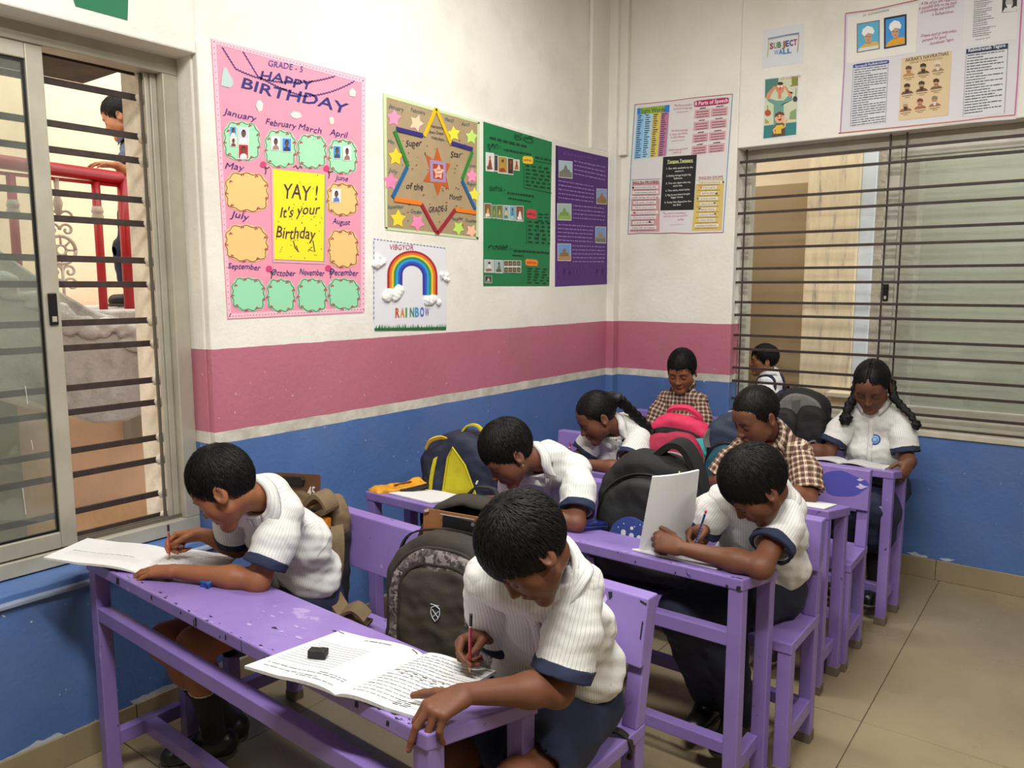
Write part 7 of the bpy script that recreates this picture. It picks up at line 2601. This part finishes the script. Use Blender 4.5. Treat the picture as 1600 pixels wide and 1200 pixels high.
hand(545, 846, 860, 832, 'The mind is everything', 'c46a94', 30); hand(550, 886, 885, 872, 'what you think you become', 'c46a94', 30); hand(735, 932, 830, 924, '- Buddha', 'c46a94', 28); s.line(650, 990, 850, 984, 8, 'b9a6ae')
s.stroke([(60, 1118), (230, 1104), (480, 1108), (700, 1100), (900, 1110), (1100, 1100), (1380, 1094)], 9, 'b0566a', name='red_border')
s.stroke([(100, 180), (60, 1118)], 9, '4a8ab0', name='blue_border'); s.stroke([(1440, 160), (1380, 1094)], 9, '4a8fd0', name='blue_border')
s.flush()

# ---------------------------------------------------------------- subject wall sheet
s = Sheet('subject_sign', 'small white sheet reading SUBJECT WALL in coloured letters', 'sign', 'B', [(1193, 47), (1256, 36), (1255, 98), (1190, 107)], 'dadce2', 'printed wall charts', wave=.003)
s.zoom(1180, 20, 6)
s.stroke([(122, 248), (180, 236), (300, 212), (414, 194)], 16, '5a86b4', name='ribbon_border'); s.stroke([(125, 250), (270, 222), (412, 204)], 5, 'd8c07a', 2.4, 'ribbon_edge')
s.stroke([(128, 262), (124, 340), (116, 420)], 13, 'c9cc8a', name='pencil_border'); s.stroke([(410, 205), (406, 280), (398, 372)], 11, 'bda884', name='pencil_border')
for i, (ch, c) in enumerate(zip('SUBJECT', ('a02c50', '8a9c3a', '3f7f5c', 'a06a2c', '3a4a90', '6a2c6c', 'a0305c'))):
    x0 = 138 + i * 37
    s.text(ch, x0, 342 - i * 6, x0 + 34, 342 - i * 6 - 5, 56, c, bold=.035)
for i, ch in enumerate('WALL'):
    x0 = 180 + i * 41
    s.text(ch, x0, 398 - i * 5.5, x0 + 38, 398 - i * 5.5 - 5, 48, '3f78b4', bold=.035)

# ---------------------------------------------------------------- cartoon picture
s = Sheet('cartoon_picture', 'cartoon print of a man holding his head above a laughing child', 'poster', 'B', [(1194, 123), (1251, 115), (1245, 214), (1191, 218)], 'dfe0e2', 'printed wall charts', wave=.003)
s.zoom(1180, 20, 6)
s.poly([(96, 626), (406, 590), (384, 1142), (78, 1180)], 'cdd2b4', 1.2, 'kitchen_wall')
s.poly([(96, 626), (220, 612), (214, 690), (160, 740), (94, 800)], '4c7f70', 1.6, 'wall_cupboard')
s.poly([(84, 1060), (388, 1022), (384, 1142), (78, 1180)], '2c7f7c', 1.6, 'kitchen_counter')
s.poly([(84, 1042), (390, 1010), (388, 1024), (83, 1058)], 'd6cdb0', 1.9, 'counter_top')
s.poly([(340, 600), (406, 592), (400, 672), (346, 684)], '7d8c3c', 1.6, 'potted_leaves'); s.poly([(330, 680), (405, 668), (404, 682), (330, 694)], 'a87a4c', 1.7, 'shelf_board')
s.poly([(172, 1120), (176, 860), (120, 830), (110, 798), (200, 824), (268, 824), (338, 752), (352, 820), (270, 850), (262, 1110)], '6a9c90', 2.0, 'man_shirt')
s.poly([(102, 806), (112, 760), (176, 690), (204, 690), (150, 770), (140, 810)], 'd6906c', 2.2, 'man_arm'); s.poly([(340, 760), (290, 690), (268, 686), (300, 740), (322, 800), (360, 748)], 'd6906c', 2.2, 'man_arm')
s.poly([(216, 740), (218, 806), (246, 806), (248, 740)], 'd08a66', 2.2, 'man_neck')
s.disc(234, 712, 40, 46, 'd88a68', 2.6, 'man_face'); s.disc(238, 664, 28, 15, '3a2c20', 2.9, 'man_hair'); s.disc(222, 692, 11, 9, 'f0ece0', 3.0, 'man_eye'); s.disc(250, 690, 11, 9, 'f0ece0', 3.0, 'man_eye'); s.disc(236, 714, 9, 13, 'c46a50', 3.1, 'man_nose')
s.poly([(160, 1164), (166, 1080), (200, 1040), (262, 1034), (284, 1076), (282, 1150)], '5a4638', 2.4, 'child_trousers')
s.poly([(190, 1136), (196, 1056), (258, 1048), (278, 1080), (246, 1090), (246, 1132)], 'e0b83c', 2.8, 'child_shirt')
s.disc(232, 990, 46, 46, 'e8b088', 3.0, 'child_face'); s.poly([(184, 985), (192, 946), (232, 926), (272, 940), (276, 965), (240, 952), (206, 964)], '6b3f2c', 3.3, 'child_hair')
s.disc(216, 975, 5, 8, '2a1c14', 3.4, 'child_eye'); s.disc(246, 972, 5, 8, '2a1c14', 3.4, 'child_eye'); s.poly([(214, 996), (252, 992), (240, 1014), (224, 1012)], '8a2a20', 3.4, 'child_mouth')
s.poly([(272, 1070), (284, 1004), (304, 990), (306, 1012), (290, 1040), (286, 1076)], 'e8b088', 2.9, 'child_arm'); s.poly([(192, 1068), (166, 1096), (176, 1140), (190, 1130), (184, 1100), (200, 1084)], 'e8b088', 2.9, 'child_arm')
s.disc(120, 940, 30, 30, 'b4502c', 2.0, 'copper_pan'); s.stroke([(118, 870), (120, 915)], 7, '8a6a4a', 2.0, 'pan_handle'); s.disc(376, 810, 22, 28, '3c403c', 2.0, 'black_pan'); s.stroke([(386, 712), (382, 785)], 6, '6a6a5a', 2.0, 'pan_handle')
s.poly([(320, 1000), (330, 930), (386, 898), (384, 1000)], '8aa06a', 1.8, 'kitchen_things'); s.poly([(90, 1040), (96, 990), (130, 1020), (130, 1040)], 'b0a05a', 1.8, 'kitchen_things')
s.text('Gratitude', 240, 634, 430, 604, 30, 'd08a7a', 2.2, .25)

# ---------------------------------------------------------------- big chart over the window
s = Sheet('notables_chart', 'large white chart with two turbaned portraits above the barred window', 'poster', 'B', [(1321, 20), (1608, -26), (1588, 186), (1312, 208)], 'd9d6da', 'printed wall charts', wave=.004)
s.zoom(1310, 0, 5.714)
s.stroke([(66, 122), (300, 92), (700, 2), (1000, -70)], 8, 'b8563c', name='red_border')
s.stroke([(64, 125), (54, 600), (18, 1190)], 10, 'b884b0', name='purple_border')
s.poly([(84, 150), (716, 30), (690, 468), (76, 565)], 'e6e4dc', 1.4, 'white_panel')
s.text('DR. RADHAKRISHNAN', 222, 150, 452, 100, 20, '6a5a5c', 2.2, .1)
def turban(x0, y0, x1, y1, sk, frame, sky, robe, fw):
    w, h = x1 - x0, y1 - y0
    o = s.rect(x0, y0, x1, y1, frame, 2, 'portrait', sk=sk)
    s.rect(x0 + fw, y0 + fw, x1 - fw, y1 - fw, sky, 2.4, 'portrait_ground', o, sk)
    cx, cy = (x0 + x1) / 2, (y0 + y1) / 2 + sk * w / 2
    s.poly([(x0 + fw, y1 - fw + sk * fw), (x0 + w * .18, y1 - h * .22), (cx, y1 - h * .30 + sk * w * .5), (x1 - w * .12, y1 - h * .26 + sk * w), (x1 - fw, y1 - h * .2 + sk * w), (x1 - fw, y1 - fw + sk * w)], robe, 2.8, 'portrait_robe', o)
    s.poly([(cx - w * .10, cy + h * .10), (cx - w * .10, cy + h * .26), (cx + w * .12, cy + h * .24), (cx + w * .12, cy + h * .08)], 'b88a68', 3.0, 'portrait_neck', o)
    s.disc(cx, cy + h * .04, w * .17, h * .17, 'c69c7c', 3.3, 'portrait_face', o)
    s.poly([(cx - w * .28, cy - h * .10), (cx - w * .24, cy - h * .24), (cx - w * .04, cy - h * .36), (cx + w * .18, cy - h * .32), (cx + w * .28, cy - h * .18), (cx + w * .22, cy - h * .08), (cx, cy - h * .12), (cx - w * .18, cy + h * .0)], 'eeeeec', 3.6, 'portrait_turban', o)
    for dx in (-.07, .07):
        s.stroke([(cx + w * (dx - .05), cy + h * .01), (cx + w * (dx + .05), cy + h * .005)], 4, '3a2a24', 3.8, 'portrait_eye', o)
    s.stroke([(cx - w * .05, cy + h * .13), (cx + w * .06, cy + h * .125)], 4, '8a5444', 3.8, 'portrait_mouth', o)
turban(166, 214, 370, 474, -.17, '7a5a48', '5aaed0', 'd9b25c', 7)
s.poly([(182, 436), (362, 404), (360, 432), (180, 462)], 'd6dcd4', 3.0, 'portrait_caption')
turban(408, 162, 610, 440, -.18, '1c1a1e', '3d92d8', 'e0a01e', 15)
s.zoom(1170, 0, 3.7209)
HR = 'a8546c'
s.text('A life of joy and happiness', 1000, 32, 1215, 0, 20, HR, 2, .3, wob_=.08); s.text('is possible only on the basis', 990, 58, 1210, 22, 20, HR, 2, .3, wob_=.08); s.text('of knowledge and science', 1000, 80, 1195, 44, 20, HR, 2, .3, wob_=.08); s.text('- S. Radhakrishnan', 1055, 96, 1190, 74, 18, HR, 2, .3)
s.text('Dreams don\'t go away unless', 1000, 220, 1208, 186, 20, HR, 2, .3, wob_=.08); s.text('pursued for good', 1008, 244, 1150, 220, 20, HR, 2, .3, wob_=.08); s.text('- Rabindranath Tagore', 1045, 266, 1190, 236, 18, HR, 2, .3)
s.zoom(1310, 0, 5.714)
s.poly([(132, 585), (450, 540), (420, 1095), (104, 1132)], 'd9d9de', 1.6, 'text_panel')
for a, b in (((136, 600), (106, 1132)), ((446, 570), (420, 1096))):
    s.stroke([a, b], 3, '5a5c66', 2.2, 'panel_edge')
s.poly(cloud(132, 555, 454, 592, -.135, 0, 30, 8), '2f4a8c', 2, 'title_band')
s.text('Sarvapalli Radhakrishnan', 150, 606, 438, 560, 22, 'e4e6ee', 2.6, 0, .01)
for k in range(24):
    y = 628 + k * 21.5
    if k % 3 == 2 and k % 2 == 0:
        s.line(148 - k * 1.3, y, 290 - k * 1.3, y - 20, 9, '55565e', 2.2, .06, .2)
    else:
        s.line(146 - k * 1.3, y, 436 - k * 1.0, y - 40, 9, '55565e', 2.2, .06, .2)
nv = s.poly([(566, 520), (1014, 455), (980, 1030), (538, 1078)], 'dcc39a', 1.8, 'tan_print')
s.text("AKBAR'S NAVRATNAS", 598, 556, 984, 492, 34, '4a3420', 2.4, 0, .012); s.text('(NINE COMPANIONS)', 640, 572, 930, 526, 17, '6a5034', 2.4)
kk = 0
for j, yy in enumerate((632, 790, 945)):
    for i, xx in enumerate((628, 758, 888)):
        x, y = xx - j * 14, yy - i * 22
        hr_, rb = (('5a4030', 'b98e5c'), ('3a2a24', '6a4a3c'), ('d9d2c0', 'a08060'), ('2e2420', '6a4a40'), ('3a2c24', '6d4638'), ('3a2a20', '7a5844'), ('cdbf9c', '8a6448'), ('7a3a2c', '9c6440'), ('8a7a68', '9a6a50'))[kk]
        o = s.poly([(x - 56, y + 58), (x - 40, y + 34), (x - 10, y + 22), (x + 18, y + 18), (x + 44, y + 26), (x + 58, y + 42)], rb, 2.4, 'bust', nv)
        s.disc(x, y + 2, 22, 30, 'b98a62', 2.8, 'bust_face', nv)
        s.poly([(x - 28, y - 8), (x - 24, y - 34), (x, y - 46), (x + 26, y - 36), (x + 28, y - 10), (x, y - 16)], hr_, 3.1, 'bust_turban', nv)
        if kk not in (0, 5, 7):
            s.poly([(x - 18, y + 10), (x + 18, y + 8), (x + 12, y + 36), (x, y + 44), (x - 12, y + 36)], 'd9d2c6' if kk in (2, 8) else '3a2a22', 3.2, 'bust_beard', nv)
        else:
            s.stroke([(x - 12, y + 12), (x + 12, y + 10)], 5, '3a2a22', 3.2, 'bust_moustache', nv)
        s.line(x - 44, y + 72, x + 48, y + 58, 7, '6a5034', 2.3, .2, .4); s.line(x - 20, y + 84, x + 26, y + 77, 6, '6a5034', 2.3, .3, .5)
        kk += 1
s.zoom(1450, 0, 5.714)
s.poly([(330, -60), (820, -150), (790, 350), (310, 425)], 'dedcdc', 1.4, 'white_panel')
for k in range(19):
    y = 2 + k * 18.2
    s.line(412 - k * .8, y, 540 + rng.uniform(-20, 90) - k * .6, y - 22, 7, '5c5c60', 2.2, .08, .25)
s.text('Rabindranath Tagore', 424, 364, 556, 340, 14, '4a4a4e', 2.2)
pb = s.poly([(668, -40), (798, -60), (792, 104), (660, 116)], '2a2a2a', 2, 'portrait')
s.disc(726, 28, 34, 48, 'b4b4b4', 2.5, 'portrait_face', pb); s.poly([(664, 112), (690, 70), (730, 84), (780, 56), (794, 60), (790, 104)], 'd6d6d6', 2.7, 'portrait_shawl', pb); s.poly([(704, 44), (750, 40), (744, 84), (726, 96), (708, 80)], 'dedede', 2.9, 'portrait_beard', pb)
s.poly([(342, 440), (716, 388), (682, 1010), (312, 1046)], 'd9d9dc', 1.6, 'text_panel')
s.poly([(342, 440), (716, 388), (714, 436), (340, 486)], '2a3550', 2, 'title_band')
s.text('Rabindranath Tagore', 362, 466, 692, 418, 30, 'e4e6ea', 2.6, 0, .015)
for a, b in (((342, 470), (312, 1046)), ((714, 430), (682, 1010))):
    s.stroke([a, b], 3, '4a4c56', 2.2, 'panel_edge')
for k in range(22):
    y = 500 + k * 24.5
    L = 330 if k % 2 == 0 else rng.uniform(120, 280)
    s.line(352 - k * 1.4, y, 352 - k * 1.4 + L, y - L * .13, 10, '505158', 2.2, .05, .2)
s.stroke([(840, -20), (822, 300), (800, 700), (776, 1026)], 12, 'c46a9c', name='pink_border')
s.stroke([(-800, 1190), (-400, 1150), (0, 1110), (300, 1080), (560, 1046), (776, 1028)], 9, 'c4694c', name='red_border')
s.flush()

# ---------------------------------------------------------------- green card above the sliding window
s = Sheet('green_card', 'dark green card stuck above the sliding window', 'card', 'A', [(104, -30), (201, -34), (199, 32), (118, 10)], '12704a', None, wave=.002)
